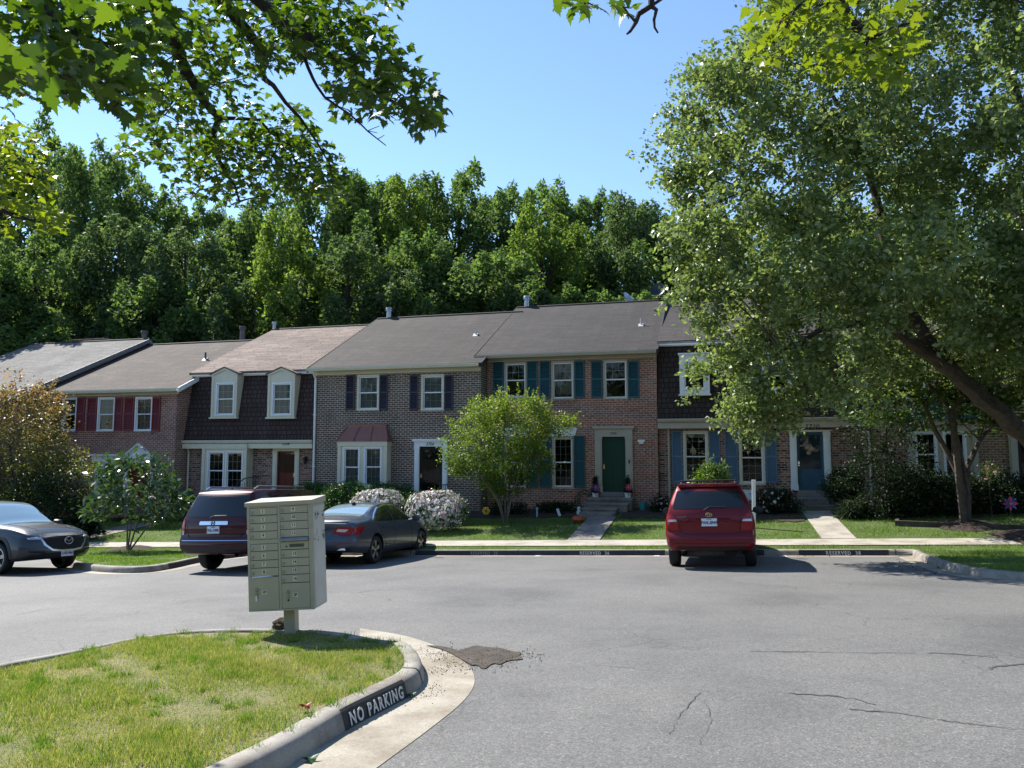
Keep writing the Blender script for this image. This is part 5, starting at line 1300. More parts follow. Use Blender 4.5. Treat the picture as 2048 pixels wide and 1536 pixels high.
M['paint_grey'] = paint('paint_grey', (0.04, 0.045, 0.05), 0.45, 0.38)

# red SUV, seen from behind
c = Car('parked_car', 'red sport utility parked nose to the kerb, its rear towards the viewer', dict(
    st=[(0, .40, 1.12, 1.66, .76, .84, .80, .60), (.12, .37, 1.12, 1.69, .84, .895, .845, .63), (.8, .34, 1.11, 1.715, .87, .913, .86, .64), (1.8, .30, 1.08, 1.72, .88, .91, .86, .645), (2.7, .30, 1.05, 1.70, .88, .91, .86, .63),
        (3.05, .30, 1.04, 1.52, .88, .91, .85, .62), (3.55, .30, 1.03, 1.10, .88, .91, .84, .72), (4.2, .32, .95, 1.02, .86, .90, .80, .70), (4.6, .36, .80, .88, .78, .82, .74, .6), (4.69, .40, .72, .78, .70, .74, .68, .55)],
    rear=[(.3, .12), (.45, .02), (.62, .0), (.69, .02), (.74, .085), (.95, .075), (1.12, .10), (1.22, .14), (1.62, .36), (1.75, .42)], front=[(.3, -.05), (.6, 0), (.8, -.02), (1.05, -.1), (1.8, -.1)],
    rearbulge=.10, frontbulge=.15, wheels=(.95, 3.66), track=.78, r=.345, rim=.21, arch=.41, zclad=.30, spokes=5), 'paint_red')
c.patch('rear_window', [(-.74, 1.225), (.74, 1.225), (.63, 1.60), (.3, 1.625), (-.3, 1.625), (-.63, 1.60)], 'rear', 'carglass', .006, rnd=.06)
c.mirror('tail_light', [(.60, .80), (.80, .80), (.845, .90), (.825, 1.12), (.74, 1.13), (.665, 1.03), (.63, .93)], 'rear', 'lamp_red', .012, rnd=.03)
c.mirror('lamp_lens', [(.645, .965), (.83, .965), (.83, 1.01), (.665, 1.01)], 'rear', 'lamp_clear', .016)
c.both('tail_light', [(.10, .80), (.30, .82), (.36, 1.12), (.24, 1.12), (.12, 1.0)], 'lamp_red', .008)
c.line('tailgate_seam', [(-.62, 1.17), (-.60, .9), (-.58, .76), (-.5, .715), (.5, .715), (.58, .76), (.60, .9), (.62, 1.17)], 'rear', .012, 'under')
c.patch('plate_recess', [(-.40, .85), (.40, .85), (.42, 1.04), (-.42, 1.04)], 'rear', 'paint_red', .004, rnd=.03)
c.patch('garnish', [(-.44, 1.035), (.44, 1.035), (.42, 1.085), (-.42, 1.085)], 'rear', 'paint_red', .028, rnd=.02)
c.line('bumper_groove', [(-.86, .545), (-.5, .53), (.5, .53), (.86, .545)], 'rear', .014, 'under')
c.patch('bumper_lower', [(-.70, .41), (.70, .41), (.66, .47), (-.66, .47)], 'rear', 'under', .005)
c.plate(.95, 'FWK-8949', 'rear'); c.badge('ovals', 0, 1.10, 'rear', .06, 'brass', .036)
h, d = c.cast(.55, 1.07, 'rear'); text('badge_lettering', 'TOYOTA', .05, M['chrome'], c.root, (h.x - .012, .55, 1.06), Matrix(((0, -1, 0), (0, 0, 1), (-1, 0, 0))).transposed(), extrude=.002)
mb = MB(); h, _ = c.cast(0, 1.26, 'rear'); h2, _ = c.cast(-.32, 1.24, 'rear'); h3, _ = c.cast(.11, 1.17, 'rear')
mb.tube([(h3.x - .02, .10, 1.19), (h.x - .03, .0, 1.255), (h2.x - .03, -.34, 1.262)], [.012, .009, .006], 6); mb.build('rear_wiper', M['black'], c.root)
mb = MB(); mb.prism_x([(-.61, 1.665), (.61, 1.665), (.60, 1.735), (-.60, 1.735)], .30, .62); sp_ = mb.build('spoiler', M['paint_red'], c.root, bevel=.025)
MB().box(.288, .31, -.17, .17, 1.675, 1.715).build('brake_light', M['lamp_red'], sp_)
c.rails(.75, 2.6, .56, 1.735, 'black', .07); c.mirrors(3.15, 1.12, .90, 'black')
MB().tube([(.6, -.58, 1.80), (.6, .58, 1.80)], .02, 6).build('cross_bar', M['black'], c.root)
for poly in ([(.45, 1.16), (.52, 1.5), (1.35, 1.60), (1.35, 1.13)], [(1.42, 1.13), (1.42, 1.6), (2.25, 1.6), (2.25, 1.1)], [(2.32, 1.1), (2.32, 1.6), (2.62, 1.58), (3.2, 1.12)]): c.both('side_window', poly, 'carglass', .005, rnd=.05)
MB().lathe([(0, -.12), (.14, -.10), (.14, .10), (0, .12)], 14, (.35, -.38, .36), 'x').build('muffler', M['under'], c.root, True)
c.mirror('fog_reflector', [(.62, .48), (.78, .48), (.78, .50), (.62, .50)], 'rear', 'lamp_red', .006)
c.place(on_road(1344, 1131), (.95, .86), 74)

# maroon boxy SUV
c = Car('parked_car', 'dark maroon boxy sport utility with roof rails, parked behind the mail cabinet', dict(
    st=[(0, .44, 1.17, 1.74, .84, .92, .88, .68), (.12, .40, 1.17, 1.78, .92, .985, .93, .72), (.8, .36, 1.16, 1.81, .95, 1.0, .95, .74), (1.8, .32, 1.14, 1.82, .96, 1.0, .95, .745), (2.8, .32, 1.12, 1.81, .96, 1.0, .95, .73),
        (3.1, .32, 1.11, 1.66, .96, 1.0, .94, .72), (3.55, .32, 1.10, 1.17, .96, 1.0, .92, .8), (4.3, .34, 1.04, 1.10, .93, .97, .88, .78), (4.7, .38, .86, .94, .84, .88, .80, .66), (4.78, .42, .78, .84, .78, .8, .74, .6)],
    rear=[(.3, .16), (.45, .05), (.6, .0), (.70, .01), (.76, .07), (1.0, .06), (1.17, .09), (1.25, .12), (1.72, .30), (1.9, .34)], front=[(.3, -.03), (.6, 0), (.9, -.02), (1.2, -.1), (1.9, -.1)],
    rearbulge=.09, frontbulge=.12, wheels=(1.05, 3.82), track=.84, r=.375, rim=.225, arch=.44, zclad=.34, spokes=5), 'paint_maroon')
c.patch('rear_window', [(-.80, 1.24), (.80, 1.24), (.70, 1.70), (-.70, 1.70)], 'rear', 'carglass', .006, rnd=.07)
c.mirror('tail_light', [(.80, .84), (.95, .84), (.95, 1.20), (.84, 1.22), (.80, 1.12)], 'rear', 'lamp_red', .012, rnd=.03)
c.mirror('lamp_lens', [(.81, .84), (.945, .84), (.945, .94), (.81, .94)], 'rear', 'lamp_clear', .016, rnd=.02)
c.both('tail_light', [(.07, .84), (.20, .84), (.22, 1.20), (.10, 1.22)], 'lamp_red', .008)
c.patch('chrome_garnish', [(-.37, 1.06), (.37, 1.06), (.36, 1.14), (-.36, 1.14)], 'rear', 'chrome', .03, rnd=.02)
c.badge('bars', 0, 1.10, 'rear', .055, 'alloy_dark', .036); c.plate(.95, 'VUL-3498', 'rear')
c.line('tailgate_seam', [(-.74, 1.2), (-.72, .9), (-.66, .78), (.66, .78), (.72, .9), (.74, 1.2)], 'rear', .012, 'under')
c.patch('bumper_lower', [(-.88, .42), (.88, .42), (.88, .58), (-.88, .58)], 'rear', 'cladding', .006)
c.line('chrome_strip', [(-.85, .72), (.85, .72)], 'rear', .012, 'chrome', .006)
mb = MB(); h, _ = c.cast(0, 1.24, 'rear'); mb.tube([(h.x - .02, .12, 1.215), (h.x - .03, 0, 1.26), (h.x - .02, -.3, 1.262)], [.012, .009, .006], 6); mb.build('rear_wiper', M['black'], c.root)
MB().box(.30, .36, -.16, .16, 1.735, 1.765).build('brake_light', M['lamp_red'], c.root)
c.rails(.5, 2.7, .64, 1.82, 'alloy', .075); c.mirrors(3.15, 1.2, .97, 'paint_maroon')
for poly in ([(.35, 1.22), (.5, 1.66), (1.4, 1.72), (1.4, 1.2)], [(1.48, 1.2), (1.48, 1.72), (2.3, 1.71), (2.3, 1.18)], [(2.38, 1.18), (2.38, 1.71), (2.75, 1.69), (3.25, 1.2)]): c.both('side_window', poly, 'carglass', .005, rnd=.05)
mb = MB(); mb.lathe([(.045, -.1), (.05, .1), (.04, .1), (.035, -.1)], 12, (.16, -.55, .41), 'x'); mb.build('exhaust_tip', M['chrome'], c.root, True)
MB().box(.05, .2, -.09, .09, .40, .52).build('tow_hitch', M['under'], c.root)
c.place(on_road(416, 1138), (1.05, .93), 74)

# grey saloon
c = Car('parked_car', 'slate grey saloon with a sloping rear window, parked between the two sport utilities', dict(
    st=[(0, .40, .90, 1.0, .72, .80, .74, .60), (.10, .33, .94, 1.06, .82, .885, .82, .66), (.6, .29, .96, 1.11, .87, .93, .85, .68), (.95, .27, .97, 1.16, .88, .93, .865, .66), (1.45, .25, .97, 1.345, .88, .93, .87, .60), (1.85, .25, .965, 1.42, .88, .93, .875, .575),
        (2.25, .25, .955, 1.445, .88, .93, .875, .57), (2.7, .25, .945, 1.42, .88, .93, .875, .57), (3.25, .25, .93, 1.20, .88, .93, .865, .62), (3.65, .25, .91, .99, .88, .93, .855, .72), (4.3, .27, .82, .89, .86, .90, .79, .64), (4.75, .32, .64, .72, .74, .80, .70, .5), (4.88, .36, .56, .62, .62, .68, .6, .4)],
    rear=[(.25, .16), (.38, .04), (.55, .0), (.68, .03), (.78, .09), (.95, .05), (1.05, .03), (1.2, .0)], front=[(.25, -.08), (.45, 0), (.6, -.02), (.8, -.15), (1.5, -.2)],
    rearbulge=.16, frontbulge=.22, crown=.03, wheels=(1.08, 3.91), track=.80, r=.335, rim=.245, arch=.385, zclad=.26, spokes=5, split=True), 'paint_slate')
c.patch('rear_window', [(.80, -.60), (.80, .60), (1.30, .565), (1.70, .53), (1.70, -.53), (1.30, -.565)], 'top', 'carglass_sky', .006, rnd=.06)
c.patch('windscreen', [(2.62, -.55), (2.62, .55), (3.55, .66), (3.55, -.66)], 'top', 'carglass', .006, rnd=.06)
for poly in ([(1.10, 1.02), (1.40, 1.22), (1.62, 1.31), (2.12, 1.385), (2.14, 1.0)], [(2.20, 1.0), (2.18, 1.385), (2.65, 1.36), (3.05, 1.22), (3.42, 1.0)]): c.both('side_window', poly, 'carglass', .005, rnd=.05)
for sd2 in ('left', 'right'):
    c.line('window_trim', [(.98, 1.0), (1.30, 1.20), (1.6, 1.335), (2.1, 1.41), (2.65, 1.39)], sd2, .022, 'chrome', .007)
    c.line('door_seam', [(2.17, .98), (2.16, .6), (2.05, .36)], sd2, .01, 'under'); c.line('door_seam', [(3.2, .95), (3.22, .6), (3.2, .36)], sd2, .01, 'under'); c.line('door_seam', [(1.2, .97), (1.32, .75), (1.5, .6), (1.6, .36)], sd2, .01, 'under')
    c.patch('door_handle', [(1.42, .86), (1.62, .86), (1.62, .89), (1.42, .89)], sd2, 'paint_slate', .03, .1); c.patch('door_handle', [(2.42, .84), (2.62, .84), (2.62, .87), (2.42, .87)], sd2, 'paint_slate', .03, .1)
    c.patch('tail_light', [(.06, .72), (.30, .76), (.52, .90), (.50, .94), (.25, .93), (.06, .90)], sd2, 'lamp_red', .008, .05)
    c.patch('sill_trim', [(1.5, .27), (3.4, .27), (3.4, .31), (1.5, .31)], sd2, 'cladding', .008)
c.mirror('tail_light', [(.34, .78), (.60, .72), (.76, .72), (.80, .90), (.72, .93), (.50, .93), (.38, .88)], 'rear', 'lamp_red', .010, .05)
c.mirror('lamp_lens', [(.42, .82), (.62, .80), (.70, .86), (.46, .88)], 'rear', 'lamp_clear', .014, .05)
c.patch('deck_spoiler', [(-.66, 1.045), (.66, 1.045), (.64, 1.075), (-.64, 1.075)], 'rear', 'inkblack', .02)
c.patch('plate_recess', [(-.3, .64), (.3, .64), (.3, .83), (-.3, .83)], 'rear', 'paint_slate', .004)
c.patch('rear_reflector', [(-.80, .545), (-.5, .53), (-.5, .55), (-.80, .565)], 'rear', 'lamp_red', .008); c.patch('rear_reflector', [(.80, .545), (.5, .53), (.5, .55), (.80, .565)], 'rear', 'lamp_red', .008)
c.patch('bumper_lower', [(-.78, .36), (.78, .36), (.72, .44), (-.72, .44)], 'rear', 'cladding', .006)
for sg in (1, -1):
    h, _ = c.cast(sg * .55, .41, 'rear'); MB().box(h.x - .02, h.x + .1, sg * .55 - .11, sg * .55 + .11, .38, .44).build('exhaust_tip', M['chrome'], c.root, bevel=.015)
c.mirrors(3.15, 1.03, .92, 'paint_slate')
mb = MB(); mb.prism([(1.55, 1.40), (1.72, 1.44), (1.60, 1.50), (1.54, 1.48)], -.02, .02); mb.build('antenna_fin', M['inkblack'], c.root, bevel=.006)
c.place(on_road(753, 1127), (1.08, -.91), 74)

# dark grey crossover at the left edge
c = Car('parked_car', 'dark grey crossover at the left edge, its grille turned towards the street', dict(
    st=[(0, .42, 1.08, 1.56, .76, .84, .80, .58), (.12, .38, 1.09, 1.60, .84, .90, .85, .62), (.8, .32, 1.08, 1.65, .88, .92, .87, .63), (1.6, .28, 1.05, 1.675, .89, .92, .87, .63), (2.2, .28, 1.03, 1.66, .89, .92, .87, .62), (2.55, .28, 1.02, 1.60, .89, .92, .87, .61),
        (3.0, .28, 1.015, 1.34, .89, .92, .865, .64), (3.35, .28, 1.01, 1.12, .89, .92, .86, .72), (3.9, .28, .97, 1.06, .89, .92, .84, .72), (4.3, .30, .90, .985, .85, .89, .80, .68), (4.48, .33, .84, .90, .76, .82, .74, .64), (4.55, .36, .78, .83, .68, .75, .68, .58)],
    rear=[(.3, .1), (.5, 0), (.8, .05), (1.1, .1), (1.65, .4)], front=[(.28, -.12), (.42, -.01), (.55, 0), (.62, -.02), (.75, -.02), (.88, -.05), (1.0, -.14), (1.7, -.2)],
    rearbulge=.1, frontbulge=.24, crown=.04, wheels=(.92, 3.62), track=.80, r=.36, rim=.25, arch=.43, zclad=.34, spokes=5, split=True), 'paint_grey')
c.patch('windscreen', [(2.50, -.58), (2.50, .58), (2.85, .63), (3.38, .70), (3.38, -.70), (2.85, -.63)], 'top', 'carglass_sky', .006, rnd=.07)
for poly in ([(.5, 1.12), (.62, 1.42), (1.30, 1.55), (1.30, 1.10)], [(1.37, 1.10), (1.37, 1.56), (2.08, 1.56), (2.10, 1.08)], [(2.17, 1.08), (2.15, 1.56), (2.45, 1.52), (3.12, 1.08)]): c.both('side_window', poly, 'carglass', .005, rnd=.05)
G = [(-.46, .90), (.46, .90), (.56, .82), (.50, .67), (.36, .545), (0, .50), (-.36, .545), (-.50, .67), (-.56, .82)]
c.patch('grille', G, 'front', 'under', .008, .05)
c.line('chrome_wing', [(-.78, .81), (-.575, .805), (-.51, .66), (-.37, .535), (0, .49), (.37, .535), (.51, .66), (.575, .805), (.78, .81)], 'front', .042, 'satin', .022)
c.badge('wing', 0, .735, 'front', .105, 'satin', .022)
c.mirror('headlight', [(.50, .80), (.70, .79), (.80, .82), (.84, .90), (.60, .865), (.47, .85)], 'front', 'lamp_dark', .012, .04)
c.mirror('lamp_lens', [(.58, .815), (.70, .812), (.74, .845), (.62, .845)], 'front', 'lamp_clear', .016, .04)
for sd2 in ('left', 'right'):
    c.patch('headlight', [(4.40, .80), (4.22, .83), (4.02, .90), (4.2, .90), (4.42, .87)], sd2, 'lamp_dark', .008, .04)
    for wx in (.92, 3.62):
        n = 14; o_ = [(wx + .505 * math.cos(t), .38 + .505 * math.sin(t)) for t in np.linspace(-.05, math.pi + .05, n)]; i_ = [(wx + .432 * math.cos(t), .38 + .432 * math.sin(t)) for t in np.linspace(math.pi + .05, -.05, n)]
        c.patch('arch_trim', o_ + i_, sd2, 'cladding', .010, .08)
    c.patch('sill_trim', [(1.4, .29), (3.15, .29), (3.15, .42), (1.4, .42)], sd2, 'cladding', .009)
    c.line('door_seam', [(2.13, 1.05), (2.12, .6), (2.05, .45)], sd2, .01, 'under'); c.line('door_seam', [(3.1, 1.02), (3.12, .7), (3.05, .45)], sd2, .01, 'under')
c.patch('lower_intake', [(-.62, .40), (.62, .40), (.56, .47), (-.56, .47)], 'front', 'under', .008); c.mirror('fog_slot', [(.50, .47), (.76, .485), (.80, .53), (.50, .51)], 'front', 'under', .008)
c.patch('bumper_lower', [(-.72, .31), (.72, .31), (.74, .37), (-.74, .37)], 'front', 'cladding', .008)
c.line('hood_crease', [(3.4, .52), (3.9, .50), (4.3, .42)], 'top', .012, 'paint_grey', .006); c.line('hood_crease', [(3.4, -.52), (3.9, -.50), (4.3, -.42)], 'top', .012, 'paint_grey', .006)
c.plate(.45, 'UXB-9063', 'front', -.02); c.mirrors(3.0, 1.12, .92, 'paint_grey')
CAR_GREY = c
c.place(on_road(-12, 1150), (3.62, -.92), -21)

# ------------------------------------------------------------------ the mail cabinet on the island
mp = on_road(580, 1264, 0.12)
t = empty('mail_cabinet', (mp.x, mp.y, isl_z(mp.x, mp.y) - 0.02), rot=(0, rad(-3.2), rad(-5)))
tag(t, 'beige cluster mailbox with sixteen numbered doors on a square post, leaning slightly', 'mailbox')
Wm, Hm, Dm, zb = 0.73, 1.125, 0.40, 0.31
mb = MB(); mb.box(-.05, .075, -.04, .085, -.3, zb + 0.01); mb.build('post', M['mailbox'], t, bevel=.006)
mb = MB(); mb.box(-.16, .16, -.15, .17, -.05, .022); mb.build('footing', M['curb'], t, bevel=.01)
mb = MB(); mb.box(-Wm / 2, Wm / 2, -Dm / 2, Dm / 2, zb, zb + Hm); mb.build('cabinet_body', [M['mailbox']], t, bevel=.008)
mb = MB(); mb.quad((Wm / 2 + .002, -Dm / 2 + .02, zb + .02), (Wm / 2 + .002, Dm / 2 - .02, zb + .02), (Wm / 2 + .002, Dm / 2 - .02, zb + Hm - .03), (Wm / 2 + .002, -Dm / 2 + .02, zb + Hm - .03)); mb.build('side_panel', M['mailbox_white'], t)
mb = MB()
for k in range(34):
    y = random.choice((-.12, -.05, .14, .16)) + random.gauss(0, .02); z = zb + Hm * random.choice((.90, .86, .66, .64, .72)) + random.gauss(0, .02); a, b = random.uniform(.004, .03), random.uniform(.003, .012)
    if random.random() < .4: a, b = b, a * 1.6
    x = Wm / 2 + .0035 + k * 0.00003; mb.quad((x, y - a, z - b), (x, y + a * .7, z - b * .6), (x, y + a, z + b), (x, y - a * .8, z + b * .7))
mb.build('scuff_marks', M['scuff'], t)
mb = MB(); zt = zb + Hm; mb.add([(-Wm / 2 - .02, -Dm / 2 - .03, zt), (Wm / 2 + .015, -Dm / 2 - .03, zt), (Wm / 2 + .015, Dm / 2 + .015, zt), (-Wm / 2 - .02, Dm / 2 + .015, zt), (-Wm / 2 - .02, -Dm / 2 - .03, zt + .045), (Wm / 2 + .015, -Dm / 2 - .03, zt + .045), (Wm / 2 + .015, Dm / 2 + .015, zt + .07), (-Wm / 2 - .02, Dm / 2 + .015, zt + .07)],
             [(0, 3, 2, 1), (4, 5, 6, 7), (0, 1, 5, 4), (1, 2, 6, 5), (2, 3, 7, 6), (3, 0, 4, 7)]); mb.build('lid', M['mailbox'], t, bevel=.006)
yf = -Dm / 2
def fx(px): return -Wm / 2 + (px - 128) / 612 * Wm
def fz(py): return zb + Hm - (py - 243) / 955 * Hm
gp = MB(); gp.quad((fx(152), yf - .0025, fz(1192)), (fx(712), yf - .0025, fz(1192)), (fx(708), yf - .0025, fz(249)), (fx(152), yf - .0025, fz(249))); gp.build('door_frame_gap', M['mailbox_dark'], t)
fr = MB()
for a, b, c_, d_ in ((128, 153, 243, 1198), (417, 440, 243, 1198), (705, 740, 243, 1198), (153, 417, 243, 256), (440, 705, 243, 250), (153, 417, 1186, 1198), (440, 705, 1183, 1198), (153, 417, 549, 586)): fr.box(fx(a), fx(b), yf - .012, yf - .003, fz(d_), fz(c_))
fr.build('door_frame', M['mailbox'], t)
def mdoor(x0, x1, y0, y1, label, name='mail_door', lock=True, ln=None):
    g = 2.2; mb = MB(); mb.box(fx(x0 + g), fx(x1 - g), yf - .014, yf - .0035, fz(y1 - g), fz(y0 + g)); d = mb.build(name, M['mailbox'], t, bevel=.003)
    zc_ = (fz(y0) + fz(y1)) / 2; xc = fx(x0 + (x1 - x0) * .48)
    if label:
        s_ = MB(); s_.box(xc - .024, xc + .024, yf - .0155, yf - .0142, zc_ - .023, zc_ + .023); s_.build('number_sticker', M['sticker'], d)
        text('number_lettering', label, .042, M['inkblack'], d, (xc, yf - .0165, zc_), (rad(90), 0, 0), extrude=.0005, bold=.0012)
    if lock:
        k = MB(); k.lathe([(.016, .0), (.016, -.008), (.012, -.012), (0, -.012)], 14, (fx(x0 + 20), yf - .014, zc_ - .012), 'y'); k.build('lock', M['steel'], d, True)
    return d
for k, (a, b) in enumerate(((257, 326), (328, 399), (400, 473), (474, 547))): mdoor(154, 416, a, b, str(k + 1))
for k, (a, b) in enumerate(((588, 654), (655, 736), (737, 806), (807, 882))): mdoor(154, 416, a, b, str(k + 5))
for k, (a, b) in enumerate(((250, 319), (320, 391), (392, 466), (467, 538))): mdoor(441, 704, a, b, str(k + 9))
for k, (a, b) in enumerate(((652, 726), (727, 801), (802, 876), (877, 950))): mdoor(441, 704, a, b, str(k + 13))
for (x0, x1, y0, y1, lb) in ((150, 416, 888, 1186, '1P'), (441, 704, 952, 1182, '2P')):
    d = mdoor(x0, x1, y0, y1, None, 'parcel_door', False); xc, zc_ = fx(x0 + (x1 - x0) * .48), fz(y0 + (y1 - y0) * .47)
    s_ = MB(); s_.box(xc - .029, xc + .029, yf - .0155, yf - .0142, zc_ - .022, zc_ + .022); s_.build('number_sticker', M['sticker'], d)
    text('number_lettering', lb, .042, M['inkblack'], d, (xc, yf - .0165, zc_), (rad(90), 0, 0), extrude=.0005, bold=.0012)
    k = MB(); xk = fx(x0 + (x1 - x0) * .22); zk = zc_ + .03; k.lathe([(.02, 0), (.02, -.012), (.014, -.02), (0, -.02)], 14, (xk, yf - .014, zk), 'y'); k.lathe([(.018, 0), (.018, -.01), (0, -.012)], 14, (xk, yf - .014, zk - .05), 'y'); k.build('lock', M['steel'], d, True)
    k = MB(); k.lathe([(.011, 0), (.011, -.003), (0, -.003)], 12, (xk + .003, yf - .014, zk - .085), 'y'); k.build('keyhole', M['inkblack'], d)
    if lb == '1P': k = MB(); k.box(xk - .016, xk + .004, yf - .02, yf - .0145, zk - .12, zk - .065); k.build('key_tag', M['vinyl'], d)
d = mdoor(441, 704, 575, 650, None, 'outgoing_slot', False)
k = MB(); k.lathe([(.011, 0), (.011, -.003), (0, -.003)], 12, (fx(495), yf - .014, fz(622)), 'y'); k.box(fx(525), fx(660), yf - .0155, yf - .0142, fz(630), fz(600)); k.build('slot_marks', M['scuff'], d)
mb = MB(); mb.add([(fx(440), yf - .012, fz(540)), (fx(700), yf - .012, fz(540)), (fx(700), yf - .06, fz(563)), (fx(440), yf - .06, fz(563)), (fx(440), yf - .012, fz(568)), (fx(700), yf - .012, fz(568)), (fx(700), yf - .06, fz(568)), (fx(440), yf - .06, fz(568))], [(3, 2, 1, 0), (4, 5, 6, 7), (3, 7, 6, 2), (0, 4, 7, 3), (1, 2, 6, 5)]); mb.build('slot_hood', M['zinc'], t)
mb = MB(); mb.quad((fx(165), yf - .028, fz(893)), (fx(380), yf - .03, fz(884)), (fx(330), yf - .014, fz(878)), (fx(165), yf - .014, fz(882))); mb.build('bent_flap', M['vinyl'], t)

# ------------------------------------------------------------------ small things
def rock(name, label, p, s, mat, cat='stone'):
    bm = bmesh.new(); bmesh.ops.create_icosphere(bm, subdivisions=3, radius=1)
    for v in bm.verts:
        n = v.co.normalized(); k = 1 + .16 * math.sin(5 * n.x + 1) * math.sin(4 * n.y) + .12 * math.sin(9 * n.z + 4 * n.x) + random.uniform(-.05, .05); v.co = Vector((n.x * s[0], n.y * s[1], n.z * s[2])) * k
    me = bpy.data.meshes.new(name); bm.to_mesh(me); bm.free(); return tag(link(name, me, mat, None, p), label, cat)
rp = on_road(556, 1260, .13); 
rock('stone', 'rough brown stone at the foot of the mailbox post', (rp.x, rp.y + .1, isl_z(rp.x, rp.y) + .05), (.095, .085, .08), M['mossrock'])
def fallen_leaf(px, py, dz, mat, label, s=.06):
    p = on_road(px, py, dz); mb = MB(); n = 9
    V = [(0, 0, .012)]
    for k in range(n): t = 2 * math.pi * k / n; r_ = s * (1.0 if k % 2 else .55); V.append((r_ * math.cos(t), r_ * math.sin(t) * .8, .012 + .02 * math.sin(2 * t)))
    mb.add(V, [(0, 1 + k, 1 + (k + 1) % n) for k in range(n)]); tag(mb.build('fallen_leaf', mat, None, loc=p), label, 'leaf')
M['redleaf'] = plain('red_leaf', (.28, .012, .02), .5); M['greenleaf'] = plain('green_leaf', (.04, .10, .03), .5)
fallen_leaf(612, 1415, .16, M['redleaf'], 'small dark red leaf lying on the island grass', .05); fallen_leaf(622, 1521, .01, M['greenleaf'], 'green leaf lying in the concrete gutter at the bottom', .06); fallen_leaf(824, 1393, .01, M['greenleaf'], 'pale green leaf against the painted kerb face', .045)
pp = on_lawn(1508, 1056); mb = MB(); mb.box(-.05, .05, -.05, .05, -.2, 1.36); mb.box(-.055, .055, -.055, .055, 1.36, 1.40); mb.box(.0505, .053, -.03, .03, 1.08, 1.25)
tag(mb.build('sign_post', M['vinyl'], None, loc=(pp.x, pp.y, pp.z), rot=(0, rad(1.2), -PHI), bevel=.004), 'bare white square post standing on the lawn beside the red car', 'post')
def lp(Hh, px, py, dv):                       # a world point on the plane standing dv in front of a house front
    u, z = at_v(px, py, Hh.v + dv); return Vector((*uv2xy(u, Hh.v + dv), z))
M['pot_white'] = plain('pot_white', (.62, .63, .62), .6); M['pot_teal'] = plain('pot_teal', (.03, .22, .22), .5); M['pot_orange'] = plain('pot_orange', (.35, .07, .02), .55); M['hose'] = plain('hose_green', (.008, .05, .02), .5)
M['pin_pink'] = plain('pinwheel_pink', (.55, .05, .16), .4); M['pin_purple'] = plain('pinwheel_purple', (.22, .04, .30), .4); M['pin_blue'] = plain('pinwheel_blue', (.06, .10, .4), .4); M['yellow'] = plain('yellow_plastic', (.55, .38, .02), .5)
def pinwheel(p, r, mat, label, h, rz=-PHI, petals=8, mat2=None):
    t = empty('pinwheel', p, rz); tag(t, label, 'pinwheel'); mb = MB(); mb.tube([(0, 0, -h), (0, 0, 0)], .008, 5); mb.build('stick', M['black'], t)
    mb = MB()
    for k in range(petals):
        a = 2 * math.pi * k / petals; c_, s_ = math.cos(a), math.sin(a); b = a + .45
        mb.add([(0, -.02, 0), (r * .6 * math.cos(a - .25), -.05, r * .6 * math.sin(a - .25)), (r * c_, -.02, r * s_), (r * .6 * math.cos(b), -.01, r * .6 * math.sin(b))], [(0, 1, 2, 3)], k % 2 if mat2 else 0)
    mb.build('vanes', [mat] + ([mat2] if mat2 else []), t); mb = MB(); mb.lathe([(0, -.07), (.025, -.06), (.03, -.03), (0, -.02)], 10, (0, 0, 0), 'y'); mb.build('hub', M['yellow'], t)
def pot(p, r, h, mat, label):
    mb = MB(); mb.lathe([(0, 0), (r * .75, 0), (r, h), (r * 1.08, h), (r * 1.08, h + .02), (r * .95, h + .02), (r * .9, h * .9), (0, h * .88)], 18); return tag(mb.build('plant_pot', mat, None, True, loc=p), label, 'plant pot')
POTS = []
for px, lab, pm, pl_ in ((1191, 'white pot on the stone stoop, left of the green door', 'pin_purple', 'purple pinwheel in the white pot left of the green door'), (1256, 'white pot on the stone stoop, right of the green door', 'pin_pink', 'pink pinwheel in the white pot right of the green door')):
    p = lp(HE, px, 998, -.55); POTS.append(p); pot(p, .12, .20, M['pot_white'], lab); pinwheel(p + Vector((0, -.16, .42)), .15, M[pm], pl_, .3)
p = on_lawn(1286, 1021); pot(p, .15, .26, M['pot_teal'], 'teal pot in the mulch bed right of the stoop')
p = on_lawn(1156, 1045); mb = MB(); mb.lathe([(0, 0), (.12, .01), (.2, .09), (.2, .15), (.15, .21), (.12, .2), (.1, .12), (0, .1)], 20); tag(mb.build('plant_pot', M['pot_orange'], None, True, loc=p), 'round orange pot on the lawn edge beside the lowest step', 'plant pot')
p = on_lawn(1158, 1030); mb = MB(); mb.lathe([(0, 0), (.08, .01), (.09, .10), (.05, .18), (.065, .23), (.04, .28), (0, .29)], 14); tag(mb.build('garden_ornament', M['pot_white'], None, True, loc=p), 'small white garden figure behind the orange pot', 'ornament')
p = on_lawn(1120, 1033); mb = MB(); mb.tube([(0, 0, 0), (-.09, 0, .26)], .05, 10); tag(mb.build('garden_ornament', M['vinyl'], None, True, loc=p), 'short white tube leaning in the bed below the window', 'ornament')
p = on_lawn(1074, 1035); mb = MB(); mb.box(-.03, .03, -.01, .01, 0, .3); mb.box(-.05, .05, -.012, .012, .3, .34); tag(mb.build('garden_stake', plain('stake_blue', (.25, .4, .6), .5), None, loc=p), 'small pale blue stake in the bed behind the crape myrtle', 'stake')
p = on_lawn(972, 1034); t = empty('garden_ornament', p, -PHI); tag(t, 'yellow plastic flower standing in the bed left of the crape myrtle', 'ornament')
MB().tube([(0, 0, 0), (0, 0, .18)], .012, 6).build('stem', M['hose'], t); mb = MB()
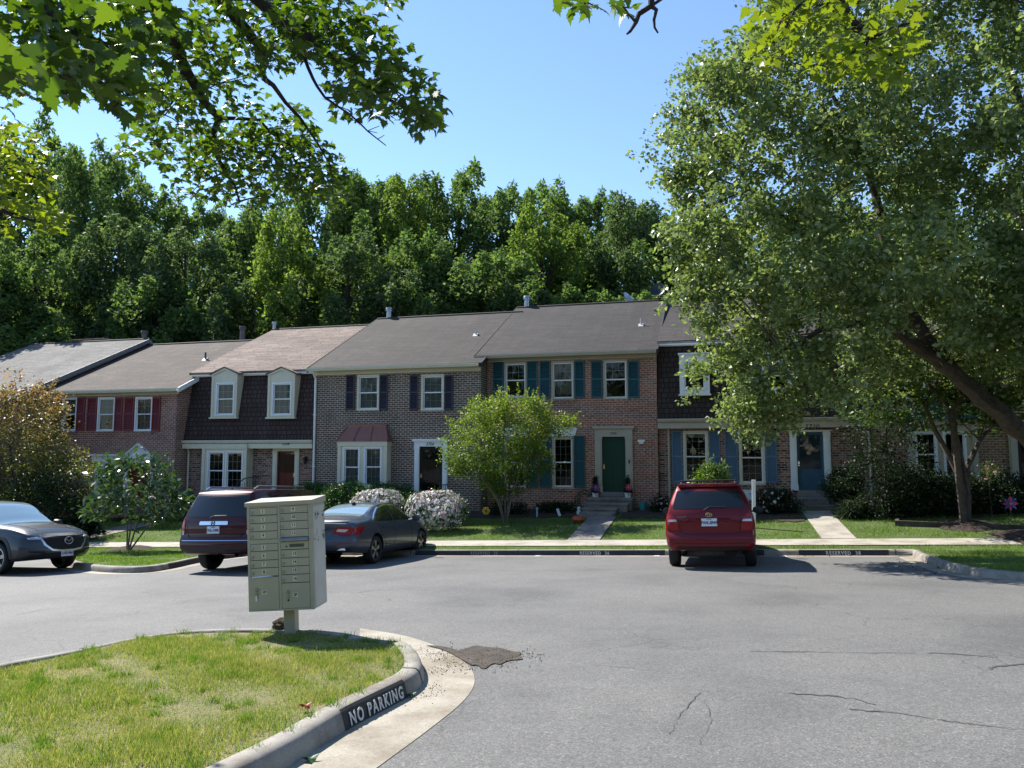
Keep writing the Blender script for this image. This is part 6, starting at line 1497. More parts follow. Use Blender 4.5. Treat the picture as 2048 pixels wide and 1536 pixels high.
for k in range(6): a = k * math.pi / 3; mb.lathe([(0, -.015), (.065, -.008), (.065, .008), (0, .015)], 10, (.085 * math.cos(a), 0, .22 + .085 * math.sin(a)), 'y')
mb.build('petals', M['yellow'], t, True); MB().lathe([(0, -.04), (.05, -.03), (.05, .02), (0, .02)], 10, (0, 0, .22), 'y').build('flower_centre', M['pot_orange'], t, True)
p = lp(HE, 1170, 1000, -.12); mb = MB()
for k in range(6):
    R_ = .20 + .028 * k; ox, oz = random.uniform(-.04, .04), random.uniform(-.05, .02); pts = [(ox + R_ * math.cos(a) * random.uniform(.96, 1.04), -.012 * k, oz + R_ * 1.2 * math.sin(a)) for a in np.linspace(0, 2 * math.pi, 25)]; mb.tube(pts, .010, 5)
mb.tube([(.2, -.1, -.3), (.05, -.3, -.52), (-.3, -.5, -.6), (-.55, -.4, -.62)], .010, 5)
tag(mb.build('garden_hose', M['hose'], None, True, loc=p, rot=(0, 0, -PHI)), 'green hose hanging in a coil on the brick wall beside the stoop', 'hose')
p = on_lawn(1697, 1018); t = empty('garden_gnome', p, -PHI); tag(t, 'small pale garden figure between the dark shrub and the grass clump', 'ornament')
MB().lathe([(0, 0), (.1, 0), (.12, .12), (.08, .26), (.05, .3), (.07, .36), (0, .36)], 14).build('gown', plain('gnome_blue', (.3, .38, .45), .6), t, True); MB().lathe([(.075, .36), (.05, .45), (0, .56)], 12).build('hat', M['pot_white'], t, True)
p = on_lawn(2022, 1040); pinwheel(p + Vector((0, 0, .46)), .22, M['pin_pink'], 'large pink and blue pinwheel in the bed at the right edge', .5, mat2=M['pin_blue'])
a, b = on_lawn(1790, 1052), on_lawn(2075, 1060); mb = MB(); L = (b - a).length; mb.box(0, L, -.05, .05, -.1, .16); mb.box(.0, .1, .05, 1.6, -.1, .15)
tag(mb.build('landscape_timber', M['bark'], None, loc=(a.x, a.y, a.z), rot=(0, 0, math.atan2(b.y - a.y, b.x - a.x)), bevel=.012), 'weathered timber edging in front of the dark right-hand hedge', 'timber edging')

# ------------------------------------------------------------------ trees and shrubs
def shift(o, p):            # move a world-space mesh so that its origin sits at p
    o.data.transform(Matrix.Translation(-Vector(p))); o.location = p
def plant(name, label, cat, base, group=None):
    t = empty(name, base); tag(t, label, cat, group); return t
def sprout(a, b, r0, r1, mb, n=6, wob=0.08, seg=7):
    a, b = Vector(a), Vector(b); L = (b - a).length; pts = []
    for i in range(n + 1):
        t = i / n; p = a.lerp(b, t); w = wob * L * math.sin(math.pi * t)
        pts.append(p + Vector((random.uniform(-1, 1), random.uniform(-1, 1), random.uniform(-.3, .6))) * w * .5)
    mb.tube(pts, [r0 + (r1 - r0) * i / n for i in range(n + 1)], seg); return pts
# the wood behind the houses: four grown trees, copied
def forest_proto(k, shape, mat, nclump, per, leaf):
    t = empty('forest_tree', (0, 0, -300)); H_ = 18.0; mb = MB()
    top = Vector((random.uniform(-.8, .8), random.uniform(-.8, .8), 15.5)); tr = sprout((0, 0, -1), top, .30, .06, mb, 10, .03, 8)
    Q, D, n_ = [], [], 0
    for i in range(nclump):
        h = (i + random.random()) / nclump; a = i * 2.4 + random.uniform(-.6, .6); R_ = shape(h) * random.uniform(.25, 1.0) ** .6; z = 3.2 + h * 12.0 + random.uniform(-.6, 1.0)
        r_ = random.uniform(.55, 1.3) * (1.1 - .3 * h); L_ = r_ * random.uniform(1.3, 2.3); c_ = Vector((R_ * math.cos(a), R_ * math.sin(a), z)); tilt = Vector((math.cos(a), math.sin(a), 0)) * (.45 if h < .8 else .15)
        for q in range(int(per * (.5 + r_ * 1.1))):
            t_ = random.random(); w_ = r_ * (1 - t_) ** .55 * min(1, t_ * 5 + .35) * random.uniform(.55, 1.12); b_ = random.uniform(0, 6.283); o_ = Vector((math.cos(b_), math.sin(b_), 0))
            Q.append(tuple(c_ + tilt * L_ * t_ + Vector((0, 0, L_ * (t_ - .35))) + o_ * w_ + Vector((random.gauss(0, .1), random.gauss(0, .1), random.gauss(0, .12))))); D.append(tuple(o_ * .8 + Vector((0, 0, .5))))
        if i % 3 == 0:
            z0 = max(2.5, min(14, z - random.uniform(1.5, 4))); k_ = min(range(len(tr)), key=lambda q: abs(tr[q].z - z0)); sprout(tr[k_], c_ + Vector((0, 0, L_ * .3)), .09, .02, mb, 4, .1, 5)
    mb.build('trunk', M['bark_dark'], t)
    leaves('crown', np.array(Q), leaf, leaf * .62, mat, t, .5, .3, np.array(D) * .35)
    return t
S1 = lambda h: 3.9 * math.sin(math.pi * min(1, (h * .9 + .09)) ** .85) ** .5 * (1 + .22 * math.sin(9 * h)) + .25
S2 = lambda h: 4.4 * math.sin(math.pi * (h * .88 + .07) ** .72) ** .5 * (1 + .2 * math.sin(11 * h + 1)) + .25
S3 = lambda h: 3.5 * math.sin(math.pi * (h * .9 + .09) ** .95) ** .55 * (1 + .24 * math.sin(8 * h + 2)) + .3
protos = [forest_proto(0, S1, M['l_forest'], 86, 190, .28), forest_proto(1, S2, M['l_forest'], 100, 190, .27), forest_proto(2, S3, M['l_bright'], 80, 190, .26), forest_proto(3, S1, M['l_dark'], 90, 190, .27)]
used = set()
def forest(px, ytop, Y, kind, label, wide=1.0):
    d = ray(px, ytop); t_ = Y / d.y; x = d.x * t_; ztop = CAM_Z + d.z * t_; zb_ = Lxy(x, Y) - .2; s = (ztop - zb_) / 17.0
    pr = protos[kind]
    if kind not in used: o = pr; used.add(kind)
    else:
        o = pr.copy(); C.objects.link(o)
        for ch in pr.children: c_ = ch.copy(); C.objects.link(c_); c_.parent = o
    o.location = (x, Y, zb_); o.rotation_euler = (random.uniform(-.05, .05), random.uniform(-.05, .05), random.uniform(0, 6.28)); w_ = wide * (s * .35 + .56); o.scale = (w_ * random.uniform(.85, 1.2), w_ * random.uniform(.85, 1.15), s); tag(o, label, 'tree', 'trees of the wood behind the houses')
FT = [ # px, y of the top, distance, kind, label
 (-140, 300, 52, 1, 'broad green tree of the wood at the far left edge'), (30, 262, 60, 0, 'tall tree of the wood rising behind the left maple spray'), (120, 246, 66, 0, 'highest tree on the left shoulder of the wood'),
 (215, 283, 58, 1, 'broad tree of the wood left of centre on the falling skyline'), (300, 335, 62, 0, 'green tree on the skyline behind the hanging maple branch'), (395, 378, 66, 1, 'yellowish far tree at the dip of the left skyline'),
 (-60, 430, 47, 3, 'dark tree low in the wood at the left edge'), (95, 455, 46, 0, 'green tree in front of the dark hollow, above the grey roof'), (250, 430, 48, 3, 'dark tree over the brown roof with red shutters below'),
 (395, 455, 47, 3, 'dark rounded tree above the ridge of the brown roof'), (480, 400, 55, 1, 'dull green tree behind the tan roof, under the maple tips'), (540, 395, 60, 3, 'dark far tree between the tan roof and the maple tips'),
 (590, 430, 46, 2, 'bright yellow-green tree above the tan mansard roof'), (655, 340, 58, 0, 'tall tree directly right of the hanging maple branch'), (735, 330, 56, 1, 'broad tree over the dark roof, left of the highest central crown'),
 (770, 322, 62, 0, 'pointed tree left of the highest central crown'), (700, 470, 46, 3, 'dark tree low over the left end of the dark roof'), (835, 345, 55, 2, 'bright green tree under the highest central crown'),
 (915, 312, 60, 0, 'highest crown in the middle of the wood, above the dark brick house'), (985, 352, 57, 0, 'slim crown right of the highest central crown'), (860, 450, 47, 1, 'full green tree behind the metal flue of the dark brick house'),
 (950, 480, 46, 0, 'green tree low behind the joint of the two dark roofs'), (1040, 450, 56, 3, 'dark tree in the dip of the skyline, left of the yellow-green crown'), (1100, 348, 66, 0, 'open far crown standing above the yellow-green tree'),
 (1108, 408, 50, 2, 'vivid yellow-green tree above the right flue'), (1190, 362, 66, 0, 'open far crown right of the one above the yellow-green tree'), (1175, 450, 52, 2, 'yellow-green shoulder tree between the two far crowns'),
 (1240, 405, 50, 3, 'brownish dark tree above the satellite dish'), (1050, 540, 45, 3, 'dark low tree directly behind the right flue'), (1170, 560, 45, 1, 'low green tree behind the middle of the black roof'),
 (1290, 400, 54, 3, 'dark tree beside the crown of the big street tree'), (1270, 560, 44, 0, 'low leafy tree behind the dishes on the black roof'), (1360, 430, 48, 1, 'tree of the wood half hidden by the big street tree'),
 (1480, 380, 52, 0, 'tree of the wood seen through the left part of the big street tree'), (1640, 360, 54, 3, 'dark tree of the wood behind the middle of the big street tree'), (1820, 340, 52, 1, 'tree of the wood behind the trunk of the big street tree'), (2030, 330, 54, 3, 'dark tree of the wood at the right edge behind the street tree'),
 (320, 520, 44.5, 0, 'green tree low behind the left roofs, beside the dark hollow'), (10, 520, 44, 1, 'green tree low over the grey roof at the left edge'), (500, 560, 44, 3, 'small dark tree behind the flues of the tan roof'), (820, 545, 44, 3, 'small dark tree behind the ridge of the dark brick house')]
for f_ in FT: forest(*f_)
# undergrowth that closes the wood towards the gardens
cen = []
for u in np.arange(-42, 26, 1.1):
    for k in range(3):
        v = random.uniform(41, 47); x, y = uv2xy(u + random.uniform(-.6, .6), v); cen.append((x, y, Lxy(x, y) + random.uniform(.5, 5.2)))
P, off = clumped(np.array(cen), 100, (.85, .85, .7)); o = leaves('undergrowth', P, .36, .24, M['l_dark'], None, .5, .2); o['kind'] = 'stuff'
cen = []
for u in np.arange(-70, 45, 2.6):
    for k in range(4):
        v = random.uniform(62, 84); x, y = uv2xy(u, v); cen.append((x, y, Lxy(x, y) + random.uniform(1, 9)))
P, off = clumped(np.array(cen), 60, (1.6, 1.6, 1.4)); o = leaves('leaf_mass', P, .8, .55, M['l_dark'], None, .5, .2); o['kind'] = 'stuff'

# unseen leaf mass added behind the viewpoint so glass and paint mirror something dark
cen = []
for x in np.arange(-60, 60, 2.4):
    for k in range(9):
        y = random.uniform(-32, -22); cen.append((x, y, road(0, -20) + random.uniform(1, 9)))
P, off = clumped(np.array(cen), 45, (1.7, 1.7, 1.5)); o = leaves('leaf_mass', P, .9, .6, M['l_dark'], None, .5, .2); o['kind'] = 'stuff'

# big street tree on the right
t = plant('street_tree', 'big leafy tree leaning over the lawn on the right, its crown filling the upper right', 'tree', tuple(big_p))
OUT = [(1540, 70), (1480, 130), (1430, 165), (1400, 200), (1365, 235), (1370, 300), (1352, 330), (1375, 400), (1385, 470), (1385, 540), (1400, 610), (1405, 690), (1440, 760), (1450, 815), (1480, 850), (1530, 872), (1570, 845), (1640, 810), (1700, 800), (1760, 785), (1850, 780), (2000, 795), (2150, 830), (2330, 760), (2500, 600), (2620, 300), (2600, -100), (2400, -420), (2100, -560), (1850, -480), (1660, -280), (1560, -80)]
Yt = big_p.y - 1.6
lobes = volume(OUT, Yt, 6.5, 330); lr = rng.uniform(.45, 1.0, len(lobes)); nd = unit(rng.normal(size=(len(lobes) * 11, 3)) + np.array([-.25, -.15, .55]))
cl = np.repeat(lobes, 11, 0) + nd * np.repeat(lr, 11)[:, None] * rng.uniform(.55, 1.1, (len(nd), 1))
cl = np.concatenate([cl, volume(OUT, Yt, 6.0, 1900)])
cl = np.concatenate([cl, volume([(1690, 640), (1800, 600), (2000, 590), (2160, 620), (2180, 800), (2050, 812), (1950, 800), (1820, 790), (1720, 780)], Yt + 4.2, 1.6, 420)])
def px_of(p):              # bare lower limbs: no sprays hang in front of the leaning trunk
    q = p - np.array([0, 0, CAM_Z]); dep = q[:, 1] * cphi + q[:, 2] * sphi; return 1024 + F_PX * q[:, 0] / dep, 768 - F_PX * (q[:, 2] * cphi - q[:, 1] * sphi) / dep
cx_, cy_ = px_of(cl); cl = cl[~((cx_ > 1790) & (cy_ > 640 + (cx_ - 1790) * .35) & (cl[:, 1] < big_p.y + .2))]
mb = MB(); W_ = lambda px, py, dy=0.0: at_y(px, py, big_p.y + dy)
def limb(pts, r0, r1, n=9):
    p = [Vector(q) for q in pts]; q = [p[0]]
    for a, b in zip(p[:-1], p[1:]): q += [a.lerp(b, .33) + Vector((random.gauss(0, .04),) * 3), a.lerp(b, .67) + Vector((random.gauss(0, .04), random.gauss(0, .04), 0)), b]
    mb.tube(q, [r0 + (r1 - r0) * i / (len(q) - 1) for i in range(len(q))], n); return q
b0 = Vector(big_p); L1 = limb([b0 + Vector((0, 0, -.3)), W_(2130, 980), W_(2052, 868, -.1), W_(1965, 800, -.3), W_(1905, 742, -.5), W_(1845, 700, -.8), W_(1770, 640, -1.0), W_(1690, 560, -1.1), W_(1600, 470, -1.0), W_(1500, 380, -.8)], .29, .04)
L2 = limb([W_(1925, 770, -.4), W_(1840, 660, .5), W_(1700, 600, 1.4), W_(1560, 600, 2.0), W_(1450, 640, 2.2)], .16, .03); L3 = limb([W_(1870, 715, -.7), W_(1780, 560, -.4), W_(1760, 420, 0), W_(1700, 250, .4), W_(1620, 120, .6)], .16, .03)
L4 = limb([W_(2130, 980), W_(2150, 700, 1), W_(2100, 400, 1.5), W_(2020, 150, 1.5), W_(1960, -100, 1.2)], .26, .05); L5 = limb([W_(2140, 860, .4), W_(2220, 560, -1.5), W_(2200, 300, -2.5), W_(2150, 60, -2.6)], .2, .04)
L6 = limb([W_(2110, 500, 1.3), W_(1990, 380, 2.2), W_(1880, 300, 2.6), W_(1800, 210, 2.6)], .12, .03); L7 = limb([W_(1760, 640, -1.0), W_(1640, 660, -2.2), W_(1540, 720, -2.8)], .10, .02)
limbs = [q for L in (L1[9:], L2, L3, L4[6:], L5, L6, L7) for q in L]; la = np.array([tuple(q) for q in limbs])
for i in rng.choice(len(cl), 150, replace=False):
    j = int(np.argmin(np.linalg.norm(la - cl[i], axis=1))); sprout(limbs[j], cl[i], .028, .008, mb, 4, .12, 5)
tr = mb.build('trunk', M['bark'], t, True); tr.data.transform(Matrix.Translation(-b0))
# every clump is a spray of short leafy twigs running outwards and up
cen0 = np.array(W_(1900, 380)); dirs = unit(unit(cl - cen0) + np.array([-.25, 0, .35]) + rng.normal(0, .35, cl.shape))
per = 62; c = np.repeat(cl, per, 0); dd = np.repeat(dirs, per, 0); s_ = rng.uniform(-.15, .55, (len(c), 1)); sub = rng.integers(0, 5, len(c)); sid = np.arange(len(c)) // per
tw = unit(rng.normal(size=(len(cl) * 5, 3)) * .55 + np.repeat(dirs, 5, 0)); tdir = tw[sid * 5 + sub]
P = c + tdir * s_ + rng.normal(0, .07, c.shape) + 0
cr = leaves('crown', P - np.array(b0), .115, .078, M['l_street'], t, .5, .55, tdir * .25)

# foreground maple overhead
def maple_shape():
    pts = [(0, 0), (.10, .02), (.34, -.10), (.30, .06), (.50, .12), (.40, .22), (.46, .36), (.26, .34), (.30, .48), (.18, .55), (.20, .68), (.10, .72), (0, 1.0)]
    return pts + [(-x, y) for x, y in pts[-2:0:-1]]
MS = np.array(maple_shape())
def maple_leaves(name, P, S, mat, parent, tilt=.55):
    n = len(P); k = len(MS)
    nrm = unit(rng.normal(0, tilt, (n, 3)) + np.array([0, 0, 1.0])); d = rng.normal(size=(n, 3)); d[:, 2] -= .5
    d = unit(d - nrm * np.sum(d * nrm, 1, keepdims=True)); s = np.cross(nrm, d); S = np.asarray(S).reshape(-1, 1, 1)
    curl = rng.uniform(.05, .6, (n, 1, 1)); x = MS[None, :, 0:1]; y = MS[None, :, 1:2]
    V = P[:, None, :] + S * (s[:, None, :] * x + d[:, None, :] * (y + .12) - nrm[:, None, :] * (.5 * np.abs(x) ** 1.5 + curl * y * y))
    return npmesh(name, V.reshape(-1, 3), k, n, mat, parent)
MC = [(60, 50, 130, 90, 3.3, 70), (200, 80, 120, 85, 3.3, 75), (120, 155, 130, 45, 3.5, 45), (255, 190, 55, 45, 3.3, 14), (30, 130, 60, 35, 2.4, 9), (280, 30, 80, 60, 3.6, 40), (350, 110, 90, 100, 5, 95), (430, 170, 90, 80, 5.5, 85), (480, 70, 110, 80, 5, 75), (570, 60, 90, 70, 5, 75),
      (655, 60, 90, 65, 4.6, 85), (725, 120, 80, 75, 4.4, 80), (790, 180, 75, 60, 4.3, 70), (852, 225, 42, 40, 4.3, 30), (600, 0, 200, 40, 4.6, 70), (330, 230, 60, 55, 5.2, 45), (300, 290, 65, 40, 5.5, 36), (380, 300, 75, 50, 5.8, 60), (460, 300, 85, 60, 6, 85), (540, 320, 90, 60, 6, 105),
      (620, 335, 72, 60, 6, 95), (665, 372, 42, 34, 6, 40), (560, 250, 70, 45, 6, 55), (475, 385, 45, 26, 6, 20), (545, 388, 30, 18, 6, 10), (400, 365, 60, 30, 6, 26), (690, 200, 40, 40, 4.8, 14),
      (25, 300, 60, 60, 6, 62), (60, 375, 55, 50, 6, 52), (108, 440, 32, 24, 6, 22), (20, 430, 42, 38, 6, 26), (-70, 340, 90, 110, 6, 70), (-60, 100, 120, 140, 4.5, 80),
      (1562, 40, 60, 42, 4, 34), (1625, 15, 85, 40, 4, 42), (1545, 100, 45, 28, 4, 18), (1720, 112, 66, 40, 4, 46), (1785, 150, 32, 18, 4, 15), (1795, 55, 66, 50, 4, 34), (1655, 135, 40, 24, 4, 16), (1690, 60, 50, 40, 4, 14),
      (1130, 8, 18, 12, 3.4, 3), (1172, 8, 18, 12, 3.4, 3), (1246, 14, 22, 10, 3.4, 4), (1450, -70, 120, 30, 3.6, 20), (200, -90, 400, 70, 4, 120)]
base = Vector((-3.2, -3.4, 0)); base.z = road(base.x, base.y) + .1
t = plant('maple_tree', 'maple whose lobed leaves and dark branches hang into the picture from above', 'tree', tuple(base))
P, S, LIT = [], [], []
for cx, cy, rx, ry, Y, n in MC:
    n = int(n * (2.4 if cx > 1400 else 3.6))
    for _ in range(n):
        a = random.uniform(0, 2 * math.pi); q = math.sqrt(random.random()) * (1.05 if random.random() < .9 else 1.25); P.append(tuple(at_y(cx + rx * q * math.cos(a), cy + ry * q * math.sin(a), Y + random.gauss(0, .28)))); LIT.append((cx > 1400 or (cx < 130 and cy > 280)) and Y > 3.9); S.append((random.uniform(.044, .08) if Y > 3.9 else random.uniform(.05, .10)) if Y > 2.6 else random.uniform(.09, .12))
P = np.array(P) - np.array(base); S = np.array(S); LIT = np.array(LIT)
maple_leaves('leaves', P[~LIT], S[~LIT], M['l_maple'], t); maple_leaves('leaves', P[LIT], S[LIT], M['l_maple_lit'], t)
mb = MB(); A = lambda px, py, Y: at_y(px, py, Y); crown = base + Vector((.3, .6, 5.6))
mb.tube([base + Vector((0, 0, -.3)), base + Vector((0, .05, 1.5)), base + Vector((.1, .2, 3.6)), crown], [.26, .22, .19, .16], 10)
BR = [([crown, Vector((-2.2, .8, 5.6)), Vector((-1.9, 2.8, 4.9)), A(315, 20, 4.6), A(359, 113, 5.0), A(386, 164, 5.3), A(438, 236, 5.8), A(427, 284, 5.9), A(451, 345, 6), A(479, 403, 6)], .085, .008),
      ([Vector((-1.9, 2.8, 4.9)), A(448, 10, 4.8), A(527, 103, 5.1), A(523, 144, 5.3), A(547, 171, 5.4), A(600, 235, 5.7), A(660, 330, 6)], .05, .006), ([Vector((-1.9, 2.2, 5.0)), A(509, -5, 4.4), A(564, 41, 4.5), A(626, 79, 4.5), A(698, 137, 4.4), A(760, 190, 4.3), A(850, 235, 4.3)], .05, .006),
      ([A(590, 55, 4.5), A(605, 103, 4.6), A(626, 157, 4.6), A(650, 195, 4.6), A(700, 229, 4.6), A(735, 262, 4.6), A(772, 291, 4.6)], .016, .003), ([A(359, 113, 5), A(362, 175, 5.3), A(320, 232, 5.4), A(312, 262, 5.5)], .014, .004), ([A(438, 236, 5.8), A(520, 240, 5.9), A(560, 280, 6), A(640, 320, 6)], .018, .004),
      ([Vector((-2.4, .4, 5.6)), A(60, -60, 3.3), A(110, 40, 3.3), A(180, 90, 3.3), A(250, 180, 3.4)], .05, .006), ([Vector((-2.9, .2, 5.2)), Vector((-5.2, 3.2, 4.6)), A(-120, 340, 6), A(0, 418, 6), A(60, 440, 6), A(110, 452, 6)], .06, .006), ([A(-120, 340, 6), A(-20, 330, 6), A(60, 350, 6), A(110, 380, 6)], .03, .005),
      ([crown, Vector((-.6, .6, 5.5)), Vector((1.0, 2.2, 4.9)), A(1640, -60, 3.9), A(1680, 0, 4), A(1740, 70, 4), A(1790, 120, 4), A(1800, 150, 4)], .06, .005), ([A(1740, 70, 4), A(1700, 110, 4), A(1650, 140, 4)], .012, .003), ([A(1650, -40, 3.9), A(1590, 20, 4), A(1545, 90, 4)], .016, .003), ([A(1740, 70, 4), A(1790, 50, 4), A(1840, 40, 4)], .012, .003),
      ([Vector((.2, 1.4, 5.2)), A(1290, -60, 3.4), A(1302, 12, 3.4), A(1272, 45, 3.4), A(1254, 68, 3.4)], .03, .005), ([A(1302, 12, 3.4), A(1308, 40, 3.4), A(1316, 66, 3.4)], .012, .004), ([A(1290, -60, 3.4), A(1200, -20, 3.4), A(1130, -5, 3.4)], .01, .003)]
for pts, r0, r1 in BR:
    q = [Vector(pts[0])]
    for a, b in zip(pts[:-1], pts[1:]): q += [Vector(a).lerp(Vector(b), .5) + Vector((random.gauss(0, .012), random.gauss(0, .012), random.gauss(0, .012))), Vector(b)]
    mb.tube(q, [r0 + (r1 - r0) * (i / (len(q) - 1)) ** .8 for i in range(len(q))], 7)
bp = [Vector(q) for pts, *_ in BR for q in pts[2:]]
for cx, cy, rx, ry, Y, n in MC:
    c_ = A(cx, cy, Y); j = min(bp, key=lambda q: (q - c_).length)
    if (j - c_).length > .04: sprout(j, c_, .008, .004, mb, 4, .1, 5)
    for _ in range(max(2, n // 14)):
        a = random.uniform(0, 6.28); e = A(cx + rx * .8 * math.cos(a), cy + ry * .8 * math.sin(a), Y + random.gauss(0, .15)); sprout(c_, e, .005, .0025, mb, 3, .1, 4)
for px, py, dx, dy in ((665, 205, -8, 12), (665, 205, 14, -8), (700, 229, -6, 14), (700, 229, 20, 22), (735, 262, 24, -10), (735, 262, 20, 4), (755, 278, 14, -8)): sprout(A(px, py, 4.6), A(px + dx, py + dy, 4.6), .003, .002, mb, 2, .1, 4)
tr = mb.build('trunk', M['bark_dark'], t, True); tr.data.transform(Matrix.Translation(-base))

# shrubs and small trees of the front gardens
def bushy(name, label, cat, poly, Y, thick, nclump, per, sig, leaf, wid, mat, base, stems=None, up=.5, droop=.3, trunkmat='bark_pale', stem_r=.035, flower=None, group=None, shoots=None):
    t = plant(name, label, cat, tuple(base), group); b0 = np.array(base)
    cl = volume(poly, Y, thick, nclump); P, off = clumped(cl, per, sig); P = P[P[:, 2] > b0[2] + .02]
    cen = cl.mean(0); cr = leaves('foliage' if cat != 'tree' else 'crown', P - b0, leaf, wid, mat, t, up, droop, unit(P - cen) * .4)
    if shoots:
        top = volume(poly, Y, thick, 900); n_, L_, dirv = shoots; k = np.argsort(-(top - cen) @ np.array(dirv))[:260]; Q = []; D = []
        for i_ in rng.choice(k, n_, replace=False):
            dv = Vector(tuple(unit((top[i_] - cen)[None])[0])) * .8 + Vector(dirv); dv.normalize()
            for q in range(26): Q.append(tuple(Vector(top[i_]) + dv * L_ * (q / 26) + Vector((random.gauss(0, .012),) * 3))); D.append(tuple(dv))
        leaves('new_shoots', np.array(Q) - b0, leaf * .95, wid * .9, mat, t, .1, -.1, np.array(D) * .35)
    if stems:
        mb = MB(); hub = []
        for q in stems:
            pts = [Vector(at_y(px, py, Y + dy)) for px, py, dy in q]; pts[0] = Vector(base) + (pts[0] - Vector(base)) * .3; pts[0].z = base[2] - .06
            mb.tube(pts, [stem_r * (1 - .6 * i / (len(pts) - 1)) for i in range(len(pts))], 7); hub += pts[1:]
        for i in rng.choice(len(cl), min(len(cl), 45), replace=False):
            c_ = Vector(cl[i]); j = min(hub, key=lambda q: (q - c_).length); sprout(j, c_, stem_r * .3, .004, mb, 3, .1, 5)
        o = mb.build('trunk' if cat == 'tree' else 'stem', M[trunkmat], t, True); o.data.transform(Matrix.Translation(-Vector(base)))
    if flower:
        fm, n, s_ = flower; q = volume(poly, Y, thick * 1.04, n * 3, 1.0)
        q = q[(q[:, 1] < Y - thick * .12) | (q[:, 2] > cl[:, 2].mean() + .1)][:n]; dirs = unit(q - cen); q = q + dirs * .06
        V = []; mi = []
        for p, dv in zip(q, dirs):
            nrm = Vector(dv) + Vector((random.gauss(0, .3), random.gauss(0, .3), random.gauss(0, .3))); nrm.normalize(); a = nrm.orthogonal().normalized(); b = nrm.cross(a); pk = random.random() < fm[1]; ss = s_ * random.uniform(.7, 1.2)
            for k in range(5):
                u_ = a * math.cos(k * 1.2566) + b * math.sin(k * 1.2566); w_ = nrm.cross(u_); p_ = Vector(p)
                V += [tuple(p_ - Vector(b0)), tuple(p_ + u_ * ss * .6 + w_ * ss * .38 + nrm * ss * .2 - Vector(b0)), tuple(p_ + u_ * ss + nrm * ss * .1 - Vector(b0)), tuple(p_ + u_ * ss * .6 - w_ * ss * .38 + nrm * ss * .2 - Vector(b0))]; mi.append(1 if pk else 0)
        npmesh('blossom', np.array(V), 4, len(mi), [M['petal_white'], M['petal_pink']], t, mi)
    return t
def L_at(px, v): # lawn point under photo column px at row distance v
    d = ray(px, 1000); xi = d.x / d.y; y = v / (xi * SP + CP); x = xi * y; return Vector((x, y, Lxy(x, y)))
CR_ = .9
b = on_lawn(1011, 1046)
CR = [(1000, 785), (1030, 790), (1050, 775), (1062, 805), (1085, 790), (1100, 835), (1150, 840), (1125, 870), (1095, 890), (1112, 930), (1080, 950), (1050, 985), (985, 990), (930, 960), (885, 935), (870, 900), (890, 850), (930, 830), (945, 800), (975, 805)]
CR = [(1015 + (x - 1015) * (CR_ if x < 1100 else 1), y) for x, y in CR]
bushy('crape_myrtle', 'bushy multi-stemmed small tree with light green top in front of the teal shutters', 'tree', CR, b.y, 1.4, 270, 80, (.14, .14, .11), .08, .044, M['l_crape'], b,
      [[(1006, 1045, 0), (1000, 1000, 0), (985, 950, .1), (965, 880, .3)], [(1010, 1045, .05), (1010, 990, .1), (1005, 920, .2), (1010, 830, 0)], [(1015, 1045, 0), (1022, 1000, -.1), (1040, 940, -.2), (1075, 870, -.2)], [(1012, 1045, .1), (1018, 1000, .3), (1020, 930, .5), (1040, 830, .3)], [(1008, 1045, -.05), (995, 1000, -.3), (960, 950, -.5), (920, 910, -.4)]], stem_r=.04, shoots=(70, .42, (0, 0, 1.0)))
b = L_at(258, 19.4)
MG = [(215, 925), (260, 920), (300, 905), (318, 925), (340, 950), (355, 985), (380, 1005), (370, 1040), (335, 1050), (300, 1040), (255, 1045), (215, 1035), (175, 1030), (185, 1000), (180, 970), (195, 945)]
bushy('magnolia', 'small open tree with large glossy leaves on the kerbside grass, left of the maroon car', 'tree', MG, b.y, 1.25, 120, 14, (.16, .16, .13), .21, .095, M['l_magnolia'], b,
      [[(258, 1098, 0), (262, 1050, 0), (250, 1010, .1), (230, 960, .2)], [(262, 1098, 0), (272, 1055, -.1), (290, 1000, -.1), (305, 940, 0)], [(262, 1098, .05), (290, 1060, -.2), (320, 1030, -.3), (350, 1010, -.2)], [(256, 1098, .1), (255, 1050, .3), (240, 1010, .4), (205, 980, .3)]], stem_r=.03, up=.35)
b = L_at(60, 23.0)
PH = [(35, 745), (55, 790), (95, 770), (120, 800), (128, 850), (105, 880), (160, 905), (182, 935), (165, 965), (185, 990), (175, 1010), (60, 1020), (-60, 1020), (-140, 960), (-140, 850), (-60, 800), (10, 790)]
bushy('photinia', 'tall shrubby tree with coppery red new leaves at the left edge', 'tree', PH, b.y, 2.0, 330, 60, (.22, .22, .17), .12, .06, M['l_photinia'], b,
      [[(40, 1080, 0), (30, 1000, 0), (20, 900, .2), (40, 800, 0)], [(50, 1080, 0), (70, 1000, 0), (110, 930, -.2)], [(40, 1080, .1), (0, 980, .3), (-60, 900, .3)]], stem_r=.07, trunkmat='bark', shoots=(70, .45, (.2, 0, .8)))
b = L_at(110, 22.0)
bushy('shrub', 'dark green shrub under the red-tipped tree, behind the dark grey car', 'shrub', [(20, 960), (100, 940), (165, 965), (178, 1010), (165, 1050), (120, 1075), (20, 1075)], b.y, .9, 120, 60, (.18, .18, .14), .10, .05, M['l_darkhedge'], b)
b = L_at(160, 21.9)
bushy('hosta', 'low dark leafy plants beside the left walkway', 'plant', [(110, 1045), (150, 1038), (190, 1045), (196, 1062), (110, 1066)], b.y, .5, 26, 26, (.14, .14, .06), .22, .11, M['l_darkhedge'], b, up=.7)
b = L_at(365, 25.5)
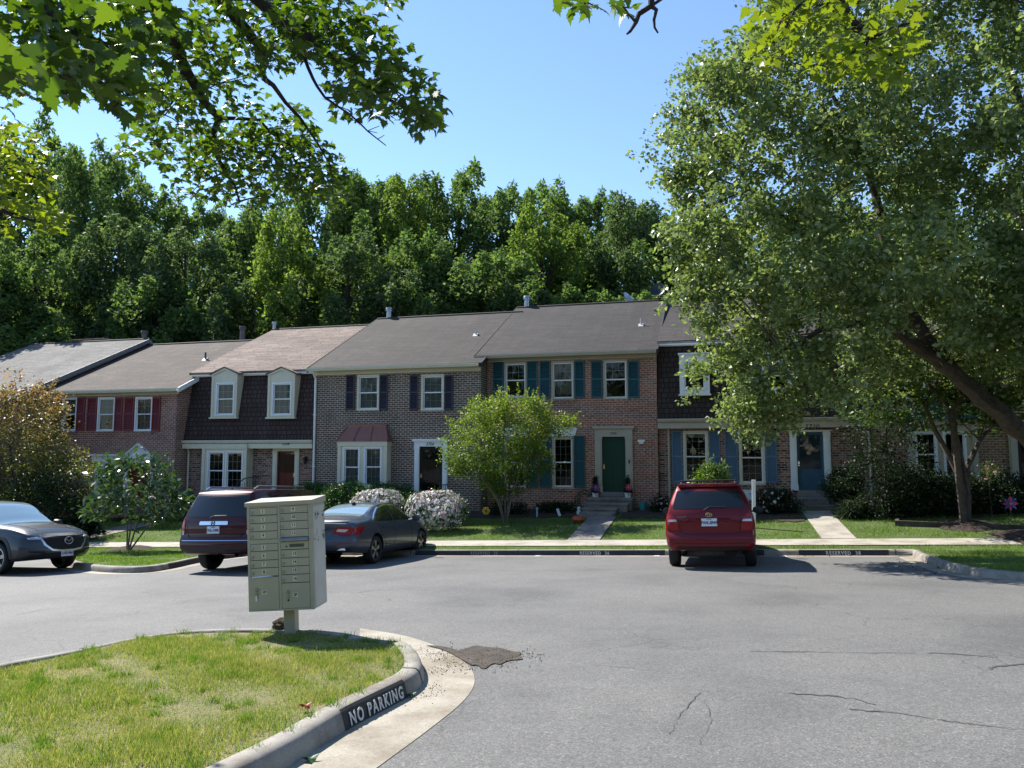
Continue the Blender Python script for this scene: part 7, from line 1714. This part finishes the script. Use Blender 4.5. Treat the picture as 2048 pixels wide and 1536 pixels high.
bushy('shrub', 'dark shrub against the wall left of the cream bay window', 'shrub', [(345, 985), (385, 990), (392, 1030), (380, 1050), (345, 1050)], b.y, .6, 60, 60, (.14, .14, .12), .08, .05, M['l_hedge'], b)
b = L_at(640, 25.6); Yh = b.y
bushy('hedge', 'clipped green hedge below the window, left rounded half', 'hedge', [(560, 1000), (575, 980), (610, 968), (650, 968), (672, 985), (678, 1040), (560, 1040)], Yh, .8, 330, 90, (.09, .09, .07), .055, .03, M['l_hedge'], b, up=.3)
b = L_at(735, 25.3)
bushy('hedge', 'clipped green hedge below the copper bay, right longer half', 'hedge', [(648, 985), (662, 970), (700, 967), (770, 968), (815, 975), (828, 990), (828, 1030), (648, 1040)], b.y, .8, 460, 90, (.09, .09, .07), .055, .03, M['l_hedge'], b, up=.3)
b = L_at(765, 24.0)
bushy('azalea', 'white azalea bush in flower behind the roof of the saloon', 'shrub', [(703, 1005), (720, 985), (760, 981), (795, 984), (806, 1002), (806, 1035), (703, 1040)], b.y, .75, 110, 60, (.10, .10, .08), .05, .03, M['l_hedge'], b, flower=((0, .04), 1150, .05))
b = L_at(872, 23.3)
bushy('azalea', 'round white and pink azalea bush right of the saloon', 'shrub', [(812, 1015), (825, 992), (860, 985), (900, 985), (925, 1000), (932, 1025), (920, 1050), (880, 1060), (825, 1056)], b.y, .95, 160, 60, (.11, .11, .09), .05, .03, M['l_hedge'], b, flower=((0, .10), 1600, .05))
b = L_at(1425, 25.2)
WP = [(1385, 960), (1400, 935), (1420, 925), (1445, 935), (1462, 955), (1466, 975), (1450, 1000), (1400, 1000), (1385, 980)]
bushy('weeping_shrub', 'pale green weeping shrub rising above the roof of the red car', 'shrub', WP, b.y, .7, 90, 34, (.08, .08, .12), .13, .035, M['l_crape'], b, [[(1424, 1010, 0), (1424, 970, 0), (1420, 940, 0)]], droop=1.2, up=.2)
b = L_at(1545, 25.9)
bushy('rose_bush', 'rose bush with pale pink flowers in the bed left of the blue door', 'shrub', [(1515, 1015), (1520, 985), (1545, 975), (1580, 985), (1598, 1005), (1595, 1026), (1520, 1028)], b.y, .5, 75, 46, (.11, .11, .09), .07, .04, M['l_darkhedge'], b, flower=((0, .5), 34, .06))
b = L_at(1330, 26.5)
bushy('rose_bush', 'dark bush with a few pale flowers in the corner left of the red car', 'shrub', [(1305, 1010), (1318, 995), (1345, 1000), (1352, 1020), (1308, 1026)], b.y, .4, 30, 46, (.11, .11, .08), .07, .04, M['l_darkhedge'], b, flower=((0, .2), 12, .05))
b = L_at(1685, 25.8)
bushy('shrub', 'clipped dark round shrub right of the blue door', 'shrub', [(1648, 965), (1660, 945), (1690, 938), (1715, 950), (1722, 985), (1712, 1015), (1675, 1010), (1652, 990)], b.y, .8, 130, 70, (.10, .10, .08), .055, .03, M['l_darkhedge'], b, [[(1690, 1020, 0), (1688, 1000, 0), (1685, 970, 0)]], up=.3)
b = L_at(1708, 24.9)
bushy('grass_clump', 'arching dark grass clump at the corner of the right walkway', 'plant', [(1675, 1030), (1690, 1008), (1720, 1003), (1740, 1018), (1742, 1040), (1680, 1042)], b.y, .45, 60, 40, (.08, .08, .08), .30, .018, M['l_darkhedge'], b, droop=.9, up=.1)
b = L_at(1775, 24.8)
HL = [(1700, 880), (1690, 850), (1720, 820), (1740, 800), (1800, 795), (1850, 830), (1850, 900), (1835, 990), (1800, 1040), (1745, 1040), (1728, 960)]
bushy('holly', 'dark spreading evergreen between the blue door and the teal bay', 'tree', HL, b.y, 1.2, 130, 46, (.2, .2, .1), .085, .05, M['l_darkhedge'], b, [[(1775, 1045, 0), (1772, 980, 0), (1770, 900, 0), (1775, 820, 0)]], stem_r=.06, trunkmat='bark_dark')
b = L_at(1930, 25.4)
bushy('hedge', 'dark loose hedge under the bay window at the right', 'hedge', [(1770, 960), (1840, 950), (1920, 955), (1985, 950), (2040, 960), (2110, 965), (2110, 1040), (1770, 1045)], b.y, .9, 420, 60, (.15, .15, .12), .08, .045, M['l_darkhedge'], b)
b = L_at(1985, 25.0)
bushy('rose_bush', 'spindly rose with one pink bloom above the right hedge', 'shrub', [(1965, 930), (1975, 922), (1992, 930), (1990, 955), (1968, 955)], b.y, .25, 12, 26, (.07, .07, .07), .05, .03, M['l_photinia'], b, [[(1980, 1040, 0), (1979, 980, 0), (1978, 935, 0)]], flower=((0, .9), 4, .05), stem_r=.012)
# dogwood on its mulch ring
b = dog_p; Yd = b.y
DW = [(1690, 800), (1760, 770), (1840, 780), (1900, 760), (1990, 780), (2040, 800), (2060, 850), (2010, 880), (1950, 868), (1880, 862), (1800, 850), (1740, 850), (1700, 830)]
bushy('dogwood', 'small forked tree with flat leafy tiers on the mulch ring at the right', 'tree', DW, Yd, 1.5, 120, 26, (.26, .26, .06), .12, .07, M['l_dogwood'], b,
      [[(1935, 1050, 0), (1932, 1000, 0), (1918, 950, 0), (1895, 905, 0), (1870, 860, .1), (1845, 800, .2), (1780, 775, .3)], [(1938, 1050, 0), (1936, 990, 0), (1925, 930, -.1), (1912, 870, -.2), (1893, 810, -.2), (1860, 770, -.2)], [(1937, 1000, 0), (1934, 935, 0), (1960, 880, .2), (1985, 850, .4)], [(1912, 870, -.2), (1905, 830, -.3), (1925, 790, -.4), (1960, 775, -.5)]], up=.9, stem_r=.105, trunkmat='bark')
# small conifers in the pots on the stoop
for p, lab in zip(POTS, ('small dark conifer in the pot left of the green door', 'small dark conifer in the pot right of the green door')):
    t = plant('potted_conifer', lab, 'plant', tuple(p + Vector((0, 0, .17)))); q = []
    for _ in range(60): h = random.random(); a = random.uniform(0, 6.28); r_ = .15 * (1 - h) * random.uniform(.5, 1); q.append((r_ * math.cos(a), r_ * math.sin(a), .04 + h * .55))
    P, _o = clumped(np.array(q), 26, (.035, .035, .04)); leaves('foliage', P, .06, .02, M['l_darkhedge'], t, .1, -.4); MB().tube([(0, 0, -.05), (0, 0, .5)], .012, 5).build('stem', M['bark_dark'], t)
# low planting along the walls
for px0, px1, v, h, lab in ((1075, 1150, 26.6, .28, 'low green ground plants under the lower window of the red brick house'), (985, 1050, 26.3, .35, 'low dark ground plants behind the crape myrtle')):
    q = [];
    for _ in range(70): px = random.uniform(px0, px1); p = L_at(px, v + random.uniform(-.4, .5)); q.append((p.x, p.y, p.z + random.uniform(.02, h)))
    P, _o = clumped(np.array(q), 24, (.10, .10, .06)); o = leaves('ground_cover', P, .09, .045, M['l_darkhedge'], None, .6, .2); o['kind'] = 'stuff'
